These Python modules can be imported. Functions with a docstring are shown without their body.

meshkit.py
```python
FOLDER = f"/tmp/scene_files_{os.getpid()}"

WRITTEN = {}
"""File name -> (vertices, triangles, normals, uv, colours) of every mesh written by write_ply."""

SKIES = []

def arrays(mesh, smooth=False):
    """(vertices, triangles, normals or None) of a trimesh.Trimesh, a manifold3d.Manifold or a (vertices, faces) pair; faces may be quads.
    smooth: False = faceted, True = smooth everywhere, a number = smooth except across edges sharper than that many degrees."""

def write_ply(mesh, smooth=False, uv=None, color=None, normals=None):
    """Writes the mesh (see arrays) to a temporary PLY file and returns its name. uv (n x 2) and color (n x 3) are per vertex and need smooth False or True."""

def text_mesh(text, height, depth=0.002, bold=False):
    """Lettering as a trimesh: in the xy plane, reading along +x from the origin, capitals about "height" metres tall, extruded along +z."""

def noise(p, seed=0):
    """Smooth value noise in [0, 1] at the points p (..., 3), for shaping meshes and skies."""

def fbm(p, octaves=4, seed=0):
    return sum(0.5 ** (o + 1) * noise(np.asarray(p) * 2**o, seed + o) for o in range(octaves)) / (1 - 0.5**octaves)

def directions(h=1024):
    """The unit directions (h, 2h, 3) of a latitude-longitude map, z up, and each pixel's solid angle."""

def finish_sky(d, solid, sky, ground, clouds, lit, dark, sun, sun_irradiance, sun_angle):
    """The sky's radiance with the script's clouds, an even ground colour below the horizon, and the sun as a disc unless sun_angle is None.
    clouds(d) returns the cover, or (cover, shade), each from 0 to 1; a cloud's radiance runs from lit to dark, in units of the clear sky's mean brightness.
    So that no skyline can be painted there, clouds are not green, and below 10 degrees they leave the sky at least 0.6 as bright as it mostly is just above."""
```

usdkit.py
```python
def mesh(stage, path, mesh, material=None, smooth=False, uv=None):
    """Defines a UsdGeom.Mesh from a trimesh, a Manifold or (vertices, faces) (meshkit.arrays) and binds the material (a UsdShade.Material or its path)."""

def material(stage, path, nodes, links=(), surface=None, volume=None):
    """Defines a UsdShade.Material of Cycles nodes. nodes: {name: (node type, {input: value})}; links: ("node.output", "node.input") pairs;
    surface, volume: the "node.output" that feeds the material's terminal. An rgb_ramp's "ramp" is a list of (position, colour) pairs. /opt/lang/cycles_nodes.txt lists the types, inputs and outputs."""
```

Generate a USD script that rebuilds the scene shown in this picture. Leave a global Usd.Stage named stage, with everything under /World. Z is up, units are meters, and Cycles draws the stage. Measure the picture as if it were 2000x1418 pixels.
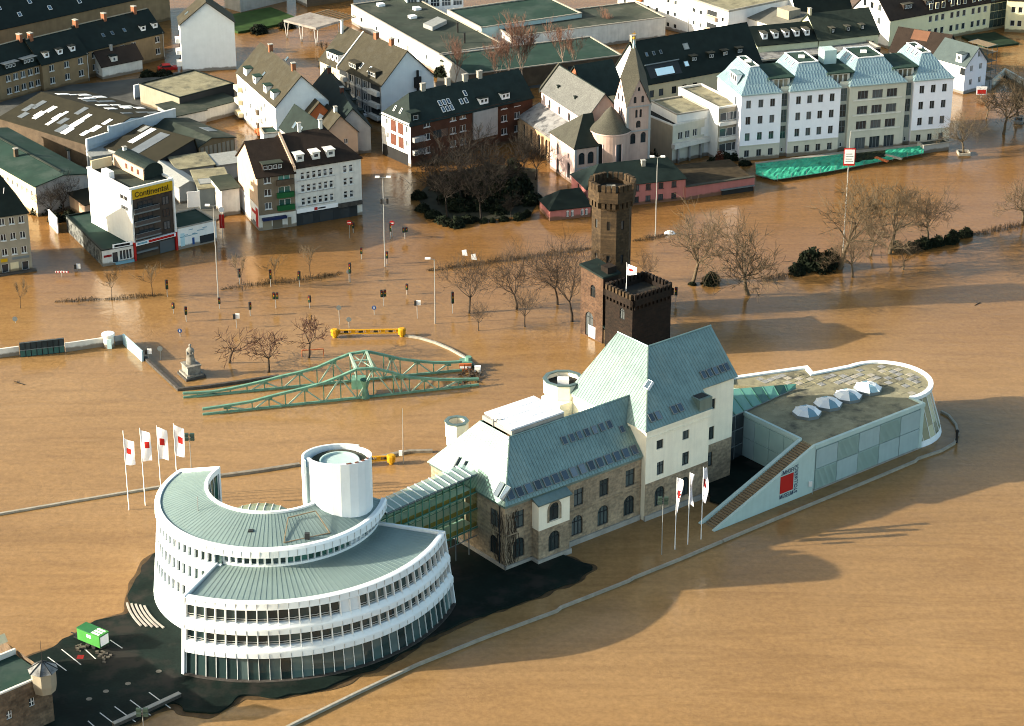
import math, random
import numpy as np, trimesh
import shapely.geometry as sg
import shapely
import usdkit, meshkit
from pxr import Usd, UsdGeom, UsdLux, UsdShade, Gf, Sdf

stage = Usd.Stage.CreateInMemory()
UsdGeom.SetStageUpAxis(stage, 'Z'); UsdGeom.SetStageMetersPerUnit(stage, 1.0)
UsdGeom.Xform.Define(stage, '/World')
UsdGeom.Scope.Define(stage, '/World/Looks')

# ---------------------------------------------------------------- camera
F_PX, PITCH, CAM_H = 4450., math.radians(24.), 145.
cam = UsdGeom.Camera.Define(stage, '/World/camera')
cam.AddTranslateOp().Set(Gf.Vec3d(0, 0, CAM_H)); cam.AddRotateXOp().Set(90. - 24.)
cam.CreateHorizontalApertureAttr(36.); cam.CreateVerticalApertureAttr(36. * 726 / 1024)
cam.CreateFocalLengthAttr(36. * F_PX / 2000.)
cam.CreateClippingRangeAttr(Gf.Vec2f(1., 5000.))
cam.CreateExposureAttr(1.42)

# ---------------------------------------------------------------- sky and sun
SUN_D = np.array([-1., -0.135, 0.]); SUN_D /= np.linalg.norm(SUN_D)
SUN_E = math.radians(18.5)
sundir = np.array([SUN_D[0] * math.cos(SUN_E), SUN_D[1] * math.cos(SUN_E), math.sin(SUN_E)])
usdkit.material(stage, '/World/Looks/sky_look', {
    'sky': ('sky_texture', {'sky_type': 'single_scattering', 'sun_disc': False, 'sun_elevation': SUN_E, 'sun_rotation': math.atan2(SUN_D[0], SUN_D[1]), 'air_density': 1.0, 'aerosol_density': 2.6, 'ozone_density': 1.0}),
    'tint': ('mix', {'mix_type': 'multiply', 'fac': 1., 'color2': (.98, 1., .88)}), 'bg': ('background_shader', {'strength': 0.115})}, [('sky.color', 'tint.color1'), ('tint.color', 'bg.color')], surface='bg.background')
dome = UsdLux.DomeLight.Define(stage, '/World/sky')
UsdShade.MaterialBindingAPI.Apply(dome.GetPrim()).Bind(UsdShade.Material.Get(stage, '/World/Looks/sky_look'))
sun = UsdLux.DistantLight.Define(stage, '/World/sun')
sun.CreateIntensityAttr(1.25); sun.CreateAngleAttr(0.5); sun.CreateNormalizeAttr(True); sun.CreateColorAttr(Gf.Vec3f(1.0, 0.90, 0.74))
_z = Gf.Vec3d(*sundir); _x = Gf.Cross(Gf.Vec3d(0, 0, 1), _z).GetNormalized(); _y = Gf.Cross(_z, _x)
sun.AddTransformOp().Set(Gf.Matrix4d(_x[0], _x[1], _x[2], 0, _y[0], _y[1], _y[2], 0, _z[0], _z[1], _z[2], 0, 0, 0, 0, 1))

# ---------------------------------------------------------------- surveying: pixel of the photograph -> point of the site at height z
_s, _c = math.sin(PITCH), math.cos(PITCH)
_U, _D, _C = np.array([0, _s, _c]), np.array([0, _c, -_s]), np.array([0, 0, CAM_H])
def P(px, py, z=0.):
    d = _D + (px - 1000.) / F_PX * np.array([1., 0, 0]) - (py - 709.) / F_PX * _U
    return _C + (z - CAM_H) / d[2] * d
def pix(p):
    q = np.asarray(p, float) - _C; w = q @ _D
    return np.array([1000 + F_PX * q[0] / w, 709 - F_PX * (q @ _U) / w])
def Zat(b, py):
    lo, hi = -5., 90.
    for _ in range(40):
        m = (lo + hi) / 2
        if pix([b[0], b[1], m])[1] > py: lo = m
        else: hi = m
    return lo

# ---------------------------------------------------------------- prims
_used = {}
def uniq(parent, name):
    k = (parent, name); n = _used.get(k, 0); _used[k] = n + 1
    return f'{parent}/{name}' if n == 0 else f'{parent}/{name}_{n:03d}'
def tag(pr, label=None, cat=None, group=None, kind=None):
    pr = pr.GetPrim() if hasattr(pr, 'GetPrim') else pr
    for k, v in (('label', label), ('category', cat), ('group', group), ('kind', kind)):
        if v: pr.SetCustomDataByKey(k, v)
    return pr
def thing(name, label, cat, loc=(0, 0, 0), rz=0., group=None, kind=None):
    x = UsdGeom.Xform.Define(stage, uniq('/World', name))
    x.AddTranslateOp().Set(Gf.Vec3d(*[float(t) for t in loc])); x.AddRotateZOp().Set(float(rz)); x.AddScaleOp().Set(Gf.Vec3f(1, 1, 1))
    tag(x, label, cat, group, kind)
    T = lambda: None
    T.path, T.loc, T.prim = str(x.GetPath()), np.array(loc, float), x.GetPrim()
    return T
def dup(T, loc, rz, label, group=None, scale=(1, 1, 1)):
    name = T.path.rpartition('/')[2]
    if name[-4:-3] == '_' and name[-3:].isdigit(): name = name[:-4]
    x = UsdGeom.Xform.Define(stage, uniq('/World', name))
    x.GetPrim().GetReferences().AddInternalReference(T.path)
    x.ClearXformOpOrder()
    for op, val in ((x.AddTranslateOp, Gf.Vec3d(*[float(t) for t in loc])), (x.AddRotateZOp, float(rz)), (x.AddScaleOp, Gf.Vec3f(*scale))): op().Set(val)
    was = T.prim.GetCustomData()
    tag(x, label, was['category'], group or was.get('group'))
    x.GetPrim().SetInstanceable(True)
    return x
class G:
    """collects triangles and makes them one mesh"""
    def __init__(s): s.v, s.f, s.n = [], [], 0
    def add(s, v, f):
        v = np.asarray(v, float); s.v.append(v); s.f.append(np.asarray(f, int) + s.n); s.n += len(v); return s
    def quad(s, a, b, c, d): return s.add([a, b, c, d], [[0, 1, 2], [0, 2, 3]])
    def hexa(s, p):   # 8 corners: bottom 4 then top 4
        return s.add(p, [[0, 2, 1], [0, 3, 2], [4, 5, 6], [4, 6, 7], [0, 1, 5], [0, 5, 4], [1, 2, 6], [1, 6, 5], [2, 3, 7], [2, 7, 6], [3, 0, 4], [3, 4, 7]])
    def box(s, x0, x1, y0, y1, z0, z1, fr=None):
        q = [(x0, y0, z0), (x1, y0, z0), (x1, y1, z0), (x0, y1, z0), (x0, y0, z1), (x1, y0, z1), (x1, y1, z1), (x0, y1, z1)]
        return s.hexa([fr.pt(*k) for k in q] if fr is not None else q)
    def sbox(s, S, x0, x1, z0, z1, d0, d1):
        q = [(x0, z0, d1), (x0, z0, d0), (x1, z0, d0), (x1, z0, d1), (x0, z1, d1), (x0, z1, d0), (x1, z1, d0), (x1, z1, d1)]
        return s.hexa([S.pt(*k) for k in q])
    def prism(s, poly, z0, z1):   # poly: list of xy, z0/z1 scalar or per-vertex
        poly = np.asarray(poly, float); n = len(poly); a = np.zeros(n) + z0; b = np.zeros(n) + z1
        tv, tf = trimesh.creation.triangulate_polygon(sg.Polygon(poly), engine='earcut') if n > 4 else (poly, [[0, 1, 2], [0, 2, 3]][:n - 2])
        tv, tf = np.asarray(tv, float)[:, :2], np.asarray(tf, int)
        idx = np.array([int(np.argmin(np.hypot(*(poly - p).T))) for p in tv]); tf = idx[tf]
        f = [list(t) for t in tf + n] + [list(t[::-1]) for t in tf]
        for i in range(n):
            j = (i + 1) % n; f += [[i, j, j + n], [i, j + n, i + n]]
        return s.add(np.vstack([np.c_[poly, a], np.c_[poly, b]]), f)
    def slab(s, pts, t):          # planar convex polygon seen from its upper side, thickness t below it
        p = np.asarray(pts, float); n = len(p); nrm = np.cross(p[1] - p[0], p[2] - p[0]); nrm /= np.linalg.norm(nrm)
        if nrm[2] < 0: nrm = -nrm; p = p[::-1]
        f = [[0, i, i + 1] for i in range(1, n - 1)] + [[n, n + i + 1, n + i] for i in range(1, n - 1)]
        for i in range(n):
            j = (i + 1) % n; f += [[i, i + n, j + n], [i, j + n, j]]
        return s.add(np.vstack([p, p - nrm * t]), f)
    def tube(s, a, b, r0, r1=None, k=6, cap=False):
        a, b = np.asarray(a, float), np.asarray(b, float); r1 = r0 if r1 is None else r1
        d = b - a; L = np.linalg.norm(d)
        if L < 1e-9: return s
        d /= L; e = np.cross(d, [0, 0, 1.] if abs(d[2]) < .9 else [1., 0, 0]); e /= np.linalg.norm(e); g = np.cross(d, e)
        t = np.arange(k) * 2 * math.pi / k; c = np.cos(t)[:, None] * e + np.sin(t)[:, None] * g
        f = []
        for i in range(k):
            j = (i + 1) % k; f += [[i, j, j + k], [i, j + k, i + k]]
        v = np.vstack([a + c * r0, b + c * r1])
        if cap: v = np.vstack([v, [a], [b]]); f += [[2 * k, (i + 1) % k, i] for i in range(k)] + [[2 * k + 1, k + i, k + (i + 1) % k] for i in range(k)]
        return s.add(v, f)
    def bar(s, a, b, w, h):       # rectangular bar from a to b, w across (horizontal), h in the vertical plane
        a, b = np.asarray(a, float), np.asarray(b, float); d = b - a; d /= np.linalg.norm(d)
        e = np.cross(d, [0, 0, 1.]); e = e / np.linalg.norm(e) if np.linalg.norm(e) > 1e-6 else np.array([1., 0, 0]); g = np.cross(e, d)
        q = [k + sx * e * w / 2 + sz * g * h / 2 for sz in (-1, 1) for k, sx in ((a, -1), (a, 1), (b, 1), (b, -1))]
        return s.hexa(q)
    def lathe(s, c, prof, k=16, a0=0., a1=2 * math.pi, closed=False):
        full = abs(a1 - a0 - 2 * math.pi) < 1e-6; m = k if full else k + 1; n = len(prof)
        t = a0 + (a1 - a0) * np.arange(m) / k
        v = [[c[0] + r * math.cos(x), c[1] + r * math.sin(x), c[2] + z] for x in t for r, z in prof]; f = []
        for i in range(k):
            j = (i + 1) % m
            for q in range(n if closed else n - 1):
                w = (q + 1) % n; a, b, cc, d = i * n + q, j * n + q, j * n + w, i * n + w; f += [[a, b, cc], [a, cc, d]]
        if closed and not full:
            tv = np.asarray(prof); tri = _earcut(tv)
            f += [list(x) for x in tri] + [[m * n - n + x for x in q[::-1]] for q in tri]
        return s.add(v, f)
    def ball(s, c, r, n=1):
        b = trimesh.creation.icosphere(n); return s.add(b.vertices * np.asarray(r) + np.asarray(c), b.faces)
    def poly(s, S, outer, holes=(), d=0., rev=0.):   # facade polygon in side coordinates with reveals
        sh = sg.Polygon(outer, holes) if not isinstance(outer, sg.base.BaseGeometry) else outer
        for g in getattr(sh, 'geoms', [sh]):
            tv, tf = trimesh.creation.triangulate_polygon(g, engine='earcut')
            s.add([S.pt(x, z, d) for x, z in np.asarray(tv)[:, :2]], tf)
        for h in holes if rev else ():
            h = list(h)
            for i in range(len(h)):
                (x0, z0), (x1, z1) = h[i], h[(i + 1) % len(h)]
                s.quad(S.pt(x0, z0, d), S.pt(x1, z1, d), S.pt(x1, z1, d + rev), S.pt(x0, z0, d + rev))
        return s
    def mesh(s): return np.vstack(s.v), np.vstack(s.f)
def _earcut(p):
    sh = sg.Polygon(p); tv, tf = trimesh.creation.triangulate_polygon(sh, engine='earcut')
    idx = [int(np.argmin(np.hypot(*(np.asarray(p) - q[:2]).T))) for q in np.asarray(tv)]
    return [[idx[i] for i in t] for t in tf]
def part(parent, name, g, mat, smooth=False, label=None, kind=None):
    """one Mesh prim under a thing or part; parent None: a thing of its own under /World"""
    path = uniq('/World' if parent is None else (parent.path if hasattr(parent, 'path') else parent), name)
    v, f = g.mesh()
    if hasattr(parent, 'loc'): v = v - parent.loc
    usdkit.mesh(stage, path, (v, f), '/World/Looks/' + mat, smooth=smooth)
    if label or kind: tag(stage.GetPrimAtPath(path), label, None, None, kind)
    Q = lambda: None
    Q.path, Q.loc, Q.prim = path, (parent.loc if hasattr(parent, 'loc') else np.zeros(3)), stage.GetPrimAtPath(path)
    return Q
def solo(name, g, mat, label, cat, group=None, kind=None, smooth=False):
    q = part(None, name, g, mat, smooth); tag(q.prim, label, cat, group, kind); return q
def struct(name, g, mat, kind='structure', label=None, smooth=False):
    q = part(None, name, g, mat, smooth); tag(q.prim, label, None, None, kind); return q

class Fr:
    """plan frame: origin, u to the right along the front, v away from the viewer"""
    def __init__(s, o, u, W=1., D=1.):
        s.o = np.asarray(o, float)[:2]; u = np.asarray(u, float)[:2]; s.u = u / np.hypot(*u); s.v = np.array([-s.u[1], s.u[0]]); s.W, s.D = W, D
    def pt(s, a, b, z=0.): p = s.o + a * s.u + b * s.v; return np.array([p[0], p[1], z])
    def loc(s, px, py, z): d = P(px, py, z)[:2] - s.o; return np.array([d @ s.u, d @ s.v])
    def side(s, k, W=None, D=None, a=0., b=0.):
        W = s.W if W is None else W; D = s.D if D is None else D; S = Side()
        u3, v3 = np.append(s.u, 0), np.append(s.v, 0)
        S.o, S.ex, S.n, S.L = {'f': (s.pt(a, b), u3, v3, W), 'l': (s.pt(a, b + D), -v3, u3, D), 'r': (s.pt(a + W, b), v3, -u3, D), 'b': (s.pt(a + W, b + D), -u3, -v3, W)}[k]
        return S
class Side:
    def pt(s, x, z, d=0.): return s.o + x * s.ex + d * s.n + np.array([0, 0, z])

def rect(x0, z0, x1, z1): return [(x0, z0), (x1, z0), (x1, z1), (x0, z1)]
def archp(x, z, w, h, n=8):
    r = w / 2; return [(x - r, z), (x + r, z)] + [(x + r * math.cos(t), z + h - r + r * math.sin(t)) for t in np.linspace(0, math.pi, n)]
def win_hole(q):
    x, z, w, h, st = q[:5]; return archp(x, z, w, h) if st.startswith('arch') else rect(x - w / 2, z, x + w / 2, z + h)
def win(par, S, q, frame='frame_white', pane='glass_dark', rev=.18, nm='window', fw=.07):
    """frame ring with bars (a part) and its pane (a sub-part); x centre, z bottom"""
    x, z, w, h, st = q[:5]; g = G(); e, hole = .003, win_hole(q); d0, d1 = rev - .07, rev
    if st.startswith('arch'):
        r = w / 2
        ring = sg.Polygon(hole).buffer(-e); g.poly(S, ring.difference(ring.buffer(-fw)), d=d0)
        top = z + h
        for k in ((-w / 6, w / 6) if st == 'arch3' else (0,)):
            g.sbox(S, x + k - .045, x + k + .045, z, z + h - r + math.sqrt(max(r * r - k * k, 0)) - .02, d0 - .02, d1)
        g.sbox(S, x - r + e, x + r - e, z + h - r - .06, z + h - r + .04, d0 - .03, d1)
    else:
        x0, x1, z0, z1 = x - w / 2 + e, x + w / 2 - e, z + e, z + h - e
        for b in ((x0, x0 + fw, z0, z1), (x1 - fw, x1, z0, z1), (x0 + fw, x1 - fw, z0, z0 + fw), (x0 + fw, x1 - fw, z1 - fw, z1)): g.sbox(S, *b, d0, d1)
        for c in st:
            if c == 'v': g.sbox(S, x - .05, x + .05, z0 + fw, z1 - fw, d0 + .005, d1)
            if c == 'w':
                for k in (-w / 6, w / 6): g.sbox(S, x + k - .04, x + k + .04, z0 + fw, z1 - fw, d0 + .005, d1)
            if c == 't': g.sbox(S, x0 + fw, x1 - fw, z + h * .66 - .05, z + h * .66 + .05, d0 + .002, d1)
            if c == 'm': g.sbox(S, x0 + fw, x1 - fw, z + h * .5 - .04, z + h * .5 + .04, d0 + .002, d1)
            if c == 's': g.sbox(S, x0 - .08, x1 + .08, z0 - .09, z0 - .004, -.1, .08)
    f = part(par, nm, g, frame)
    p = G().poly(S, sg.Polygon(hole).buffer(-.01), d=rev - .02)
    part(f, 'pane', p, pane)
    return f
def wall(par, S, outer, wins=(), mat='plaster_white', frame='frame_white', pane='glass_dark', rev=.18, name='wall', label=None):
    holes = [win_hole(q) for q in wins]
    w = part(par, name, G().poly(S, outer, holes, 0., rev), mat, label=label)
    for q in wins: win(par, S, q, q[5] if len(q) > 5 else frame, q[6] if len(q) > 6 else pane, rev)
    return w
def grid(xs, zs, w, h, st, *more): return [(x, z, w, h, st, *more) for z in zs for x in xs]

class Slope:
    """roof plane: first two points the eave, left to right as seen from outside"""
    def __init__(s, pts):
        s.p = np.asarray(pts, float); s.o = s.p[0]; s.ex = s.p[1] - s.p[0]; s.L = np.linalg.norm(s.ex); s.ex /= s.L
        n = np.cross(s.p[1] - s.p[0], s.p[2] - s.p[0]); s.n = n / np.linalg.norm(n)
        if s.n[2] < 0: s.n = -s.n
        s.et = np.cross(s.n, s.ex)
        if s.et @ (s.p[2] - s.p[1]) < 0: s.et = -s.et
        d = s.p - s.o; s.poly2 = sg.Polygon(np.c_[d @ s.ex, d @ s.et]); s.T = (d @ s.et).max()
    def pt(s, x, t, h=0.): return s.o + x * s.ex + t * s.et + h * s.n
    def hexa(s, g, x0, x1, t0, t1, h0, h1):
        return g.hexa([s.pt(*q) for q in ((x0, t0, h0), (x1, t0, h0), (x1, t1, h0), (x0, t1, h0), (x0, t0, h1), (x1, t0, h1), (x1, t1, h1), (x0, t1, h1))])
    def ribs(s, sp, w=.06, h=.07):
        g = G()
        for x in np.arange(sp / 2, s.poly2.bounds[2], sp):
            c = s.poly2.intersection(sg.LineString([(x, -1), (x, 200)]))
            if c.length > .2: b = c.bounds; s.hexa(g, x - w / 2, x + w / 2, b[1] + .02, b[3] - .02, -.02, h)
        for x in np.arange(-sp / 2, s.poly2.bounds[0], -sp):
            c = s.poly2.intersection(sg.LineString([(x, -1), (x, 200)]))
            if c.length > .2: b = c.bounds; s.hexa(g, x - w / 2, x + w / 2, b[1] + .02, b[3] - .02, -.02, h)
        return g
    def skylight(s, par, x, t, w=.8, l=1.2, fm='frame_grey', pm='glass_sky', h=.12):
        g = G(); f = .08
        for b in ((x - w / 2, x - w / 2 + f, t, t + l), (x + w / 2 - f, x + w / 2, t, t + l), (x - w / 2 + f, x + w / 2 - f, t, t + f), (x - w / 2 + f, x + w / 2 - f, t + l - f, t + l)): s.hexa(g, *b, -.05, h)
        q = part(par, 'skylight', g, fm); p = G().quad(*[s.pt(*k, h - .03) for k in ((x - w / 2, t), (x + w / 2, t), (x + w / 2, t + l), (x - w / 2, t + l))]); part(q, 'pane', p, pm)
        return q
def roof(par, pts, mat, t=.18, name='roof', rib=None, label=None):
    q = part(par, name, G().slab(pts, t), mat, label=label); S = Slope(pts)
    if rib: part(q, 'standing_seams', S.ribs(*rib), mat, kind='stuff')
    S.part = q; return S
def dormer(par, S, x, t, w, h, wall_m, roof_m, win_q=None, frame='frame_white', ov=.15, pitch=0., pane='glass_dark'):
    """box dormer with its front standing on the roof plane at (x, t)"""
    hz = S.ex.copy(); hz[2] = 0; inn = np.cross([0, 0, 1.], hz); inn /= np.linalg.norm(inn)
    if inn @ S.et < 0: inn = -inn
    sl = S.et[2] / math.hypot(S.et[0], S.et[1]); dep = h / max(sl - pitch, .1)
    b = S.pt(x, t); A, B = b - hz * w / 2, b + hz * w / 2; up = np.array([0, 0, 1.]); dn = -up * .3
    g = G(); inn2 = inn * dep + up * h * 0
    a0, b0, a1, b1 = A, B, A + up * h, B + up * h; a2, b2 = a1 + inn * dep + up * dep * pitch, b1 + inn * dep + up * dep * pitch
    S2 = Side(); S2.o, S2.ex, S2.n, S2.L = A, hz, inn, w
    holes = [] if not win_q else [win_hole((w / 2 + k[0],) + tuple(k[1:])) for k in win_q]
    g.poly(S2, rect(0, -.2, w, h), holes, 0., .1)
    g.add([a0 + dn, a1, a2], [[0, 1, 2]]); g.add([b0 + dn, b2, b1], [[0, 1, 2]])
    d = part(par, 'dormer', g, wall_m)
    r = G().slab([a1 - hz * ov - inn * ov, b1 + hz * ov - inn * ov, b2 + hz * ov, a2 - hz * ov], -.12); part(d, 'dormer_roof', r, roof_m)
    for k in win_q or ():
        q = (w / 2 + k[0],) + tuple(k[1:]); x_, z_, w_, h_ = q[:4]; g = G(); f = .07
        for bb in ((x_ - w_ / 2, x_ - w_ / 2 + f, z_, z_ + h_), (x_ + w_ / 2 - f, x_ + w_ / 2, z_, z_ + h_), (x_ - w_ / 2 + f, x_ + w_ / 2 - f, z_, z_ + f), (x_ - w_ / 2 + f, x_ + w_ / 2 - f, z_ + h_ - f, z_ + h_)): g.sbox(S2, *bb, .02, .1)
        part(d, 'window', g, frame); part(d, 'pane', G().poly(S2, rect(x_ - w_ / 2, z_, x_ + w_ / 2, z_ + h_), d=.08), pane)
    return d
def chimney(par, p, w, d, h, mat='brick_red', cap='concrete', fr=None, z0=-1.):
    fr = Fr(p[:2], fr.u if fr is not None else (1, 0)); g = G().box(-w / 2, w / 2, -d / 2, d / 2, p[2] + z0, p[2] + h, fr)
    c = part(par, 'chimney', g, mat); part(c, 'chimney_cap', G().box(-w / 2 - .08, w / 2 + .08, -d / 2 - .08, d / 2 + .08, p[2] + h, p[2] + h + .14, fr), cap)
    return c
# ---------------------------------------------------------------- procedural materials
def M(name, col, rough=.8, var=.18, sc=.6, spec=.12, metal=0., bump=0., bsc=8., streak=0., fine=.08, fsc=9., to=None, thr=(.45, .7)):
    """one colour broken up by large and fine noise; streak: vertical weather streaks; to: second colour in patches"""
    c = np.array(col, float); n = {'pos': ('geometry', {}), 'n1': ('noise_texture', {'scale': sc, 'detail': 5., 'roughness': .6}), 'n2': ('noise_texture', {'scale': fsc, 'detail': 3.})}
    lo, hi = np.clip(c * (1 - var), 0, 1), np.clip(c * (1 + var), 0, 1)
    n['r1'] = ('rgb_ramp', {'ramp': [(.3, lo), (.7, hi)]}); n['r2'] = ('rgb_ramp', {'ramp': [(.25, (1 - fine,) * 3), (.75, (1.,) * 3)]})
    n['mx'] = ('mix', {'mix_type': 'multiply', 'fac': 1.}); n['p'] = ('principled_bsdf', {'roughness': rough, 'metallic': metal, 'specular_ior_level': spec})
    L = [('pos.position', 'n1.vector'), ('pos.position', 'n2.vector'), ('n1.fac', 'r1.fac'), ('n2.fac', 'r2.fac'), ('r1.color', 'mx.color1'), ('r2.color', 'mx.color2')]
    out = 'mx.color'
    if to is not None:
        n['n4'] = ('noise_texture', {'scale': sc * .7, 'detail': 6., 'roughness': .65}); n['r4'] = ('rgb_ramp', {'ramp': [(thr[0], (0, 0, 0)), (thr[1], (1, 1, 1))]})
        n['m4'] = ('mix', {'color2': tuple(to)}); L += [('pos.position', 'n4.vector'), ('n4.fac', 'r4.fac'), ('r4.color', 'm4.fac'), (out, 'm4.color1')]; out = 'm4.color'
    if streak:
        n['map'] = ('mapping', {'scale': (1.6, 1.6, .12)}); n['n3'] = ('noise_texture', {'scale': 1.2, 'detail': 4.}); n['r3'] = ('rgb_ramp', {'ramp': [(.35, (1 - streak,) * 3), (.6, (1., 1., 1.))]})
        n['m3'] = ('mix', {'mix_type': 'multiply', 'fac': 1.}); L += [('pos.position', 'map.vector'), ('map.vector', 'n3.vector'), ('n3.fac', 'r3.fac'), (out, 'm3.color1'), ('r3.color', 'm3.color2')]; out = 'm3.color'
    if name.startswith(('plaster', 'brick', 'hotel')) and 'museum' not in name:   # brown high-water mark at the foot of everything
        n['sep'] = ('separate_xyz', {}); n['nt'] = ('noise_texture', {'scale': .7, 'detail': 4.}); n['ta'] = ('math', {'math_type': 'multiply_add', 'value2': -.9}); n['rt'] = ('rgb_ramp', {'ramp': [(0., (.8, .8, .8)), (.1, (.7, .7, .7)), (.32, (0, 0, 0))]}); n['mt'] = ('mix', {'color2': (.085, .058, .032)})
        L += [('pos.position', 'sep.vector'), ('pos.position', 'nt.vector'), ('nt.fac', 'ta.value1'), ('sep.z', 'ta.value3'), ('ta.value', 'rt.fac'), ('rt.color', 'mt.fac'), (out, 'mt.color1')]; out = 'mt.color'
    L.append((out, 'p.base_color'))
    if bump:
        n['nb'] = ('noise_texture', {'scale': bsc, 'detail': 4.}); n['b'] = ('bump', {'strength': bump, 'distance': .05}); L += [('pos.position', 'nb.vector'), ('nb.fac', 'b.height'), ('b.normal', 'p.normal')]
    usdkit.material(stage, '/World/Looks/' + name, n, L, surface='p.BSDF')
def masonry(name, c1, c2, mortar, ang, bw=.5, bh=.25, ms=.02, var=.25, sc=.35, rough=.9, dark=None):
    """coursed stone or brick on upright walls whose plan direction is ang (radians); the far walls only"""
    n = {'pos': ('geometry', {}), 'rot': ('vector_rotate', {'rotate_type': 'z_axis', 'angle': -ang}), 'sep': ('separate_xyz', {}), 'add': ('math', {'math_type': 'add'}), 'cmb': ('combine_xyz', {}),
         'bk': ('brick_texture', {'scale': 1., 'color1': c1, 'color2': c2, 'mortar': mortar, 'mortar_size': ms, 'brick_width': bw, 'row_height': bh, 'bias': 0.}),
         'n1': ('noise_texture', {'scale': sc, 'detail': 6., 'roughness': .65}), 'r1': ('rgb_ramp', {'ramp': [(.3, (1 - var,) * 3), (.7, (1 + var,) * 3)]}),
         'n2': ('noise_texture', {'scale': 2.2, 'detail': 4.}), 'r2': ('rgb_ramp', {'ramp': [(.3, (.72, .72, .72)), (.65, (1.15, 1.1, 1.05))]}),
         'mx': ('mix', {'mix_type': 'multiply', 'fac': 1.}), 'm2': ('mix', {'mix_type': 'multiply', 'fac': 1.}), 'p': ('principled_bsdf', {'roughness': rough, 'specular_ior_level': .2}), 'b': ('bump', {'strength': .5, 'distance': .03})}
    L = [('pos.position', 'rot.vector'), ('rot.vector', 'sep.vector'), ('sep.x', 'add.value1'), ('sep.y', 'add.value2'), ('add.value', 'cmb.x'), ('sep.z', 'cmb.y'), ('cmb.vector', 'bk.vector'), ('pos.position', 'n1.vector'), ('pos.position', 'n2.vector'),
         ('n1.fac', 'r1.fac'), ('n2.fac', 'r2.fac'), ('bk.color', 'mx.color1'), ('r1.color', 'mx.color2'), ('mx.color', 'm2.color1'), ('r2.color', 'm2.color2'), ('m2.color', 'p.base_color'), ('bk.fac', 'b.height'), ('b.normal', 'p.normal')]
    usdkit.material(stage, '/World/Looks/' + name, n, L, surface='p.BSDF')
def glassy(name, col, rough=.06, spec=.6, var=.5):
    """window glass backed by a dark room"""
    n = {'oi': ('object_info', {}), 'r': ('rgb_ramp', {'ramp': [(0., np.array(col) * (1 - var)), (.6, np.array(col) * (1 + var)), (.8, np.array(col) * (1 + var) * 1.8 + .01), (1., np.array(col) * 2. + .045)]}), 'p': ('principled_bsdf', {'roughness': rough, 'specular_ior_level': spec})}
    usdkit.material(stage, '/World/Looks/' + name, n, [('oi.random', 'r.fac'), ('r.color', 'p.base_color')], surface='p.BSDF')

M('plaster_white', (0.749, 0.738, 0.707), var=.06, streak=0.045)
M('plaster_white_old', (0.624, 0.603, 0.551), var=.12, streak=0.099)
M('plaster_cream', (0.645, 0.541, 0.343), var=.06, streak=0.054)
M('plaster_yellow', (0.8112, 0.7306, 0.4602), var=.05, streak=0.036)
M('plaster_beige', (0.2856, 0.2516, 0.1904), var=.1, streak=0.068)
M('plaster_tan', (0.2244, 0.1600, 0.0900), var=.15, streak=0.090)
M('plaster_peach', (0.528, 0.376, 0.264), var=.07, streak=0.045)
M('plaster_pink', (0.3600, 0.1360, 0.1224), var=.1, streak=0.090)
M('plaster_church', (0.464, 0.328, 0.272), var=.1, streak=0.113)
M('plaster_grey', (0.320, 0.320, 0.312), var=.1, streak=0.068)
M('plaster_dark', (0.0624, 0.0480, 0.0384), var=.25, streak=0.135)
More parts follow.
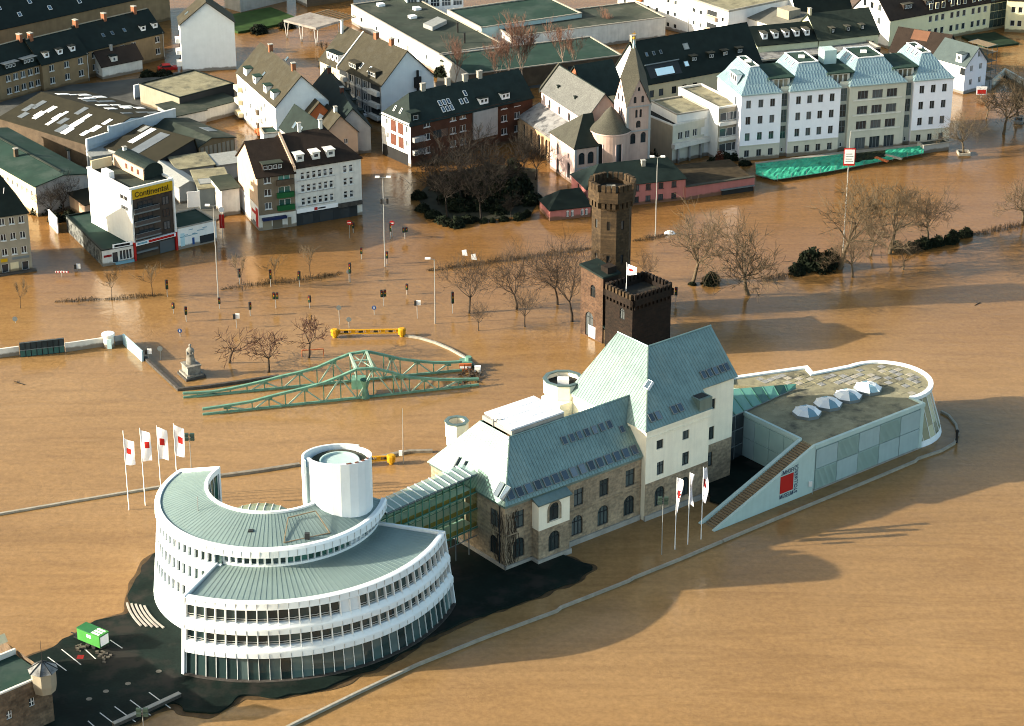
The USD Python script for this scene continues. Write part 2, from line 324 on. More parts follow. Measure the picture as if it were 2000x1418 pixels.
M('office_white', (0.686, 0.728, 0.749), rough=.45, var=.04, fine=.05, streak=0.027)
M('panel_white', (0.3864, 0.5000, 0.4860), rough=.45, var=.05, streak=.04)
M('concrete', (0.315, 0.300, 0.270), var=.15, streak=0.090)
M('concrete_pale', (0.3120, 0.2880, 0.2400), var=.15, streak=0.135, sc=1.2)
M('stone_quay', (0.186, 0.167, 0.136), var=.3, sc=1.5, bump=.4)
M('stone_dark', (0.062, 0.056, 0.050), var=.35, sc=1.5, bump=.4)
M('stone_statue', (0.223, 0.211, 0.186), var=.3, sc=1.5, to=(0.084, 0.078, 0.066), thr=(.5, .7))
M('roof_slate', (0.0087, 0.0149, 0.0130), rough=.7, var=.25, fine=.3, fsc=6.)
M('roof_slate_green', (0.0127, 0.0218, 0.0195), rough=.7, var=.25, fine=.3, fsc=5.)
M('roof_slate_light', (0.0713, 0.0691, 0.0540), rough=.75, var=.15, fine=.4, fsc=5.)
M('roof_brown', (0.0313, 0.0219, 0.0168), rough=.8, var=.2, fine=.3, fsc=5.)
M('roof_tile_grey', (0.0522, 0.0465, 0.0317), rough=.85, var=.15, fine=.35, fsc=5., to=(0.060, 0.057, 0.045), thr=(.5, .75))
M('roof_tile_orange', (0.261, 0.075, 0.035), rough=.85, var=.15, fine=.25)
M('roof_felt', (0.0368, 0.0467, 0.0368), rough=.9, var=.25, sc=.25, fine=.2, to=(0.072, 0.075, 0.060), thr=(.5, .7))
M('roof_felt_green', (0.0191, 0.0427, 0.0332), rough=.9, var=.2, sc=.2, fine=.12, to=(0.036, 0.057, 0.048), thr=(.5, .65))
M('roof_felt_dark', (0.026, 0.026, 0.024), rough=.9, var=.3, sc=.3, to=(0.060, 0.051, 0.030), thr=(.55, .7))
M('roof_moss', (0.2500, 0.2300, 0.1520), rough=.9, var=.25, sc=.5, to=(.06, .06, .05), thr=(.5, .72), fine=.3)
M('roof_fibre', (0.0303, 0.0275, 0.0176), rough=.9, var=.15, sc=.4, fine=.2)
M('roof_shed_light', (0.261, 0.267, 0.255), rough=.5, var=.15, sc=2.)
M('roof_metal', (.185, .262, .245), rough=.43, var=.14, sc=.3, spec=.5, metal=.75, fine=.14, streak=.12, to=(.21, .265, .235), thr=(.48, .7))
M('roof_metal_blue', (0.3042, 0.4195, 0.4432), rough=.42, var=.1, sc=.4, spec=.5, metal=.6)
M('roof_office', (0.1771, 0.2434, 0.2344), rough=.45, var=.08, sc=.3, spec=.4, metal=.15, fine=.08)
M('roof_lead', (0.220, 0.220, 0.215), rough=.7, var=.2, sc=.9, to=(0.096, 0.096, 0.096), thr=(.5, .62))
M('roof_panel_white', (0.624, 0.655, 0.707), rough=.4, var=.05)
M('brick_red', (0.136, 0.053, 0.034), var=.25, fine=.35, fsc=7.)
M('brick_brown', (0.093, 0.068, 0.046), var=.25, fine=.3, fsc=7.)
M('frame_white', (0.749, 0.749, 0.728), rough=.5, var=.04)
M('frame_grey', (0.144, 0.166, 0.173), rough=.5, var=.1)
M('frame_dark', (0.025, 0.029, 0.032), rough=.5, var=.1)
M('frame_green', (0.072, 0.194, 0.144), rough=.5, var=.15)
M('metal_pole', (0.331, 0.331, 0.317), rough=.45, metal=.3, var=.1)
M('metal_dark', (0.022, 0.022, 0.022), rough=.5, var=.2)
M('metal_green', (0.115, 0.238, 0.180), rough=.55, var=.15, to=(0.066, 0.126, 0.096), thr=(.5, .75), sc=1.2)
M('paint_yellow', (0.475, 0.245, 0.014), rough=.5, var=.12)
M('paint_yellow_sign', (0.504, 0.310, 0.011), rough=.5, var=.04)
M('paint_red', (0.396, 0.020, 0.016), rough=.5, var=.06)
M('paint_red_dark', (0.216, 0.014, 0.014), rough=.5, var=.1)
M('paint_orange', (0.446, 0.122, 0.043), rough=.5, var=.1)
M('paint_blue', (0.022, 0.072, 0.230), rough=.5, var=.1)
M('paint_lblue', (0.158, 0.302, 0.374), rough=.5, var=.1)
M('paint_navy', (0.014, 0.022, 0.072), rough=.5, var=.1)
M('paint_black', (0.011, 0.011, 0.012), rough=.5, var=.1)
M('paint_green', (0.0576, 0.2416, 0.0520), rough=.45, var=.15)
M('paint_green_dark', (0.014, 0.086, 0.029), rough=.5, var=.1)
M('paint_white', (0.811, 0.811, 0.811), rough=.5, var=.04)
M('line_white', (0.572, 0.572, 0.541), rough=.8, var=.25, sc=3.)
M('wood_step', (0.202, 0.151, 0.094), var=.25, sc=2.)
M('tarpaulin_green', (0.036, 0.288, 0.180), rough=.5, var=.3, sc=.8, to=(0.012, 0.108, 0.072), thr=(.55, .68), bump=.6, bsc=1.5)
M('grass_green', (0.036, 0.072, 0.018), var=.3, sc=.4, fine=.4)
M('asphalt_wet', (0.0073, 0.0147, 0.0120), rough=.75, var=.35, sc=.25, spec=.08, bump=.2, bsc=3., fine=.35, fsc=4., to=(.022, .021, .018), thr=(.5, .62))
M('yard_grey', (0.086, 0.086, 0.079), var=.25, sc=.15, to=(0.042, 0.042, 0.039), thr=(.45, .65))
M('bark_dark', (0.054, 0.040, 0.029), var=.3, sc=2.)
M('bark_twig', (0.1053, 0.0770, 0.0470), var=.3, sc=1.)
M('bark_red', (0.072, 0.037, 0.026), var=.3, sc=1.)
M('bark_pale', (0.216, 0.158, 0.115), var=.25, sc=1.)
M('bark_birch', (0.302, 0.230, 0.180), var=.3, sc=2.)
M('leaf_dark', (0.016, 0.022, 0.012), var=.5, sc=.8, fine=.4, spec=.08)
M('leaf_brown', (0.054, 0.040, 0.023), var=.4, sc=.8, fine=.4)
M('rubble', (0.130, 0.115, 0.094), var=.5, sc=2., fine=.4)
M('cloth_white', (0.811, 0.801, 0.832), rough=.8, var=.04)
A_MUS = math.radians(38.5)
masonry('museum_stone', (.345, .275, .19), (.235, .185, .13), (.28, .235, .175), A_MUS, .75, .33, .025)
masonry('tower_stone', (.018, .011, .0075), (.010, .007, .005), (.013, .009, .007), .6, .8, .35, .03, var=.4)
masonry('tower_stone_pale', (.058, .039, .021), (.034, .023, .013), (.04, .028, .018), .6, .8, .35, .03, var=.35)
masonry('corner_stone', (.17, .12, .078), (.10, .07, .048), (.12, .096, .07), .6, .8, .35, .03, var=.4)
glassy('glass_dark', (.018, .022, .024)); glassy('glass_sky', (.02, .035, .05), rough=.12); glassy('glass_blue', (.022, .03, .03), rough=.12); glassy('glass_office', (.016, .03, .03)); glassy('glass_green', (.025, .08, .065), rough=.08)
glassy('glass_warm', (.10, .085, .06), rough=.15)
# clear panes: sunlight passes
for nm, tint in (('pane_clear', (.80, .93, .88)), ('pane_green', (.80, .95, .88))):
    usdkit.material(stage, '/World/Looks/' + nm, {'t': ('transparent_bsdf', {'color': tint}), 'g': ('glossy_bsdf', {'roughness': .05, 'color': (.9, 1., .96)}), 'f': ('fresnel', {'IOR': 1.7}), 'm': ('mix_closure', {})},
                    [('f.fac', 'm.fac'), ('t.BSDF', 'm.closure1'), ('g.BSDF', 'm.closure2')], surface='m.closure')
# flood water: mud in suspension under a rippled skin; base colour turns darker and more orange towards the town
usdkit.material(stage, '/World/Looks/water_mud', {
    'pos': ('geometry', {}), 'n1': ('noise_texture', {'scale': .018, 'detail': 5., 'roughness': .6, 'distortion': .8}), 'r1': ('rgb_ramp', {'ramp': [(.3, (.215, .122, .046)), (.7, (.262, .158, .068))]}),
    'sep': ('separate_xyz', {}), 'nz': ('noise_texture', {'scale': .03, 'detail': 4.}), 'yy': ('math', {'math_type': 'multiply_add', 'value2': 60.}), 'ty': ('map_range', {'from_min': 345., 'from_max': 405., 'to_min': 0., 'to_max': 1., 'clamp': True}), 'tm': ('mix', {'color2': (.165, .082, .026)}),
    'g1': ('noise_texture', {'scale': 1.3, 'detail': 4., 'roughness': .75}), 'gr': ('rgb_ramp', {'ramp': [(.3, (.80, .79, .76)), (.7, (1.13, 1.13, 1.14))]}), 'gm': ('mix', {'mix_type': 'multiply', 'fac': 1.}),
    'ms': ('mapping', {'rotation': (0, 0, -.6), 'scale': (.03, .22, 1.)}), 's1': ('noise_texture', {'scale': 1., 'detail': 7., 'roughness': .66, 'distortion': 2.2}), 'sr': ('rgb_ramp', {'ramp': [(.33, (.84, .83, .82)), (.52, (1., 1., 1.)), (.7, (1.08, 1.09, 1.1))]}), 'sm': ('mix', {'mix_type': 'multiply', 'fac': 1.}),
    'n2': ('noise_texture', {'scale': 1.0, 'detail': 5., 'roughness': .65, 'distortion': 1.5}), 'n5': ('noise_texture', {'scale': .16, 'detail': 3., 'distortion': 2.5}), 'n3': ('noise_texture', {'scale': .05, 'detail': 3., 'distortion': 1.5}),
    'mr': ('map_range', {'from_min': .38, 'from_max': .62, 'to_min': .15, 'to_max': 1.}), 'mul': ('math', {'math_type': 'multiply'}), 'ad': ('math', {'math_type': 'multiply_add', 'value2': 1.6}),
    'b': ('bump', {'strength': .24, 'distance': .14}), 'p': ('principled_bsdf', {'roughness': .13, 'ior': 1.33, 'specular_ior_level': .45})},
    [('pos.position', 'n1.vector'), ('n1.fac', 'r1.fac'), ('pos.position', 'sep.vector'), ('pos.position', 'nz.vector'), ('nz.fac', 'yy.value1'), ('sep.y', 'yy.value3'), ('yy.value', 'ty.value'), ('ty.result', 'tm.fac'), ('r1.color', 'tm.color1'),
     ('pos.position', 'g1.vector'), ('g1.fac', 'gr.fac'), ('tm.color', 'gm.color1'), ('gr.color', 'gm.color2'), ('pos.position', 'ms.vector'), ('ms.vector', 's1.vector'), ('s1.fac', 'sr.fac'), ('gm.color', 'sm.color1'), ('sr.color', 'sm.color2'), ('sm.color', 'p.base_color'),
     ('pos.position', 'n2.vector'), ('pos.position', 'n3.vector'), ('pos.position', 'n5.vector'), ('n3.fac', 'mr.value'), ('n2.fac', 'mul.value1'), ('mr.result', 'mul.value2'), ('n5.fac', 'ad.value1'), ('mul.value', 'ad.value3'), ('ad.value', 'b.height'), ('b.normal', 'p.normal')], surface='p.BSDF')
M('panel_grey_mesh', (0.2992, 0.4100, 0.3872), rough=.5, var=.05)
M('dome_white', (0.624, 0.645, 0.666), rough=.35, var=.08)
M('dome_blue', (0.158, 0.274, 0.346), rough=.25, var=.1)
glassy('glass_bow', (.12, .13, .09), rough=.12, var=.35)
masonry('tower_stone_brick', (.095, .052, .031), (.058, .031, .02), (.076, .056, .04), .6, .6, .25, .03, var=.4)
M('frame_green_dark', (0.036, 0.058, 0.047), rough=.5)
M('metal_green_pale', (0.259, 0.360, 0.288), rough=.55, var=.15)
M('paint_pale_blue', (0.437, 0.603, 0.645), rough=.6, var=.08)
M('gate_green', (0.036, 0.094, 0.086), rough=.5, var=.2)
M('gate_dark', (0.025, 0.036, 0.040), rough=.5, var=.3)
M('paint_green_dark2', (0.025, 0.122, 0.043), rough=.5, var=.2)
M('spandrel_gold', (0.396, 0.259, 0.072), var=.15)
usdkit.material(stage, '/World/Looks/pane_roof', {'t': ('transparent_bsdf', {'color': (.7, .88, .8)}), 'g': ('principled_bsdf', {'base_color': (.42, .55, .5), 'roughness': .2}), 'm': ('mix_closure', {'fac': .55})}, [('t.BSDF', 'm.closure1'), ('g.BSDF', 'm.closure2')], surface='m.closure')
M('plaster_brown', (0.168, 0.132, 0.092), var=.12, streak=0.090)
M('plaster_white_shade', (0.686, 0.707, 0.707), var=.05, streak=0.027)
M('plaster_pale_green', (0.520, 0.541, 0.374), var=.08, streak=0.045)
M('plaster_cream_light', (0.528, 0.464, 0.320), var=.06, streak=0.045)
M('plaster_cream_pale', (0.541, 0.520, 0.437), var=.08, streak=0.068)
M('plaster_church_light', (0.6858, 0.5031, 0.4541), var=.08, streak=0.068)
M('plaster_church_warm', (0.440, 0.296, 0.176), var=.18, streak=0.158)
M('hotel_white', (0.728, 0.728, 0.790), var=.04, streak=0.023)
M('plaster_hotel_beige', (0.478, 0.468, 0.395), var=.06, streak=0.045)
M('panel_blue_grey', (0.374, 0.447, 0.499), rough=.6, var=.1, streak=0.068)
M('roof_light_grey', (0.128, 0.145, 0.162), rough=.35, var=.15)
M('roof_slate_pale', (0.1357, 0.1378, 0.1294), rough=.75, var=.15, fine=.45, fsc=4.)
M('roof_slate_mid', (0.0744, 0.0990, 0.0986), rough=.7, var=.12, fine=.25)
M('roof_slate_green2', (0.0343, 0.0440, 0.0345), rough=.75, var=.2, fine=.3)
M('roof_felt_pale', (0.139, 0.133, 0.110), rough=.85, var=.15)
M('roof_tile_orange_dull', (0.151, 0.075, 0.046), rough=.85, var=.15)
M('brick_orange', (0.260, 0.105, 0.056), var=.2, fine=.3)
M('brick_flat', (0.0840, 0.0368, 0.0224), var=.2, fine=.3, fsc=6.)
M('canopy_grey', (0.274, 0.245, 0.216), var=.2, to=(0.150, 0.120, 0.108), thr=(.5, .7))
M('grass_dark', (0.022, 0.040, 0.022), var=.3, fine=.4)
M('graffiti', (0.144, 0.151, 0.144), rough=.8, var=.35, sc=1.4, to=(0.033, 0.036, 0.036), thr=(.47, .56), fine=.3, fsc=3.)
glassy('glass_sky_pale', (.28, .38, .42), rough=.15, var=.2)
M('bark_tan', (0.1046, 0.0783, 0.0491), var=.25, sc=2.)
M('bark_red_pale', (0.158, 0.086, 0.061), var=.25, sc=1.)
M('bark_black', (0.025, 0.020, 0.016), var=.3, sc=2.)
M('leaf_red', (0.086, 0.025, 0.014), var=.4, sc=.8)
M('ground_dark', (0.032, 0.032, 0.022), var=.4, sc=.4)
M('plaster_museum', (0.8960, 0.8162, 0.6528), var=.05, streak=.06)
glassy('glass_pavilion', (.16, .19, .12), rough=.2, var=.1)
M('panel_clad', (.30, .39, .40), rough=.5, var=.05, streak=.05)
M('silt', (.085, .055, .028), rough=.6, var=.35, sc=.8, fine=.3)
# ================================================================ the setting: flood water, dry ground
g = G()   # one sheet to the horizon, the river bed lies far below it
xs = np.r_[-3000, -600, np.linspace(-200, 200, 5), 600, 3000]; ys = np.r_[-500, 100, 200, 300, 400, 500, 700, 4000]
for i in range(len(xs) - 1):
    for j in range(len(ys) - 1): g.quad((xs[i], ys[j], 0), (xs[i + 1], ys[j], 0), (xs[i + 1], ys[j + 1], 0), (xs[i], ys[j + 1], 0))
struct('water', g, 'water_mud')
def pxpoly(pts, z): return [P(x, y, z)[:2] for x, y in pts]
def land(name, pts, z, mat, base=-1.5, kind='structure'):
    p = sg.Polygon(pxpoly(pts, z)).buffer(-1.2).buffer(2.4).buffer(-1.2); rng = np.random.default_rng(4)   # rounded outline with a ragged wet margin
    ring = np.array(p.exterior.segmentize(.7).coords)[:-1]; c = ring.mean(0)
    struct('silt_margin', G().prism(np.array(p.buffer(.55).exterior.segmentize(.8).coords)[:-1] + .5 * (np.c_[meshkit.noise(np.c_[np.array(p.buffer(.55).exterior.segmentize(.8).coords)[:-1] * .5, np.zeros(len(p.buffer(.55).exterior.segmentize(.8).coords) - 1)]), meshkit.noise(np.c_[np.array(p.buffer(.55).exterior.segmentize(.8).coords)[:-1] * .5 + 9, np.zeros(len(p.buffer(.55).exterior.segmentize(.8).coords) - 1)])] - .5) * 2, base, .05), 'silt')
    n = np.c_[meshkit.noise(np.c_[ring * .6, np.zeros(len(ring))]), meshkit.noise(np.c_[ring * .6 + 5, np.zeros(len(ring))])] - .5
    return struct(name, G().prism(ring + n * .7, base, z), mat, kind)
# dry parking court round the curved office, its quay wall and the dark ground between the buildings
land('courtyard_ground', [(-60, 1330), (85, 1272), (190, 1212), (252, 1196), (247, 1165), (262, 1130), (300, 1080), (420, 1040), (760, 1010), (835, 1000), (1010, 1015), (1100, 1085), (1168, 1103), (1120, 1135), (1005, 1180), (880, 1222), (760, 1290), (640, 1340), (540, 1360), (476, 1357), (418, 1394), (352, 1386), (352, 1362), (225, 1424), (140, 1450), (-60, 1440)], .30, 'asphalt_wet')
land('courtyard_ground', [(1385, 975), (1450, 1000), (1500, 930), (1520, 860), (1450, 850), (1380, 900)], .30, 'asphalt_wet')
# quay parapet of the court
def wall_line(name, pts, w, z0, z1, mat, label, cat='wall', closed=False, kind=None, group=None, cap=None):
    p = [P(x, y, 0.)[:2] for x, y in pts]; L = sg.LineString(p).buffer(w / 2, cap_style=2, join_style=2)
    t = thing(name, label, cat, (*p[0], 0), group=group, kind=kind)
    poly = np.array(L.exterior.coords)[:-1]
    part(t, 'wall_body', G().prism(poly, z0, z1), mat)
    if cap: part(t, 'coping', G().prism(np.array(sg.LineString(p).buffer(w / 2 + .04, cap_style=2, join_style=2).exterior.coords)[:-1], z1, z1 + .08), cap)
    return t
wall_line('quay_wall', [(352, 1364), (290, 1393), (222, 1424)], .5, -1.5, .75, 'stone_dark', 'dark stone quay wall with pale coping below the parking court', cap='concrete')
wall_line('river_wall', [(560, 1424), (690, 1360), (815, 1301), (950, 1247), (1088, 1196), (1096, 1189), (1160, 1164), (1228, 1137), (1238, 1131), (1330, 1094), (1410, 1060)], .26, -1.5, .3, 'concrete_pale', 'long low concrete flood wall running along the river in front of the museum', cap='concrete_pale')
wall_line('river_wall', [(1412, 1059), (1500, 1022), (1590, 985), (1700, 940), (1788, 903), (1793, 898), (1840, 882), (1864, 868), (1871, 850), (1867, 832), (1853, 814), (1838, 806)], .26, -1.5, .28, 'concrete_pale', 'thin flood wall curling round the rounded bow of the glass museum', cap='concrete_pale')
wall_line('harbour_wall', [(-20, 1009), (120, 985), (245, 964), (330, 950)], .3, -1.5, .22, 'concrete_pale', 'barely emerging grey harbour wall behind the four white flags', cap='concrete_pale')
wall_line('harbour_wall', [(428, 932), (510, 921), (585, 909)], .6, -1.5, .38, 'stone_quay', 'dark harbour wall between the curved roof and the white drum')
wall_line('harbour_wall', [(725, 900), (765, 890), (800, 884), (845, 883)], .6, -1.5, .38, 'stone_quay', 'brown harbour wall stub beside the small yellow barrier')
# painted bays, manholes and slabs on the court
def line_on(a, b, z=.304, w=.14):
    p, q = P(*a, z), P(*b, z); d = (q - p) / np.linalg.norm(q - p); e = np.array([-d[1], d[0], 0]) * w / 2
    return G().quad(p - e, q - e, q + e, p + e)
for a, b in [((120, 1268), (158, 1298)), ((155, 1258), (187, 1287)), ((215, 1250), (239, 1266)), ((93, 1283), (130, 1310)), ((291, 1352), (333, 1383)), ((254, 1367), (294, 1397)), ((224, 1380), (265, 1410)), ((195, 1392), (232, 1420)), ((172, 1408), (190, 1424))]:
    struct('parking_line', line_on(a, b), 'line_white')
for x, y in [(250, 1335), (207, 1350), (310, 1311), (174, 1365)]:
    c = P(x, y, .304); struct('manhole_cover', G().lathe(c + [0, 0, -.3], [(.36, 0), (.36, .302), (0, .304)], 12), 'stone_quay')
# curved shallow steps beside the office
for k in range(5):
    a = P(251 + 10.5 * k, 1196 + .5 * k, .3); b = P(279 + 9.5 * k, 1222 + 1.5 * k, .3); c = np.array([-30.3, 255.5])
    r0 = np.hypot(*(a[:2] - c)); r1 = np.hypot(*(b[:2] - c)); t0 = math.atan2(*(a[:2] - c)[::-1]) % (2 * math.pi) - .12; t1 = math.atan2(*(b[:2] - c)[::-1]) % (2 * math.pi)
    g = G(); rm = (r0 + r1) / 2; g.lathe((c[0], c[1], .3), [(rm - .13, -.02), (rm + .13, -.02), (rm + .13, .15), (rm - .13, .15)], 10, t0, t1, closed=True)
    struct('curved_step', g, 'concrete')
# ================================================================ curved white office
OC = np.array([-30.3, 255.5, 0.])
def arc_strip(g, R0, z0, R1, z1, a0, a1, n):
    t = np.linspace(a0, a1, n + 1)
    for i in range(n):
        q = [OC + (R * math.cos(x), R * math.sin(x), z) for R, z, x in ((R0, z0, t[i]), (R0, z0, t[i + 1]), (R1, z1, t[i + 1]), (R1, z1, t[i]))]
        g.quad(*q)
    return g
def cyl(R, a, z): return OC + np.array([R * math.cos(a), R * math.sin(a), z])
of = thing('curved_office', 'white curved modern office of two stepped rings with dark window bands', 'building', OC)
LA0, LA1 = math.radians(248.0), math.radians(347.4); UA0, UA1 = math.radians(152.3), math.radians(356.2)
Rlow = lambda z: 23.65 - (z - .3) * .132        # leaning outer wall of the low ring
Rup = lambda z: 15.5 - (z - .3) * .098
# low ring ----------------------------------------------------------
prof = [(22.0, 9.3), (22.5, 9.35), (22.42, 10.2), (22.2, 10.3), (21.7, 10.3), (21.62, 9.9), (21.6, 9.3)]
part(of, 'parapet', G().lathe(OC, prof, 60, LA0, LA1, True), 'office_white', smooth=35)
for z0, z1 in ((6.3, 7.75), (3.35, 4.85)):
    R = Rlow(z1)
    pr = [(R - .5, z1), (R - .05, z1 - .02), (R + .42, z1 - .5), (R + .5, z1 - .75), (R + .5, z0 + .05), (R + .3, z0), (R - .5, z0)]
    part(of, 'facade_band', G().lathe(OC, pr, 60, LA0 + .004, LA1 - .004, True), 'office_white', smooth=30)
    for h in (.18, .36):
        pass
R = Rlow(.4); part(of, 'plinth', G().lathe(OC, [(R - .6, -1.2), (R + .25, -1.2), (R + .2, .38), (R - .6, .38)], 60, LA0, LA1, True), 'stone_dark')
NB = 31; bays = np.linspace(LA0 + .006, LA1 - .006, NB + 1)
blank = {15, 16}
for z0, z1 in ((7.75, 9.35), (4.85, 6.32), (.4, 3.4)):
    for i in range(NB):
        if z0 > 7 and i in blank:
            part(of, 'facade_panel', arc_strip(G(), Rlow(z0) - .05, z0, Rlow(z1) - .05, z1, bays[i], bays[i + 1], 2), 'office_white'); continue
        part(of, 'window_pane', arc_strip(G(), Rlow(z0) - .32, z0, Rlow(z1) - .32, z1, bays[i], bays[i + 1], 1), 'glass_office')
for i in range(NB + 1):   # fins: slim white blades, full height, splayed out over the bands
    g = G(); a = bays[i]; w = .05 / 22
    for z0, z1, o, w in ((.38, 3.4, -.2, .032 / 23), (4.83, 6.32, .12, .06 / 22), (7.73, 9.33, .12, .06 / 22)):
        for R0, R1 in (((Rlow(z0) - .34), (Rlow(z0) + o)),):
            S0, S1 = Rlow(z1) - .34, Rlow(z1) + o
            g.hexa([cyl(R0, a - w, z0), cyl(R1, a - w, z0), cyl(R1, a + w, z0), cyl(R0, a + w, z0), cyl(S0, a - w, z1), cyl(S1, a - w, z1), cyl(S1, a + w, z1), cyl(S0, a + w, z1)])
    for z1 in (7.75, 4.85): g.tube(cyl(Rlow(z1) + .1, a, z1 + .12), cyl(Rlow(z1) + .55, a, z1 - 1.35), .022, k=4)
    part(of, 'fin', g, 'frame_white')
for z in (7.95, 8.2, 5.05, 5.3):
    part(of, 'rail', arc_strip(arc_strip(G(), Rlow(z) - .1, z - .02, Rlow(z) - .1, z + .02, LA0, LA1, 50), Rlow(z) - .13, z + .02, Rlow(z) - .1, z + .02, LA0, LA1, 50), 'frame_white')
NP = 52; ts = np.linspace(LA0 + .012, LA1 - .008, NP + 1)
def roof_sectors(R0, z0, R1, z1, ts, mat):
    for i in range(len(ts) - 1):
        a, b, w = ts[i], ts[i + 1], .025 / R1; g = G()
        g.quad(cyl(R0, a, z0), cyl(R1, a, z1), cyl(R1, b, z1), cyl(R0, b, z0))
        g.hexa([cyl(R0, a - w, z0 - .02), cyl(R1, a - w, z1 - .02), cyl(R1, a + w, z1 - .02), cyl(R0, a + w, z0 - .02), cyl(R0, a - w, z0 + .03), cyl(R1, a - w, z1 + .03), cyl(R1, a + w, z1 + .03), cyl(R0, a + w, z0 + .03)])
        part(of, 'roof_panel', g, mat)
roof_sectors(13.6, 10.42, 21.64, 9.98, ts, 'roof_office')
def end_cap(a, pts, mat='office_white', th=.35, d=1, name='end_wall'):
    n = np.array([-math.sin(a), math.cos(a), 0]) * th * d; g = G(); q = [cyl(r, a, z) for r, z in pts]; k = len(q); tri = _earcut(np.array(pts))
    f = [list(t) for t in tri] + [[k + x for x in t[::-1]] for t in tri] + [[i, (i + 1) % k, (i + 1) % k + k] for i in range(k)] + [[i, (i + 1) % k + k, i + k] for i in range(k)]
    part(of, name, g.add(q + [p + n for p in q], f), mat)
end_cap(LA0, [(13.3, -.5), (23.75, -.5), (23.7, .4), (22.45, 10.35), (13.3, 10.7)], d=-1)
end_cap(LA1, [(13.3, -.5), (23.75, -.5), (23.7, .4), (22.45, 10.35), (13.3, 10.75)], d=1)
# high ring ----------------------------------------------------------
prof = [(14.0, 11.95), (14.66, 12.0), (14.62, 12.9), (14.4, 13.15), (13.9, 13.15), (13.8, 12.7), (13.7, 11.95)]
part(of, 'parapet', G().lathe(OC, prof, 90, UA0, UA1, True), 'office_white', smooth=35)
part(of, 'inner_parapet', G().lathe(OC, [(7.9, 14.2), (8.3, 14.2), (8.3, 14.95), (7.9, 14.95)], 60, UA0, UA1, True), 'office_white')
ts = np.linspace(UA0 + .02, UA1 - .01, 82)
roof_sectors(8.25, 14.7, 13.85, 12.95, ts, 'roof_office')
end_cap(UA0, [(7.9, -.5), (15.5, -.5), (14.66, 12.9), (14.2, 13.25), (8.1, 15.05), (7.9, 15.05)], d=-1)
# left, sun-facing part of the drum wall
UB = math.radians(250.); nb = 24; ub = np.linspace(UA0 + .01, UB, nb + 1)
for z0, z1 in ((9.25, 10.55), (6.35, 7.75), (-.5, 4.9)):
    pr = [(Rup(z1) - .45, z1), (Rup(z1), z1), (Rup(z0), z0), (Rup(z0) - .45, z0)]
    part(of, 'facade_band', G().lathe(OC, pr, 50, UA0, UB, True), 'office_white', smooth=30)
for z0, z1 in ((10.55, 12.0), (7.75, 9.25), (4.9, 6.35)):
    for i in range(nb):
        part(of, 'window_pane', arc_strip(G(), Rup(z0) - .3, z0, Rup(z1) - .3, z1, ub[i], ub[i + 1], 1), 'glass_office')
        a = ub[i]; w = .17 / 15; g = G()
        g.hexa([cyl(R, x, z) for z in (z0 - .02, z1 + .02) for R, x in ((Rup(z) - .35, a - w), (Rup(z) + .02, a - w), (Rup(z) + .02, a + w), (Rup(z) - .35, a + w))])
        part(of, 'fin', g, 'office_white')
for i in range(26):
    a = UA0 + .03 + i * (UB - UA0 - .05) / 25; g = G(); w = .025 / 15
    g.hexa([cyl(R, x, z) for z in (.3, 4.85) for R, x in ((Rup(z) - .02, a - w), (Rup(z) + .03, a - w), (Rup(z) + .03, a + w), (Rup(z) - .02, a + w))]); part(of, 'panel_joint', g, 'panel_white')
# clerestory above the low roof
UC = np.linspace(UB, UA1 - .01, 30)
part(of, 'clerestory_sill', G().lathe(OC, [(13.3, 10.3), (13.9, 10.3), (13.9, 10.75), (13.3, 10.75)], 50, UB, UA1, True), 'office_white')
for i in range(29):
    solid = i in (19, 20, 21)
    part(of, 'facade_panel' if solid else 'window_pane', arc_strip(G(), 13.6, 10.75, 13.6, 12.0, UC[i], UC[i + 1], 1), 'office_white' if solid else ('glass_office' if i < 9 else 'glass_green'))
    a = UC[i]; w = (.13 if i < 10 else .05) / 14; g = G()
    g.hexa([cyl(R, x, z) for z in (10.74, 12.0) for R, x in ((13.5, a - w), (13.95, a - w), (13.95, a + w), (13.5, a + w))]); part(of, 'fin', g, 'office_white')
# court side wall of the high ring
part(of, 'court_wall', arc_strip(G(), 8.1, -.5, 8.1, 14.3, UA0, UA1, 60), 'glass_green')
for i in range(30):
    a = UA0 + .02 + i * (UA1 - UA0 - .04) / 29; part(of, 'court_mullion', G().tube(cyl(8.05, a, 0), cyl(8.05, a, 14.3), .05, k=4), 'frame_white')
# the stair drum: faceted front shell, a taller half shell behind a dark slot, sunk flat top
dc = np.array([-21.35, 252.5]); DR = 4.05
def drum_shell(R0, R1, th0, th1, n, zb, zt, mat, name):
    t = np.linspace(th0, th1, n + 1); g = G()
    for i in range(n):
        q = []
        for x in (t[i], t[i + 1]): q.append((np.append(dc + R1 * np.array([math.cos(x), math.sin(x)]), zb), np.append(dc + R1 * np.array([math.cos(x), math.sin(x)]), zt(x)), np.append(dc + R0 * np.array([math.cos(x), math.sin(x)]), zt(x)), np.append(dc + R0 * np.array([math.cos(x), math.sin(x)]), zb)))
        (a, b, c, d), (e, f, h, k) = q; g.quad(a, e, f, b); g.quad(b, f, h, c); g.quad(c, h, k, d)
        if i == 0: g.quad(d, c, b, a)
        if i == n - 1: g.quad(e, f, h, k)
    part(of, name, g, mat)
zt = lambda x: 20.15 - .6 * math.sin(x)
drum_shell(DR - .35, DR, math.radians(196), math.radians(420), 14, 12.6, zt, 'office_white', 'drum_wall')
drum_shell(DR + .35, DR + .65, math.radians(62), math.radians(206), 14, 12.2, lambda x: 20.05 - .6 * math.sin(x), 'office_white', 'drum_back_wall')
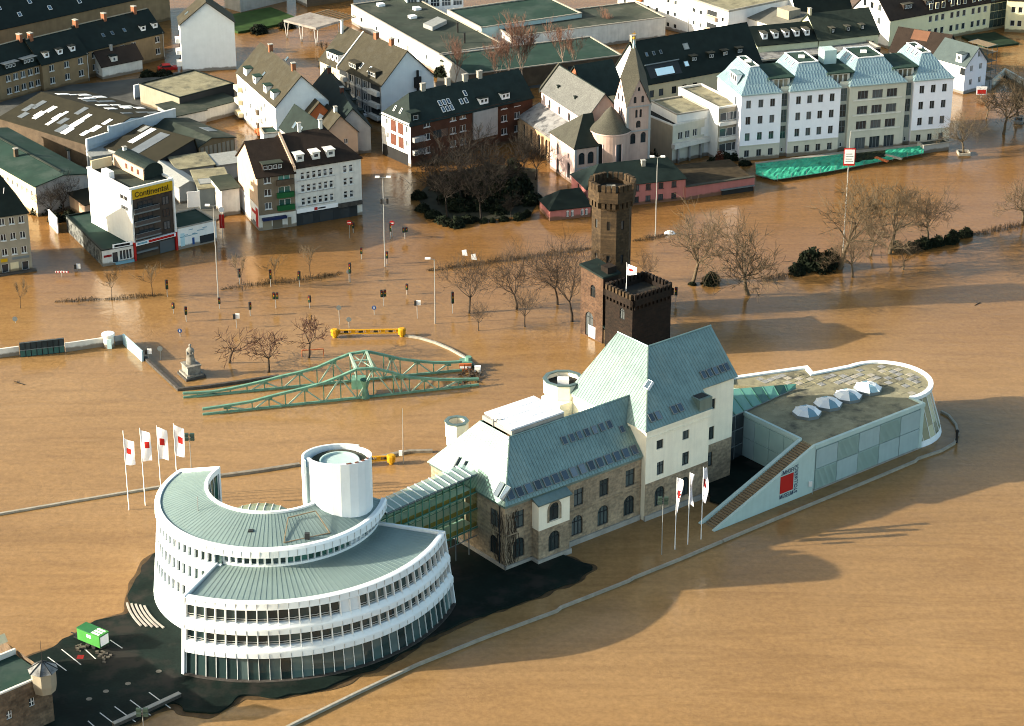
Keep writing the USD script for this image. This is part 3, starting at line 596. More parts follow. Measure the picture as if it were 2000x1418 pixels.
part(of, 'drum_roof', G().lathe((*dc, 0), [(0, 19.1), (DR - .3, 19.1)], 28), 'roof_felt'); drum_shell(DR - .1, DR + .5, math.radians(66), math.radians(202), 14, 12.4, lambda x: 19.0 - .55 * math.sin(x), 'panel_white', 'drum_gap_floor')
part(of, 'drum_inner_ring', G().lathe((*dc, 0), [(2.5, 19.1), (2.5, 19.45), (2.3, 19.45), (2.3, 19.2), (0, 19.2)], 24), 'panel_white', smooth=30)
for k in range(4):
    a = math.radians(292 + 15 * k); e = np.array([math.cos(a), math.sin(a)]); tt = np.array([-e[1], e[0]]); q0 = dc + e * (DR - .36); z = zt(a)
    part(of, 'vent_slot', G().hexa([(*(q0 + s * tt * .34 + o * e), zz) for zz in (z - .32, z + .012) for s, o in ((-1, -.06), (1, -.06), (1, .3), (-1, .3))]), 'brick_red')
# joints between the cladding sheets of the white bands
for i in range(NB + 1):
    a = bays[i]; w = .02 / 22; g = G()
    for R0, z0, z1 in ((22.47, 9.4, 10.15), (Rlow(7.75) + .52, 6.38, 6.95), (Rlow(4.85) + .52, 3.42, 4.05)): g.hexa([cyl(R, x, z) for z in (z0, z1) for R, x in ((R0 - .1, a - w), (R0 + .012, a - w), (R0 + .012, a + w), (R0 - .1, a + w))])
    part(of, 'sheet_joint', g, 'concrete')
for i in range(46):
    a = UA0 + .03 + i * (UA1 - UA0 - .06) / 45; w = .02 / 14; g = G(); g.hexa([cyl(R, x, z) for z in (12.05, 12.85) for R, x in ((14.5, a - w), (14.67, a - w), (14.67, a + w), (14.5, a + w))]); part(of, 'sheet_joint', g, 'concrete')
q = [cyl(9.6, math.radians(-72), 14.52), cyl(13.2, math.radians(-78), 13.12), cyl(13.2, math.radians(-52), 13.12), cyl(9.6, math.radians(-50), 14.52)]
for i in range(4): part(of, 'roof_rail_frame', G().bar(q[i] + [0, 0, .12], q[(i + 1) % 4] + [0, 0, .12], .1, .1), 'wood_step')
# roof furniture
for px, py in ((549, 1028), (600, 1046), (490, 1040)):
    b = P(px, py, 13.6); part(of, 'roof_vent', G().box(b[0] - .3, b[0] + .3, b[1] - .25, b[1] + .25, b[2] - .6, b[2] + .35), 'frame_dark')
b = P(387, 998, 14.); part(of, 'roof_mast', G().tube(b - [0, 0, .5], b + [0, 0, 2.], .05, k=5), 'metal_pole')
# glazed pavilion roof in the court behind
pc = P(505, 1012, 4.4); RP = 4.6
gp = thing('glass_pavilion', 'low round greenish glass roof with pale ribs inside the curved office court', 'pavilion', (pc[0], pc[1], 0))
part(gp, 'drum_base', G().lathe((pc[0], pc[1], 0), [(RP - .1, -1.), (RP - .1, 4.2)], 32), 'office_white')
for i in range(9):   # strips of glass between parallel ribs, gently vaulted
    x0, x1 = -RP + i * 2 * RP / 9, -RP + (i + 1) * 2 * RP / 9; zz = lambda x, y: 4.25 + .7 * max(0, 1 - (x * x + y * y) / RP / RP); c0, c1 = math.sqrt(max(RP * RP - x0 * x0, 0)), math.sqrt(max(RP * RP - x1 * x1, 0)); g = G()
    for k in range(6):
        t0, t1 = -1 + k / 3, -1 + (k + 1) / 3; g.quad(*[(pc[0] + x, pc[1] + c * t, zz(x, c * t)) for x, c, t in ((x0, c0, t0), (x1, c1, t0), (x1, c1, t1), (x0, c0, t1))])
    part(gp, 'roof_pane', g, 'glass_pavilion')
    if i:
        g = G()
        for k in range(6): t0, t1 = -1 + k / 3, -1 + (k + 1) / 3; g.bar((pc[0] + x0, pc[1] + c0 * t0, zz(x0, c0 * t0) + .03), (pc[0] + x0, pc[1] + c0 * t1, zz(x0, c0 * t1) + .03), .08, .08)
        part(gp, 'rib', g, 'frame_white')
# ================================================================ old customs hall (stone) with its tall block and turrets
MF = Fr((-.85, 259.22), (math.cos(A_MUS), math.sin(A_MUS)), 23.3, 16.)
mu = thing('museum_hall', 'old stone customs hall with steep blue-grey metal roofs and taller white plastered block', 'building', MF.pt(0, 0, 0))
Z0 = -1.2
ST = ('frame_dark', 'glass_blue')
# hall front: stone, arched windows below, cross windows above, white oriel bay
S = MF.side('f', 23.3, 16.)
wins = [(x, 1.3, 1.9, 2.9, 'arch3', *ST) for x in (2.2, 12.1, 16.6, 21.2)] + [(x, 5.6, 1.6, 2.5, 'vt', *ST) for x in (2.3, 12.3, 16.7, 21.3)]
wall(mu, S, [(0, Z0), (23.3, Z0), (23.3, 9.5), (0, 9.5)], wins, 'museum_stone', rev=.25, name='stone_wall')
def string(S, x0, x1, z, h=.18, d=.1, mat='museum_stone', nm='string_course'): part(mu, nm, G().sbox(S, x0, x1, z, z + h, -d, .003), mat)
string(S, 0, 4.38, 5.0); string(S, 9.62, 23.2, 5.0); string(S, 0, 23.2, 9.2, .3, .22, 'roof_metal', 'gutter')
part(mu, 'plinth', G().sbox(S, -.25, 4.3, Z0, .75, -.25, .003).sbox(S, 9.7, 23.1, Z0, .75, -.25, .003), 'concrete')
# bay
BY = Fr(MF.pt(4.4, -1.4), MF.u, 5.2, 1.4)
for k, W in (('f', 5.2), ('l', 1.4), ('r', 1.4)):
    Sb = BY.side(k); w1 = [(2.6, 1.3, 1.9, 2.9, 'arch3', *ST)] if k == 'f' else []; w2 = [(2.6, 5.75, 1.7, 2.6, 'archv', *ST)] if k == 'f' else []
    wall(mu, Sb, rect(0, Z0, W, 4.95), w1, 'museum_stone', rev=.25, name='stone_wall'); wall(mu, Sb, rect(0, 4.95, W, 8.75), w2, 'plaster_museum', rev=.25, name='plaster_wall')
part(mu, 'window_surround', G().poly(BY.side('f'), sg.Polygon(archp(2.6, 5.7, 2.4, 3.0)).difference(sg.Polygon(archp(2.6, 5.75, 1.7, 2.6))), d=-.03), 'museum_stone')
part(mu, 'bay_plinth', G().box(-.25, 5.45, -.25, 1.4, Z0, .75, BY), 'concrete')
part(mu, 'bay_roof', G().slab([BY.pt(-.25, -.3, 8.8), BY.pt(5.45, -.3, 8.8), BY.pt(5.45, 1.6, 9.6), BY.pt(-.25, 1.6, 9.6)], .2), 'roof_metal')
# hall end (towards the glass bridge): creeper-grown stone
S = MF.side('l', 23.3, 16.)
wall(mu, S, rect(0, Z0, 16, 9.5), [(13.6, 1.5, 1.9, 2.8, 'arch3', *ST), (13.6, 5.6, 1.6, 2.5, 'vt', *ST), (2.2, 5.6, 1.5, 2.4, 'vt', *ST), (4.8, 1.5, 1.8, 2.8, 'arch3', *ST)], 'museum_stone', rev=.25, name='stone_wall')
string(S, 0, 16, 5.0); string(S, 0, 16.2, 9.2, .3, .22, 'roof_metal', 'gutter'); part(mu, 'plinth', G().sbox(S, 0, 16.25, Z0, .75, -.25, .003), 'concrete')
part(mu, 'downpipe', G().tube(S.pt(14.9, .3, -.12), S.pt(14.9, 9.2, -.12), .08, k=6), 'frame_dark')
wall(mu, MF.side('b', 23.3, 16.), rect(0, Z0, 23.3, 9.5), [], 'museum_stone', name='stone_wall')
# creeper on the corner
rng = np.random.default_rng(5); g = G()
for k in range(26):
    p = np.array([rng.uniform(.1, 2.0), .8]); S1 = MF.side('f', 23.3, 16.) if k % 2 else None
    for j in range(14):
        q = p + [rng.normal(0, .16), rng.uniform(.3, .75)]
        if q[1] > 8.6: break
        a, b = ((S1.pt(p[0], p[1], -.05), S1.pt(q[0], q[1], -.05)) if k % 2 else (S.pt(16 - p[0], p[1], -.05), S.pt(16 - q[0], q[1], -.05))); g.tube(a, b, .035, .03, k=3); p = q
solo('creeper', g, 'bark_dark', 'bare brown creeper climbing the stone corner of the museum hall', 'creeper', kind='stuff')
# truncated hip roof: end slope in the sun, long front slope
ZE, ZT = 9.6, 16.; ov = .35; A = 4.75; B0, B1 = 5.1, 11.4
RB = 'roof_metal'
s_end = roof(mu, [MF.pt(-ov, 16 + ov, ZE), MF.pt(-ov, -ov, ZE), MF.pt(A, B0, ZT), MF.pt(A, B1, ZT)], RB, rib=(.5, .05, .04))
s_fr = roof(mu, [MF.pt(-ov, -ov, ZE), MF.pt(24.5, -ov, ZE), MF.pt(27., B0, ZT), MF.pt(A, B0, ZT)], RB, rib=(.5, .05, .04))
UF = 14.2   # the flat panelled part ends here; beyond it a plain ridge
roof(mu, [MF.pt(UF, 16 + ov, ZE), MF.pt(-ov, 16 + ov, ZE), MF.pt(A, B1, ZT), MF.pt(UF, B1, ZT)], RB)
roof(mu, [MF.pt(24.5, 14., 10.), MF.pt(UF, 14., 10.), MF.pt(UF, B0, ZT), MF.pt(27., B0, ZT)], RB)
part(mu, 'flat_roof_end', G().quad(MF.pt(UF, B0, ZT - 6), MF.pt(UF, B1 + 4, ZT - 6), MF.pt(UF, B1, ZT), MF.pt(UF, B0, ZT)), 'plaster_museum')
part(mu, 'ridge_cap', G().tube(MF.pt(A, B0, ZT), MF.pt(26.6, B0, ZT), .12, k=6), RB); part(mu, 'hip_cap', G().tube(MF.pt(-ov, -ov, ZE), MF.pt(A, B0, ZT), .11, k=6), RB)
# flat panel roof behind the ridge
for i in range(4):
    b0 = B0 + .35 + i * 1.62; part(mu, 'flat_roof_panel', G().slab([MF.pt(A + .5 + .2 * i, b0, 16.75), MF.pt(UF, b0, 16.75), MF.pt(UF, b0 + 1.5, 16.75), MF.pt(A + .5 + .2 * i, b0 + 1.5, 16.75)], .22), 'roof_panel_white')
part(mu, 'roof_plinth', G().box(A + .55, UF - .1, B0 + .25, B1 + .2, ZT - .1, 16.52, MF), 'concrete')
for k in range(3): part(mu, 'roof_vent', G().tube(MF.pt(A + .5 + .4 * k, B1 - 2.2 - .3 * k, ZT - .1), MF.pt(A + .5 + .4 * k, B1 - 2.2 - .3 * k, ZT + .9), .13, k=8, cap=True), 'metal_pole')
for x in np.linspace(1.5, 22.6, 15): s_fr.skylight(mu, x, .55, 1.05, 1.35, pm='glass_sky', h=.22)
for x in np.linspace(12.8, 20.6, 7): s_fr.skylight(mu, x, 5.0, .8, 1.15, h=.16)
s_fr.skylight(mu, 22.2, 3.9, .7, 1.0, h=.14)
for x in (14.3, 15.6): s_end.skylight(mu, x, .6, .9, 2.0, h=.2)
for x in (5.2, 6.6): s_end.skylight(mu, x, .7, .15, 2.0, h=.35)
# tall block ---------------------------------------------------------
TF = Fr(MF.pt(23.3, -.8), MF.u, 11.5, 16.)
S = TF.side('f')
wall(mu, S, rect(0, Z0, 11.5, 5.45), [(2.7, 1.5, 1.8, 2.9, 'arch3', *ST), (7.2, 1.5, 1.8, 2.9, 'arch3', *ST)], 'museum_stone', rev=.25, name='stone_wall')
wall(mu, S, rect(0, 5.45, 11.5, 13.4), [(2.7, 6.2, 1.25, 1.95, 'vt', *ST), (7.3, 6.2, 1.25, 1.95, 'vt', *ST), (2.5, 10.1, 1.2, 1.35, 'v', *ST), (7.2, 10.1, 1.2, 1.35, 'v', *ST)], 'plaster_museum', rev=.22, name='plaster_wall')
string(S, 0, 11.5, 5.35, .16, .07); string(S, -.1, 11.6, 12.2, .14, .12, 'plaster_museum', 'cornice'); string(S, -.15, 11.7, 13.1, .4, .22, 'plaster_museum', 'cornice'); part(mu, 'plinth', G().sbox(S, -.1, 11.6, Z0, .75, -.25, .003), 'concrete')
for x in (0, 10.3): part(mu, 'quoin', G().sbox(S, x, x + 1.2, .75, 5.3, -.07, .003), 'museum_stone')
S = TF.side('l'); wall(mu, S, rect(0, Z0, 16, 13.4), [], 'plaster_museum', name='plaster_wall'); string(S, 0, 16.2, 13.1, .4, .2, 'plaster_museum', 'cornice')
wall(mu, TF.side('r'), rect(0, Z0, 2.4, 13.4), [], 'plaster_museum', name='plaster_wall')
RF = Fr(TF.pt(11.5, 2.4), MF.u, 6.7, 15.6)
S = RF.side('f'); wall(mu, S, rect(0, Z0, 6.7, 6.3), [(2.55, 2.9, 1.2, 2.2, 'vt', *ST)], 'museum_stone', rev=.22, name='stone_wall')
wall(mu, S, rect(0, 6.3, 6.7, 15.2), [(2.7, 7.0, 1.2, 2.0, 'vt', *ST), (2.7, 11.6, 1.2, 1.6, 'vt', *ST)], 'plaster_museum', rev=.22, name='plaster_wall')
S = RF.side('r'); wall(mu, S, [(0, Z0), (12.1, Z0), (12.1, 14.2), (5.3, 21.1), (0, 15.2)], [], 'plaster_museum', name='plaster_wall')
# its roof: long front slope over both parts, sunny hip at the left, gable at the right
ZR = 21.3; sl = (ZR - 13.6) / 7.7
zf = lambda b: 13.6 + sl * b
t_hip = roof(mu, [TF.pt(-.3, 16.2, 13.5), TF.pt(-.3, -.3, 13.5), TF.pt(6.9, 7.7, ZR), TF.pt(6.9, 14., ZR)], RB, rib=(.5, .05, .04))
t_f1 = roof(mu, [TF.pt(-.3, -.3, 13.5), TF.pt(11.8, -.3, 13.5), TF.pt(11.8, 7.7, ZR), TF.pt(6.9, 7.7, ZR)], RB, rib=(.5, .05, .04))
t_f2 = roof(mu, [TF.pt(11.8, 1.9, zf(2.0)), TF.pt(18.5, 1.9, zf(2.0)), TF.pt(18.5, 7.7, ZR), TF.pt(11.8, 7.7, ZR)], RB, rib=(.5, .05, .04))
roof(mu, [TF.pt(18.5, 14.5, 14.2), TF.pt(6.9, 14.5, 14.2), TF.pt(6.9, 7.7, ZR), TF.pt(18.5, 7.7, ZR)], RB)
roof(mu, [TF.pt(13.5, 7.7, 14.2), TF.pt(13.5, 14., 14.2), TF.pt(6.9, 14., ZR), TF.pt(6.9, 7.7, ZR)], RB)
part(mu, 'back_gable', G().add([TF.pt(-.2, 16.1, 13.5), TF.pt(13.5, 14., 13.5), TF.pt(6.9, 14., ZR)], [[0, 1, 2]]), 'plaster_museum')
part(mu, 'ridge_cap', G().tube(TF.pt(6.9, 7.7, ZR), TF.pt(6.9, 14., ZR), .12, k=6), RB)
part(mu, 'ridge_cap', G().tube(TF.pt(6.9, 7.7, ZR), TF.pt(18.5, 7.7, ZR), .13, k=6), RB); part(mu, 'hip_cap', G().tube(TF.pt(-.3, -.3, 13.5), TF.pt(6.9, 7.7, ZR), .12, k=6), RB)
for x in (1.6, 2.75, 5.6, 6.75): t_f1.skylight(mu, x + .3, 1.0, .85, 1.25, h=.2)
for x in (1.3, 2.4, 3.5, 4.6, 5.6): t_f2.skylight(mu, x, 1.2, .8, 1.2, h=.2)
part(mu, 'roof_box', G().box(9.4, 11.7, -.2, 2.6, 13.5, 15.3, TF), 'roof_metal'); part(mu, 'roof_box_opening', G().box(9.7, 11.4, .3, 2.3, 15.3, 15.34, TF), 'frame_dark')
t_hip.skylight(mu, 12.5, 5.2, .9, 1.3, fm='roof_panel_white', h=.4)
# round turrets at the back
def turret(px, py, z, R, n, zb, roof_z, label):
    c = P(px, py, z); c3 = (c[0], c[1], 0)
    q = part(mu, 'turret', G().lathe(c3, [(R * .88, zb), (R * .88, z - 2.6), (R, z - 2.0), (R, z), (R - .35, z), (R - .35, roof_z)], n), 'plaster_museum', smooth=25, label=label)
    part(q, 'turret_roof', G().lathe(c3, [(R - .3, roof_z), (0, roof_z + .05)], n), 'roof_felt_dark'); part(q, 'turret_coping', G().lathe(c3, [(R + .12, z), (R + .12, z + .16), (R - .45, z + .16), (R - .45, z)], n), 'roof_metal')
    for k in range(n): a = (k + .5) * 2 * math.pi / n; part(q, 'slit_window', G().box(-.18, .18, -.05, .05, z - 4.6, z - 3.4, Fr((c[0] + R * .88 * math.cos(a), c[1] + R * .88 * math.sin(a)), (-math.sin(a), math.cos(a)))), 'glass_dark')
    return q, c
q, c = turret(1100, 740, 14.6, 2.75, 10, -1., 14.0, 'octagonal turret with flat dark roof behind the tall block')
part(q, 'roof_hatch', G().box(c[0] - .8, c[0] + .8, c[1] - .6, c[1] + .6, 14., 14.7), 'paint_white')
turret(892, 823, 11.8, 1.6, 8, -1., 10.6, 'slim turret with hollow top behind the sunny roof end')
part(mu, 'link_wall', G().box(21.0, 24.2, 14.5, 18.5, Z0, 12.3, MF), 'plaster_museum')

# ================================================================ glass bridge between office and hall
BF = Fr(MF.pt(-15.6, 4.2), MF.pt(.1, 5.9) - MF.pt(-15.6, 4.2), 15.7, 2.7)
br = thing('glass_bridge', 'green glazed footbridge on two levels joining the curved office to the stone hall', 'bridge', BF.pt(0, 0, 0))
zb, zt_ = 4.0, 11.9
NB_ = 13
for lv in (4.2, 6.9, 9.2): part(br, 'floor_slab', G().box(0, 15.7, .12, 2.58, lv - .22, lv, BF), 'plaster_white')
for i in range(NB_):
    for lv in (4.2, 6.9, 9.2): part(br, 'spandrel', G().sbox(BF.side('f'), i * 15.7 / NB_ + .06, (i + 1) * 15.7 / NB_ - .06, lv - .25, lv + .65, .13, .17), 'spandrel_gold')
for sd in ('f', 'b'):
    S = BF.side(sd)
    for i in range(NB_):
        x0, x1 = i * 15.7 / NB_, (i + 1) * 15.7 / NB_
        for z0, z1 in ((4.2, 6.8), (6.8, 9.3), (9.3, 11.75)): part(br, 'glass_pane', G().quad(S.pt(x0 + .04, z0 + .03), S.pt(x1 - .04, z0 + .03), S.pt(x1 - .04, z1 - .03), S.pt(x0 + .04, z1 - .03)), 'pane_green')
        part(br, 'mullion', G().sbox(S, x0 - .04, x0 + .04, 2.8, zt_, -.06, .1), 'frame_green')
    for z in (4.1, 6.8, 9.3, 11.8): part(br, 'rail', G().sbox(S, 0, 15.7, z - .06, z + .06, -.09, .05), 'frame_green' if z < 11 else 'frame_grey')
    for i in range(6, 13): part(br, 'lower_frame', G().sbox(S, i * 15.7 / NB_, (i + 1) * 15.7 / NB_, 2.8, 2.9, -.05, .05), 'frame_grey')
    for x in (7.2, 9.6, 12.0, 14.4): part(br, 'column', G().tube(S.pt(x, -1, .3), S.pt(x, 4.1, .3), .09, k=6), 'frame_grey')
for i in range(NB_):   # shallow pitched glass roof
    x0, x1 = i * 15.7 / NB_, (i + 1) * 15.7 / NB_
    part(br, 'roof_pane', G().quad(BF.pt(x0 + .04, -.05, 11.95), BF.pt(x1 - .04, -.05, 11.95), BF.pt(x1 - .04, 2.75, 12.35), BF.pt(x0 + .04, 2.75, 12.35)), 'pane_roof')
    part(br, 'roof_bar', G().bar(BF.pt(x0, -.05, 11.97), BF.pt(x0, 2.75, 12.37), .12, .14), 'frame_white')
part(br, 'roof_blind', G().slab([BF.pt(0, .05, 11.6), BF.pt(15.7, .05, 11.6), BF.pt(15.7, 2.6, 11.75), BF.pt(0, 2.6, 11.75)], .05), 'pane_green')
# ================================================================ ship-shaped glass and metal museum wing
def M2(a, b, z=0.): return MF.pt(a, b, z)
sh = thing('museum_wing', 'grey metal-clad museum wing shaped like a ship with rounded glass bow and stair ramp', 'building', M2(47.3, -8.8, 0))
ZS = 7.
bowc, bowR = np.array([70.8, 0.1]), 6.7
arc = [(bowc[0] + bowR * math.cos(t), bowc[1] + bowR * 1.0 * math.sin(t)) for t in np.radians(np.linspace(-100, 92, 20))]
outline = [(47.3, -8.8), (69.2, -8.8), (69.2, -6.2)] + arc + [(64.2, 8.4), (65.2, 10.6), (53.6, 14.8), (52.3, 13.2), (58.8, 6.2), (47.3, 5.9)]
wp = [M2(a, b)[:2] for a, b in outline]
base = [(47.3, -8.8), (69.2, -8.8), (69.2, -6.2)] + [(bowc[0] + (bowR + 1.6) * math.cos(t), bowc[1] + (bowR + 1.0) * math.sin(t)) for t in np.radians(np.linspace(-78, 92, 18))] + [(64.2, 8.4), (65.2, 10.6), (53.6, 14.8), (52.3, 13.2), (58.8, 6.2), (47.3, 5.9)]
part(sh, 'roof_deck', G().prism(wp, ZS - .45, ZS), 'roof_moss')
# core walls
SF = Fr(M2(47.3, -8.8), MF.u, 21.9, 14.7)
core = [M2(a, b)[:2] for a, b in [(47.34, -8.74), (69.14, -8.74), (69.14, 4.), (64.2, 8.3), (65.1, 10.5), (53.6, 14.7), (52.4, 13.2), (58.9, 6.1), (47.34, 5.86)]]
part(sh, 'core_wall', G().prism(core, -1.2, ZS - .45), 'panel_white')
# white parapet round the roof edge
def strip(pts, z0, z1, w, nm, mat, off=0.):
    L = sg.LineString([M2(a, b)[:2] for a, b in pts]).buffer(w / 2, cap_style=2, join_style=2)
    return part(sh, nm, G().prism(np.array(L.exterior.coords)[:-1], z0, z1), mat)
strip([(47.3, 5.9), (47.3, -6.1)], ZS - .35, ZS + .22, .4, 'parapet', 'panel_white')
strip([(47.3, -8.8), (69.3, -8.8), (69.3, -6.2)], ZS - .35, ZS + .22, .45, 'parapet', 'panel_white')
strip([(69.3, -6.2)] + arc + [(64.2, 8.4), (65.2, 10.6), (53.6, 14.8), (52.3, 13.2)], ZS - .3, ZS + .25, .7, 'parapet', 'office_white')
# clay-tile like paving slabs on the far roof: pale joints
rng = np.random.default_rng(11); inner = sg.Polygon(outline).buffer(-.7)
for a in np.arange(52, 78, 1.15):
    for b in np.arange(-8, 14, 1.15):
        t = sg.box(a, b, a + .95, b + .95)
        near = sg.Point(a, b).distance(sg.LineString([(66.5, -5), (67.5, 4), (58, 9)]))
        pr = .9 if b - 2.2 > -(a - 62) * .55 + 2 or a > 68.5 else .0
        if inner.contains(t) and rng.random() < pr * .85:
            h = ZS + rng.uniform(.03, .07); part(sh, 'roof_slab', G().box(a, a + .95, b, b + .95, ZS - .02, h, MF), ['roof_lead', 'roof_moss', 'concrete_pale'][int(rng.integers(3))])
for a, w, d in ((61., 2.6, .1), (69.2, 1.5, .1)): pass
# front cladding: five bays of two panels, recessed joints
S = SF.side('f'); xs = np.linspace(.35, 21.6, 6)
for i in range(5):
    for k, (z0, z1) in enumerate(((.25, 3.3), (3.4, 6.35))):
        g = G().sbox(S, xs[i] + .05, xs[i + 1] - .05, z0, z1, -.1, .05)
        if (i + k) % 2 == 0 and i < 4 or i == 1 and k: 
            for x in np.arange(xs[i] + .2, xs[i + 1] - .15, .24): g.sbox(S, x, x + .07, z0 + .1, z1 - .1, -.16, -.09)
        part(sh, 'cladding_panel', g, 'panel_grey_mesh' if ((i + k) % 2 == 0 and i < 4 or i == 1 and k) else 'panel_clad')
part(sh, 'base_strip', G().sbox(S, -.3, 21.95, -1., .2, -.14, .05), 'concrete')
S = SF.side('l'); xl = np.linspace(.2, 11.8, 5)
for i in range(4):
    for z0, z1 in ((.3, 3.2), (3.3, 6.3)): part(sh, 'cladding_panel', G().sbox(S, xl[i] + .05, xl[i + 1] - .05, z0, z1, -.09, .05), 'panel_grey_mesh' if i else 'panel_clad')
# bow: leaning glass cone with mullions over a white skirt
bt = np.radians(np.linspace(-106, 95, 19))
def bow(t, z): f = 1 - z / ZS; return M2(bowc[0] + (bowR - .25 + 1.5 * f) * math.cos(t), bowc[1] - 1.1 * f + (bowR - .25 + 1.5 * f) * math.sin(t), z)
for i in range(18):
    for z0, z1 in ((.8, 2.4), (2.4, 6.6)): part(sh, 'bow_pane', G().quad(bow(bt[i], z0), bow(bt[i + 1], z0), bow(bt[i + 1], z1), bow(bt[i], z1)), 'glass_bow')
    part(sh, 'bow_mullion', G().tube(bow(bt[i], .7), bow(bt[i], 6.7), .06, k=4), 'frame_white')
g = G(); ins = lambda t, z: M2(bowc[0] + (bowR + 1.1) * math.cos(t), bowc[1] + (bowR + .3) * math.sin(t), z)
for i in range(18):
    a, b = bt[i], bt[i + 1]; g.quad(bow(a, -1.), bow(b, -1.), bow(b, .8), bow(a, .8))
part(sh, 'bow_skirt', g, 'office_white'); 
part(sh, 'jog_wall', G().box(68.7, 69.5, -8.9, -5.6, -1.2, ZS - .3, MF), 'panel_white')
# stair ramp with white cheeks
a0, a1, b0, b1 = 29.2, 47.3, -8.75, -6.1
zr = lambda a: (a - a0) / (a1 - a0) * ZS
for b, w in ((b0, .45), (b1, .5)):
    g = G(); q = []
    for a, zz in ((a0 - .6, -1.2), (a1 + .02, -1.2), (a1 + .02, ZS + .22), (a0 - .6, .1)): q.append((a, zz))
    v = [M2(a, b - w / 2, z) for a, z in q] + [M2(a, b + w / 2, z) for a, z in q]
    part(sh, 'ramp_cheek', g.add(v, [[0, 1, 2], [0, 2, 3], [4, 6, 5], [4, 7, 6], [0, 4, 5], [0, 5, 1], [1, 5, 6], [1, 6, 2], [2, 6, 7], [2, 7, 3], [3, 7, 4], [3, 4, 0]]), 'panel_white')
N = 44
for i in range(N):
    a = a0 + (a1 - a0) * i / N; z = zr(a)
    part(sh, 'stair_tread', G().box(a, a + (a1 - a0) / N * .78, b0 + .22, b1 - .24, z - .12, z + .04, MF), 'wood_step')
part(sh, 'ramp_soffit', G().slab([M2(a0, b0, -.2), M2(a1, b0, ZS - .2), M2(a1, b1, ZS - .2), M2(a0, b1, -.2)], .1), 'frame_dark')
# octagonal dome lights
for px, py in ((1576, 802), (1617, 785), (1656, 770), (1695, 755)):
    c = P(px, py, ZS + .6); c3 = (c[0], c[1], 0); R = 2.0
    d = part(sh, 'dome_light', G().lathe(c3, [(R + .1, ZS), (R + .1, ZS + .45), (R - .1, ZS + .45)], 8), 'frame_grey')
    for k in range(8):
        t0, t1 = k * math.pi / 4, (k + 1) * math.pi / 4; q = lambda r, t, z: np.array([c[0] + r * math.cos(t), c[1] + r * math.sin(t), z])
        part(d, 'dome_pane', G().add([q(R + .05, t0, ZS + .45), q(R + .05, t1, ZS + .45), q(1.2, t1, ZS + 1.0), q(1.2, t0, ZS + 1.0), q(0, 0, ZS + 1.2)], [[0, 1, 2], [0, 2, 3], [3, 2, 4]]), ['dome_white', 'dome_white', 'dome_blue', 'dome_white'][k % 4])
        part(d, 'dome_rib', G().bar(q(R + .08, t0, ZS + .5), q(.1, t0, ZS + 1.24), .07, .07), 'paint_white')
# glazed wedge link to the old hall
LF = Fr(M2(41.6, 4.6), M2(58.6, 6.1) - M2(41.6, 4.6), 17., 6.)
for i in range(9):
    x0, x1 = i * 17. / 9, (i + 1) * 17. / 9
    t0, t1 = i / 9, (i + 1) / 9
    p = [LF.pt(x0, 0, 7.3), LF.pt(x1, 0, 7.25), M2(45. + 13.6 * t1, 13.2 - 7. * t1, 7.9), M2(45. + 13.6 * t0, 13.2 - 7. * t0, 7.9)]
    part(sh, 'link_roof_pane', G().quad(*p), 'glass_green'); part(sh, 'link_bar', G().bar(p[0], p[3], .09, .12), 'frame_green')
    S = LF.side('f')
    if i < 4:
        for z0, z1 in ((-.5, 2.3), (2.3, 4.8), (4.8, 7.2)): part(sh, 'link_pane', G().sbox(S, x0 + .05, x1 - .05, z0 + .05, z1 - .05, 0, .05), 'glass_dark')
        part(sh, 'link_mullion', G().sbox(S, x0 - .05, x0 + .05, -.5, 7.3, -.08, .05), 'frame_grey')
for z in (2.3, 4.8, 7.2): part(sh, 'link_rail', G().sbox(LF.side('f'), 0, 17, z - .06, z + .06, -.09, .03), 'frame_grey')
# lettering on the ramp wall
S = Side(); Sf = MF.side('f'); S.o, S.ex, S.n = M2(0, b0 - .225 - .012), Sf.ex, Sf.n
def lettering(text, x, z, h, mat, rot=False, parent=None, depth=.03, Sd=None, bold=False, wid=None, nm='lettering'):
    m = meshkit.text_mesh(text, h, depth, bold=bold); v = np.array(m.vertices); Sd = Sd or S
    if wid: v[:, 0] *= wid / v[:, 0].max()
    if rot: v = np.c_[-v[:, 1], v[:, 0], v[:, 2]]
    pts = np.array([Sd.pt(x + a, z + b, -c) for a, b, c in v])
    return part(parent or sh, nm, G().add(pts, m.faces), mat)
part(sh, 'red_square', G().sbox(S, 40.75, 43.25, 1.75, 4.35, -.03, .02), 'paint_red')
lettering('IMHOFF', 40.85, 4.55, .62, 'paint_navy', wid=2.6)
lettering('STOLLWERCK', 44.1, 1.0, .62, 'paint_navy', rot=True, wid=4.4)
lettering('MUSEUM', 40.7, .95, .62, 'paint_navy', wid=2.6)
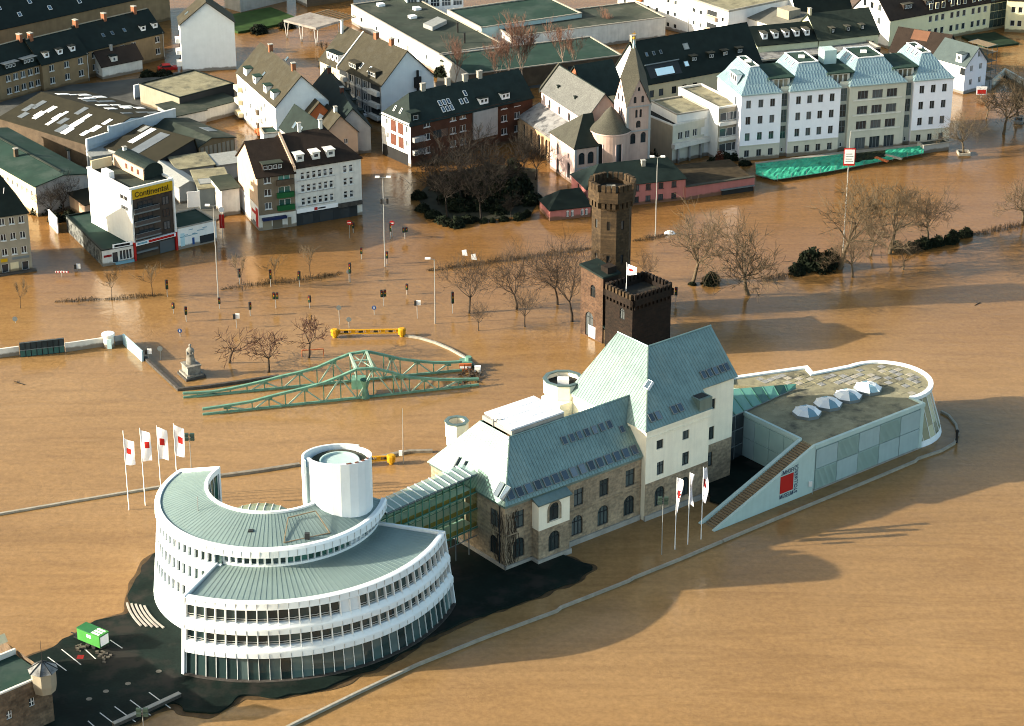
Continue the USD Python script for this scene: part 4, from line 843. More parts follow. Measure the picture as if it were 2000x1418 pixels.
# ================================================================ brick water tower with crenellated round shaft and square keep
mt = thing('crenellated_tower', 'tall brown brick harbour tower with crenellated round top beside a square keep', 'tower', (*P(1200, 668)[:2], 0))
KF = Fr(P(1236, 582, 10.4), MF.u, 1, 1); KF.W = KF.loc(1309, 557, 10.4)[0]; KF.D = KF.loc(1199, 557, 10.4)[1] + .6
kh = 10.4
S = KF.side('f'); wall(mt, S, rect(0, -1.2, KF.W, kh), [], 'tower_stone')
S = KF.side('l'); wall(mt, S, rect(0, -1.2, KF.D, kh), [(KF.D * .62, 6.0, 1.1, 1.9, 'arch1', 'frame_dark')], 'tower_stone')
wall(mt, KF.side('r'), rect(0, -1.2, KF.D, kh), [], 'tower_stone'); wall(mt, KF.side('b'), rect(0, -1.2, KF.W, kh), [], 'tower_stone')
part(mt, 'keep_roof', G().box(.3, KF.W - .3, .3, KF.D - .3, kh - 1.2, kh - 1.1, KF), 'roof_felt_dark')
for k in 'flrb':
    S = KF.side(k); n = int(S.L / .75)
    part(mt, 'corbel_band', G().sbox(S, -.28, S.L + .28, kh - 1.5, kh - .4, -.28, .3), 'tower_stone')
    for i in range(n):
        x = (i + .5) * S.L / n
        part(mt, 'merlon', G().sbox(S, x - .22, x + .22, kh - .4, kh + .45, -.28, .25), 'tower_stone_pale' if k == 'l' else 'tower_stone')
        part(mt, 'corbel', G().sbox(S, x - .14, x + .14, kh - 2.1, kh - 1.5, -.26, .05), 'tower_stone')
# gate wing
WB = P(1176, 671, 0); WF = Fr(WB, MF.u, 3.2, 1.); WF.D = WF.loc(1141, 648, 0)[1]; wh = Zat(WF.pt(0, 0), 541)
S = WF.side('l'); D = WF.D
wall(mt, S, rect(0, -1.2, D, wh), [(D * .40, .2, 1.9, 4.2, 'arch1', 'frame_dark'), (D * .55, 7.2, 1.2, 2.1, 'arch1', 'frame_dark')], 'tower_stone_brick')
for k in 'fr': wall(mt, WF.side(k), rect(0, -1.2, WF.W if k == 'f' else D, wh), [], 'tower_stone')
part(mt, 'wing_roof', G().slab([WF.pt(-.2, -.2, wh), WF.pt(3.6, -.2, wh), WF.pt(3.6, D + .2, wh + .6), WF.pt(-.2, D + .2, wh + .6)], .3), 'roof_slate_green')
part(mt, 'wing_turret', G().box(1.2, 3.0, .3, 2.0, wh, wh + 1.1, WF), 'tower_stone')
part(mt, 'gate_screen', G().sbox(S, D * .40 - .1, D * .40 + 1.6, .2, 2.2, -.08, -.02), 'frame_white')
part(mt, 'porch', G().box(.2, 2.6, -2.0, -.02, -1, 2.4, WF), 'tower_stone_pale'); part(mt, 'porch_roof', G().slab([WF.pt(0, -2.3, 2.4), WF.pt(2.8, -2.3, 2.4), WF.pt(2.8, 0, 3.1), WF.pt(0, 0, 3.1)], .2), 'roof_slate_green')
# octagonal shaft
sc = P(1196, 351, 23.2); sc3 = (sc[0], sc[1], 0); a8 = math.radians(11.)
def octo(r, z, k): a = a8 + k * math.pi / 4; return np.array([sc[0] + r * math.cos(a), sc[1] + r * math.sin(a), z])
RS = 3.3
for k in range(8):
    A, B = octo(RS, 0, k), octo(RS, 0, k + 1); S = Side(); S.o, S.ex = A, (B - A) / np.linalg.norm(B - A); S.n = np.array([-S.ex[1], S.ex[0], 0]); S.L = np.linalg.norm(B - A)
    wall(mt, S, rect(0, -1.2, S.L, 20.2), [(S.L / 2, z, .55, 1.5, 'n', 'frame_dark') for z in (9.8, 15.6)], 'tower_stone_pale', name='shaft_wall', rev=.2)
    part(mt, 'crown_wall', G().sbox(S, -.28, S.L + .28, 20.4, 22.2, -.62, -.05), 'tower_stone_pale')
    for i in range(3):
        x = (i + .5) * S.L / 3
        part(mt, 'corbel', G().sbox(S, x - .28, x + .28, 19.3, 20.4, -.5, .02), 'tower_stone_pale')
        part(mt, 'merlon', G().sbox(S, x - .32, x + .32, 22.2, 23.3, -.66, -.08), 'tower_stone_pale')
part(mt, 'shaft_roof', G().lathe(sc3, [(3.3, 21.6), (0, 21.8)], 8, a8, a8 + 2 * math.pi), 'roof_felt_dark'); part(mt, 'roof_hatch', G().box(sc[0] - .9, sc[0] + .5, sc[1] - .2, sc[1] + .5, 21.7, 22.2), 'concrete_pale')

# ================================================================ flags
def banner(par, base, H, L, Wd, droop=0., phase=0., red=True, seed=0, mat='cloth_white', yaw=-.1, emat='paint_red'):
    """cloth hanging from the pole, waving; thickness 1 cm; emblem square as a sub-part"""
    ex = np.array([math.cos(yaw), math.sin(yaw), 0]); ny = np.array([-ex[1], ex[0], 0]); n, m = 9, 6
    def p(i, j, o=0.):
        s, t = j / m, i / n; x = Wd * s * (1 - droop * t * .3); z = H - .15 - L * t - .35 * Wd * s * (1 - t) - .1 * math.sin(3 * s + phase)
        y = (.05 + .10 * s) * math.sin(4 * t + 3 * s + phase) * (1 + 3 * max(droop - .2, 0))
        return base + ex * x + ny * (y + o) + np.array([0, 0, z])
    def sheet(i0, i1, j0, j1, o0, o1):
        g = G()
        for i in range(i0, i1):
            for j in range(j0, j1): g.quad(p(i, j, o0), p(i, j + 1, o0), p(i + 1, j + 1, o0), p(i + 1, j, o0)); g.quad(p(i + 1, j, o1), p(i + 1, j + 1, o1), p(i, j + 1, o1), p(i, j, o1))
        return g
    f = part(par, 'flag', sheet(0, n, 0, m, -.006, .006), mat)
    if red: part(f, 'emblem', sheet(3, 5, 1 + seed % 2, 4 + seed % 2, -.012, .012), emat)
    return f
for k, ((bx, by), (tx, ty), L, lab) in enumerate([((252, 996), (242, 841), 3.9, 'leftmost white flag with red square on a pale pole, hung lowest of the four'), ((284, 987), (274, 836), 4.7, 'second white flag from the left with red square on its pole'), ((316, 979), (306, 831), 4.9, 'third white flag from the left with red square, beside the curved office'), ((348, 971), (339, 827), 4.7, 'rightmost of the four white flags with red square behind the curved roof')]):
    b = P(bx, by); H = Zat(b, ty); t = thing('flagpole', lab, 'flag', b, group='white flags left of the curved office')
    part(t, 'pole', G().tube(b - [0, 0, 1.5], b + [0, 0, H], .075, .045, 6, True), 'paint_white')
    banner(t, b + [.06, 0, 0], H - (1.0 if k == 0 else .1), L, 1.35, .1, k * 1.7, True, k)
for k, ((bx, by), ty, lab) in enumerate([((1318, 1073), 932, 'left of three limp white flags in front of the museum hall'), ((1343, 1063), 922, 'middle of three limp white flags in front of the museum hall'), ((1369, 1053), 912, 'right of three limp white flags, nearest the stair ramp')]):
    b = P(bx, by); H = Zat(b, ty); t = thing('flagpole', lab, 'flag', b, group='limp flags in front of the museum hall')
    part(t, 'pole', G().tube(b - [0, 0, 1.5], b + [0, 0, H], .07, .045, 6, True), 'paint_white')
    banner(t, b + [.05, 0, 0], H, [4.9, 4.8, 5.0][k], .62, 1.2, k * 2.3 + 1, True, 0, yaw=.3, emat='paint_red_dark')
def flag_small(bx, by, bz, ty, lab):
    b = P(bx, by, bz); H = Zat(b, ty) - bz; t = thing('flagpole', lab, 'flag', b)
    part(t, 'pole', G().tube(b - [0, 0, 1.], b + [0, 0, H], .06, .04, 6, True), 'paint_white'); banner(t, b + [.05, 0, 0], H, 1.9, 1.7, .2, 1.1, True, 0, yaw=-.35)
flag_small(1223, 563, 10.0, 512, 'white flag with red mark flying from the square keep')
flag_small(1206, 330, .3, 283, 'white flag with red mark in front of the church apse')

# ================================================================ lamp masts
def mast(px, py, ty, lab, kind='double', group=None, top=None, r=.11):
    b = P(px, py); H = Zat(b, ty); t = thing('street_lamp', lab, 'street lamp', b, group=group)
    part(t, 'pole', G().tube(b - [0, 0, 1.5], b + [0, 0, H], r, r * .55, 7, True), 'metal_pole')
    if kind == 'double':
        for s in (-1, 1): part(t, 'lamp_arm', G().bar(b + [0, 0, H - .05], b + [s * .75, 0, H + .12], .08, .08), 'metal_pole'); part(t, 'lamp_head', G().box(b[0] + s * .95 - .38, b[0] + s * .95 + .38, b[1] - .2, b[1] + .2, H, H + .26), 'paint_white')
    if kind == 'single': part(t, 'lamp_arm', G().bar(b + [0, 0, H - .1], b + [-.8, 0, H + .1], .08, .08), 'metal_pole'); part(t, 'lamp_head', G().box(b[0] - 1.5, b[0] - .6, b[1] - .18, b[1] + .18, H, H + .22), 'paint_white')
    if kind == 'flood':
        for s, z in ((-.4, -.1), (.4, -.1), (-.4, -.7), (.4, -.7)):
            part(t, 'floodlight', G().box(b[0] + s - .28, b[0] + s + .28, b[1] - .22, b[1] + .18, H + z - .22, H + z + .2), 'frame_green_dark')
        for z in (-.1, -.7): part(t, 'cross_bar', G().box(b[0] - .6, b[0] + .6, b[1] - .04, b[1] + .04, H + z - .04, H + z + .04), 'metal_pole')
    if kind == 'plain': part(t, 'signal_box', G().box(b[0] - .62, b[0] - .14, b[1] - .1, b[1] + .1, 1.2, 2.0), 'paint_white')
    return t
mast(427, 590, 402, 'tall grey double-headed lamp standing in the flood before the tyre shop'); t = mast(752, 521, 347, 'tall double-headed lamp with small signal boxes beside the white corner house')
b = P(752, 521); part(t, 'signal_head', G().box(b[0] - .5, b[0] - .16, b[1] - .2, b[1] + .2, 11.6, 12.5), 'metal_dark'); part(t, 'signal_head', G().box(b[0] + .5, b[0] + .85, b[1] - .2, b[1] + .2, 11.6, 12.5), 'metal_dark')
mast(850, 632, 506, 'single-headed lamp left of the dark riverside trees', 'single'); mast(1280, 461, 307, 'double-headed lamp in front of the pink convent wing')
mast(788, 905, 798, 'thin bare mast with white box beside the small yellow barrier', 'plain', r=.07); mast(377, 966, 848, 'mast with four floodlights behind the curved office', 'flood', r=.08); mast(1292, 1083, 972, 'mast with four floodlights beside the limp flags', 'flood', r=.08); mast(281, 1432, 1385, 'dark lamp mast on the quay wall of the parking court', 'flood', r=.08)
mast(1587, 965, 953, 'low lamp at the foot of the museum wing wall', 'plain', r=.06)

# ================================================================ old green swing bridge, decks under water
tb = thing('swing_bridge', 'old green steel truss swing bridge standing half drowned in the harbour', 'bridge', (*P(660, 770)[:2], 0))
def truss(bl, br_, tops):
    A, B = P(*bl), P(*br_); out = []
    for x, y in tops:
        lo, hi = -.05, 1.05
        for _ in range(30):
            m = (lo + hi) / 2
            if pix(A + (B - A) * m)[0] < x: lo = m
            else: hi = m
        q = A + (B - A) * lo; z = max(Zat(q, y), .5); out.append((q, z))
    return out
near = truss((395, 811), (936, 753), [(396, 799), (444, 792), (493, 784), (526, 775), (558, 767), (596, 758), (633, 748), (666, 735), (698, 721), (730, 719), (769, 728), (784, 733), (800, 737), (829, 739), (857, 741), (896, 741), (935, 740)])
far = truss((357, 778), (905, 724), [(358, 768), (386, 767), (415, 765), (450, 759), (483, 752), (517, 744), (551, 735), (586, 727), (620, 718), (652, 704), (685, 691), (717, 686), (750, 693), (766, 697), (782, 701), (815, 705), (847, 708), (875, 708), (902, 706)])
for tr in (near, far):
    n = len(tr)
    for i in range(n - 1):
        (a, za), (b, zb_) = tr[i], tr[i + 1]; up = np.array([0, 0, 1.])
        part(tb, 'top_chord', G().bar(a + up * za, b + up * zb_, .42, .34), 'metal_green'); part(tb, 'bottom_chord', G().bar(a + up * .12, b + up * .12, .32, .36), 'metal_green')
        if za > .9 and i % 2 == 1:
            part(tb, 'gusset', G().box(a[0] - .5, a[0] + .5, a[1] - .1, a[1] + .1, za - .55, za + .1), 'metal_green')
        if i: part(tb, 'post', G().bar(a + up * -.6, a + up * za, .16, .16), 'metal_green')
        if max(za, zb_) > 1.2 and i and i < n - 2:
            hi_, lo_ = (i, i + 1) if i % 2 == 1 or i in (9, 10) else (i + 1, i)
            part(tb, 'diagonal', G().bar(tr[hi_][0] + up * (tr[hi_][1] - .2), tr[lo_][0] + up * -.1, .2, .2), 'metal_green_pale')
up = np.array([0, 0, 1.])
for (i, j) in ((8, 10), (9, 11)):
    a, b = near[i][0] + up * near[i][1], far[j][0] + up * far[j][1]; part(tb, 'portal_beam', G().bar(a, b, .32, .3), 'metal_green_pale'); part(tb, 'portal_brace', G().bar(a - up * 1.6, b - up * .2, .14, .14), 'metal_green_pale')
part(tb, 'portal_tie', G().bar((near[8][0] + far[10][0]) / 2 + up * near[8][1], (near[9][0] + far[11][0]) / 2 + up * near[9][1], .2, .2), 'metal_green_pale')
part(tb, 'portal_cross', G().bar(near[8][0] + up * near[8][1], far[11][0] + up * far[11][1], .1, .1), 'metal_green_pale'); part(tb, 'portal_cross', G().bar(near[9][0] + up * near[9][1], far[10][0] + up * far[10][1], .1, .1), 'metal_green_pale')
part(tb, 'turning_post', G().lathe((*((near[9][0] + near[8][0]) / 2)[:2], 0), [(.9, -1), (.55, .6), (.35, 1.6), (.8, 3.0)], 10), 'metal_green'); part(tb, 'winch_house', G().box(*[((near[8][0] + far[10][0]) / 2)[0] + q for q in (-.2, 1.9)], *[((near[8][0] + far[10][0]) / 2)[1] + q for q in (-2.4, -.4)], 1.2, 2.7), 'metal_green')
c = P(910, 716); part(tb, 'end_locking_gear', G().box(c[0] - 1., c[0] + 1., c[1] - .8, c[1] + .8, -.5, 1.1).lathe((c[0] + .4, c[1], 0), [(.6, 1.1), (.5, 1.7), (0, 1.7)], 8), 'metal_green')
# drift and hoarding at the bridge end
rng = np.random.default_rng(3); g = G()
for k in range(34):
    c = P(rng.uniform(902, 940), 735 + rng.normal(0, 9)); a = rng.uniform(0, 3.1); d = np.array([math.cos(a), math.sin(a), rng.normal(0, .25)]) * rng.uniform(.4, 1.4); g.bar(c - d + up * .1, c + d + up * rng.uniform(.1, .7), .14, .1)
solo('driftwood', g, 'bark_dark', 'heap of brown driftwood caught at the end of the green bridge', 'driftwood', kind='stuff')
for (px, py, w, h, mat, lab) in [(909, 722, 1.9, 1.0, 'paint_orange', 'orange and white barrier board leaning in the drift at the bridge end'), (933, 725, 1.0, .9, 'paint_white', 'white plastic tank floating beside the driftwood')]:
    c = P(px, py); t = thing('barrier_board' if mat != 'paint_white' else 'water_tank', lab, 'barrier' if mat != 'paint_white' else 'tank', c)
    part(t, 'body', G().box(c[0] - w / 2, c[0] + w / 2, c[1] - .25, c[1] + .25, -.2, h), mat); part(t, 'white_band', G().box(c[0] - w / 2 + .1, c[0] + w / 2 - .1, c[1] - .27, c[1] - .25, h * .35, h * .7), 'paint_white')
wall_line('pier_wall', [(790, 657), (820, 662), (850, 671), (880, 684), (905, 698), (925, 714), (938, 733)], .35, -1.5, .35, 'concrete_pale', 'thin pale curved pier wall between yellow barrier and green bridge')
wall_line('pier_wall', [(283, 701), (305, 722), (330, 745), (349, 763), (400, 758), (470, 748), (545, 737)], .5, -1.5, .45, 'stone_dark', 'dark moss-grown pier wall beside the statue')
# yellow lattice barriers
def gate(a, b, lab, zt=1.25):
    A, B = P(*a, 0.), P(*b, 0.); t = thing('yellow_barrier', lab, 'barrier', A); d = (B - A) / np.linalg.norm(B - A); L = np.linalg.norm(B - A)
    for z in (.65, zt): part(t, 'rail', G().bar(A + up * z, B + up * z, .3, .14), 'paint_yellow')
    n = max(3, int(L / 1.1))
    for i in range(n + 1): q = A + d * L * i / n; part(t, 'lattice_post', G().bar(q + up * .65, q + up * zt + d * .001, .12, .12), 'paint_yellow')
    for i in range(n): part(t, 'lattice_panel', G().bar(A + d * (L * i / n + .25) + up * .95, A + d * (L * (i + 1) / n - .25) + up * .95, .1, .34), 'frame_dark' if i % 2 else 'paint_yellow')
    for q in (A, B): part(t, 'end_buffer', G().lathe((q[0], q[1], 0), [(.32, -1), (.34, .3), (.62, .4), (.66, 1.3), (.45, 1.45), (0, 1.45)], 10), 'paint_yellow')
gate((654, 659), (785, 657), 'long yellow lattice barrier standing in the flood behind the green bridge'); gate((700, 909), (764, 906), 'short yellow barrier half hidden behind the white drum')
# orange gantry behind the third small tree
c0, c1 = P(590, 697), P(632, 694); t = thing('orange_gantry', 'orange tubular frame standing behind the red-brown tree by the green bridge', 'frame', c0)
part(t, 'cross_bar', G().bar(c0 + up * 1.1, c1 + up * 1.1, .14, .14), 'paint_orange'); part(t, 'leg', G().tube(c0 - up, c0 + up * 1.1, .07), 'paint_orange'); part(t, 'leg', G().tube(c1 - up, c1 + up * 1.1, .07), 'paint_orange')

# ================================================================ harbour wall, gate and hut at the left
wall_line('white_harbour_wall', [(-20, 701), (38, 693)], .3, -1.5, 1.5, 'plaster_white_old', 'pale harbour wall at the left picture edge beside the dark flood gate')
wall_line('white_harbour_wall', [(128, 687), (203, 676)], .3, -1.5, 1.5, 'plaster_white_old', 'pale harbour wall between the dark flood gate and the white hut')
wall_line('white_harbour_wall', [(224, 674), (240, 671)], .3, -1.5, 1.5, 'plaster_grey', 'short shaded wall right of the white hut')
wall_line('white_harbour_wall', [(242, 672), (279, 706)], .3, -1.5, 1.75, 'paint_pale_blue', 'pale blue wall running away from the corner beside the white hut')
A, B = P(40, 698), P(127, 688); t = thing('flood_gate', 'dark green panelled flood gate in the pale harbour wall', 'gate', A); S = Side(); S.o = A; S.ex = (B - A) / np.linalg.norm(B - A); S.n = np.array([-S.ex[1], S.ex[0], 0]); S.L = np.linalg.norm(B - A); H = Zat(A, 670)
part(t, 'frame', G().sbox(S, 0, S.L, -1, H, 0, .2), 'frame_dark')
for i in range(8):
    x0, x1 = S.L * i / 8, S.L * (i + 1) / 8
    for z0, z1, m in ((.08, H * .45, 'gate_green'), (H * .52, H - .1, 'gate_dark')): part(t, 'gate_panel', G().sbox(S, x0 + .08, x1 - .08, z0, z1, -.07, -.003), m)
for z in (H * .48, H - .02): part(t, 'rail', G().sbox(S, 0, S.L, z - .04, z + .05, -.13, -.073), 'frame_grey')
c = P(213, 677); t = thing('white_hut', 'small round white concrete hut at the bend of the harbour wall', 'hut', c)
part(t, 'hut_wall', G().lathe((c[0], c[1], 0), [(.85, -1), (.85, 1.9)], 14), 'plaster_white_old', smooth=30); part(t, 'hut_roof', G().lathe((c[0], c[1], 0), [(.85, 1.9), (1.05, 1.95), (1.05, 2.3), (.9, 2.36), (0, 2.36)], 14), 'plaster_white', smooth=30); part(t, 'hut_door', G().box(c[0] - .1, c[0] + .6, c[1] - .95, c[1] - .78, -.5, 1.6), 'paint_pale_blue')
# statue on stepped plinth
SF_ = Fr(P(364, 746), P(403, 737) - P(364, 746), 1, 1); SF_.W = SF_.loc(403, 737, 0)[0]; SF_.D = SF_.loc(346, 730, 0)[1]; W, D = SF_.W, SF_.D
t = thing('statue', 'weathered stone statue of a robed figure on a stepped plinth in the flood', 'statue', SF_.pt(0, 0, 0))
part(t, 'plinth_step', G().box(0, W, 0, D, -1, .35, SF_), 'stone_dark'); part(t, 'plinth_step', G().box(.25, W - .25, .25, D - .25, .35, .7, SF_), 'stone_statue'); part(t, 'pedestal', G().box(.6, W - .6, .6, D - .6, .7, 1.9, SF_), 'stone_statue'); part(t, 'pedestal_cap', G().box(.48, W - .48, .48, D - .48, 1.9, 2.08, SF_), 'stone_statue')
cc = SF_.pt(W / 2, D / 2, 0); g = G(); k = 18
pr = [(.72, 2.08), (.70, 2.5), (.60, 3.0), (.52, 3.6), (.55, 4.1), (.60, 4.4), (.40, 4.65), (.18, 4.75), (.16, 4.85)]
v = []
for r, z in pr:
    for i in range(k): a = 2 * math.pi * i / k; rr = r * (1 + .10 * math.sin(5 * a + z) * (z < 3.8)); v.append([cc[0] + rr * math.cos(a), cc[1] + rr * .75 * math.sin(a), z])
f = [[q * k + i, q * k + (i + 1) % k, (q + 1) * k + (i + 1) % k] for q in range(len(pr) - 1) for i in range(k)] + [[q * k + i, (q + 1) * k + (i + 1) % k, (q + 1) * k + i] for q in range(len(pr) - 1) for i in range(k)]
g.add(v, f); g.ball(cc + [.02, -.05, 5.08], (.21, .24, .29), 2); g.tube(cc + [-.5, -.1, 4.3], cc + [-.42, -.5, 3.6], .15, .12, 8, True); g.tube(cc + [.52, -.05, 4.35], cc + [.45, -.52, 3.75], .15, .12, 8, True); g.tube(cc + [-.42, -.5, 3.6], cc + [.1, -.62, 3.75], .12, .09, 8, True); g.tube(cc + [.45, -.52, 3.75], cc + [.05, -.62, 3.85], .12, .09, 8, True)
part(t, 'robed_figure', g, 'stone_statue', smooth=50)
# green trailer on the court
TL = Fr(P(196, 1274, .3), P(216, 1262, .3) - P(196, 1274, .3), 1, 1); TL.W = 1.6; TL.D = 3.8
t = thing('green_trailer', 'bright green box trailer parked on the dark court', 'trailer', TL.pt(0, 0, .3)); W, D = TL.W, TL.D
part(t, 'body', G().box(0, W, 0, D, .85, 2.4, TL), 'paint_green'); part(t, 'roof_front', G().box(-.04, W + .04, D * .42, D + .03, 2.4, 2.5, TL), 'paint_green_dark2'); part(t, 'roof_rear', G().box(-.04, W + .04, -.03, D * .42, 2.4, 2.48, TL), 'paint_green')
for i in range(3): part(t, 'roof_stripe', G().box(.12 + .5 * i, .44 + .5 * i, .25, D * .40, 2.482, 2.495, TL), 'paint_white')
part(t, 'rear_door', G().box(.12, W - .12, -.05, -.004, 1.0, 2.28, TL), 'paint_white'); part(t, 'rear_frame', G().box(.04, W - .04, -.03, -.002, .88, 2.38, TL), 'paint_green_dark2'); part(t, 'chassis', G().box(.2, W - .2, -.1, D + .9, .68, .85, TL), 'metal_dark')
for y in (1.2, 2.1):
    for x in (.02, W - .27):
        c = TL.pt(x, y, .65); c2 = TL.pt(x + .25, y, .65); part(t, 'wheel', G().tube(c, c2, .35, k=14, cap=True), 'metal_dark')
part(t, 'drawbar', G().bar(TL.pt(W / 2, D + .8, .85), TL.pt(W / 2, D + 1.9, .75), .12, .12), 'metal_dark'); part(t, 'support_leg', G().tube(TL.pt(W / 2, D + 1.5, .3), TL.pt(W / 2, D + 1.5, .8), .05), 'metal_dark'); part(t, 'vent_panel', G().box(-.02, -.002, 1.4, 2.2, 1.7, 2.1, TL), 'paint_white')
for (px, py, r_, m, lab, nm) in [(160, 1265, .5, 'rubble', 'small pale rubble heap left of the green trailer', 'rubble_heap'), (205, 1283, .6, 'rubble', 'small pale rubble heap right behind the green trailer', 'rubble_heap')]:
    c = P(px, py, .3); g = G(); rng = np.random.default_rng(px)
    for k in range(26): q = c + [rng.normal(0, r_), rng.normal(0, r_ * .7), 0]; s_ = rng.uniform(.06, .2); g.box(q[0] - s_, q[0] + s_, q[1] - s_, q[1] + s_, .25, .3 + rng.uniform(.05, .3))
    solo(nm, g, m, lab, 'rubble', kind='stuff')
c = P(157, 1283, .304); struct('red_marking', G().box(c[0] - .4, c[0] + .4, c[1] - .45, c[1] + .45, .29, .306), 'paint_red_dark')
# mooring post at the wing's bow
b = P(1868, 864); t = thing('mooring_post', 'dark mooring post at the tip of the curled flood wall', 'post', b); part(t, 'post', G().tube(b - up, b + up * 1.6, .22, .2, 8, True), 'metal_dark'); part(t, 'post_head', G().ball(b + up * 1.8, .28), 'metal_dark')

# ================================================================ traffic lights and signs sticking out of the flood
def _tl(par, b, h, two=False):
    part(par, 'post', G().tube(b - up * 1.5, b + up * (h - .1), .06, k=6), 'metal_pole')
    for dx in ((-.28, .28) if two else (0,)):
        hd = part(par, 'signal_head', G().box(b[0] + dx - .2, b[0] + dx + .2, b[1] - .17, b[1] + .17, h - 1.0, h + .15), 'metal_dark')
        for i, m in enumerate(('paint_red_dark', 'paint_yellow', 'paint_green_dark')): part(hd, 'lens', G().tube(b + [dx, -.17, h - .05 - .33 * i], b + [dx, -.2, h - .05 - .33 * i], .11, k=8, cap=True), m)
def _sign(par, b, h, kind):
    part(par, 'post', G().tube(b - up * 1.5, b + up * h, .05, k=6), 'metal_pole'); c = b + [0, -.07, h - .25]
    if kind == 'round': part(par, 'plate', G().tube(c, c + [0, .04, 0], .42, k=16, cap=True), 'frame_grey')
    if kind == 'noentry': part(par, 'plate', G().tube(c, c + [0, .04, 0], .45, k=16, cap=True), 'paint_red'); part(par, 'bar', G().box(c[0] - .32, c[0] + .32, c[1] - .02, c[1] - .001, c[2] - .08, c[2] + .08), 'paint_white')
    if kind == 'blue': part(par, 'plate', G().tube(c, c + [0, .04, 0], .36, k=16, cap=True), 'paint_blue'); part(par, 'arrow', G().box(c[0] - .06, c[0] + .06, c[1] - .02, c[1] - .001, c[2] - .2, c[2] + .2), 'paint_white')
    if kind == 'white': part(par, 'plate', G().box(c[0] - .1, c[0] + .6, c[1] - .02, c[1] + .03, c[2] - .45, c[2] + .45), 'paint_white'); part(par, 'shade_box', G().box(c[0] - .45, c[0] - .1, c[1] - .15, c[1] + .15, c[2] - .5, c[2] + .3), 'metal_dark')
    if kind == 'barrier': part(par, 'board', G().box(c[0] - 1.1, c[0] + 1.1, c[1] - .02, c[1] + .02, c[2] - .15, c[2] + .15), 'paint_white'); [part(par, 'red_stripe', G().box(c[0] - 1. + .5 * i, c[0] - .75 + .5 * i, c[1] - .03, c[1] - .02, c[2] - .15, c[2] + .15), 'paint_red') for i in range(5)]
TLS = [(706, 506, 485, 0, 'with a bent arm before the white corner house'), (756, 516, 493, 0, 'on the right of the tall lamp in mid flood'), (684, 551, 516, 0, 'over a round pale sign right of the long hedge island'), (468, 556, 527, 0, 'at the left end of the long hedge island'), (529, 560, 529, 0, 'on the hedge island by the middle street tree'), (585, 560, 532, 0, 'on the hedge island by the right street tree'), (605, 602, 579, 0, 'above the red-brown tree nearest the green bridge'), (489, 617, 592, 0, 'between the left red-brown trees and the hedge island'), (429, 603, 583, 0, 'at the foot of the tall left lamp'),
       (795, 575, 556, 0, 'left of the single-headed lamp'), (327, 580, 549, 0, 'left of the long hedge island with a curved arm'), (339, 612, 593, 0, 'standing alone below the curved arm signal'), (364, 628, 601, 0, 'left of the tall left lamp, nearest the statue'), (763, 466, 438, 0, 'left of the red sign by the park'), (690, 455, 436, 0, 'in the shade of the white corner house'), (884, 612, 573, 0, 'under the big dark tree near the single-headed lamp'), (1320, 590, 563, 0, 'right of the square keep')]
tl0 = None
for px, py, ty, two, where in TLS:
    b = P(px, py); h = Zat(b, ty); lab = 'black traffic light ' + where
    if tl0 is None: tl0 = thing('traffic_light', lab, 'traffic light', b, group='traffic lights in the flood'); tl0.h = h; _tl(tl0, b, h)
    else: dup(tl0, b, random.Random(px).uniform(-40, 40), lab, scale=(1, 1, h / tl0.h))
tl1 = None
for px, py, ty, where in [(539, 602, 573, 'in open water below the hedge island'), (749, 598, 568, 'in open water under the tall lamp'), (791, 467, 445, 'by the park corner')]:
    b = P(px, py); h = Zat(b, ty); lab = 'pair of black traffic lights on one post ' + where
    if tl1 is None: tl1 = thing('double_traffic_light', lab, 'traffic light', b, group='traffic lights in the flood'); tl1.h = h; _tl(tl1, b, h, True)
    else: dup(tl1, b, 15, lab, scale=(1, 1, h / tl1.h))
for px, py, ty, kind, lab in [(663, 634, 598, 'round', 'large round grey sign seen from behind, left of the blue sign'), (682, 640, 621, 'round', 'small round grey sign above the long yellow barrier'), (731, 615, 598, 'blue', 'round blue road sign with white arrow above the yellow barrier'), (683, 465, 432, 'noentry', 'red no-entry sign in the shade of the white corner house'), (766, 462, 433, 'noentry', 'red no-entry sign at the park corner'), (462, 641, 614, 'white', 'white sign board above the left red-brown tree'), (815, 622, 588, 'white', 'white sign board left of the single-headed lamp'), (682, 551, 528, 'round', 'pale round sign under the signal right of the hedge island'), (121, 540, 528, 'barrier', 'red and white road barrier before the left corner house'), (151, 528, 517, 'white', 'small pale sign in the flood before the graffiti wall'), (352, 657, 643, 'blue', 'small blue sign in the water above the statue'), (30, 630, 620, 'round', 'lone dark round sign at the left picture edge'),
                                   (290, 704, 683, 'white', 'white sign board at the start of the mossy pier wall'), (314, 703, 678, 'round', 'round sign with two posts left of the statue')]:
    b = P(px, py); h = max(Zat(b, ty), .5); t = thing('road_sign', lab, 'road sign', b); _sign(t, b, h, kind)
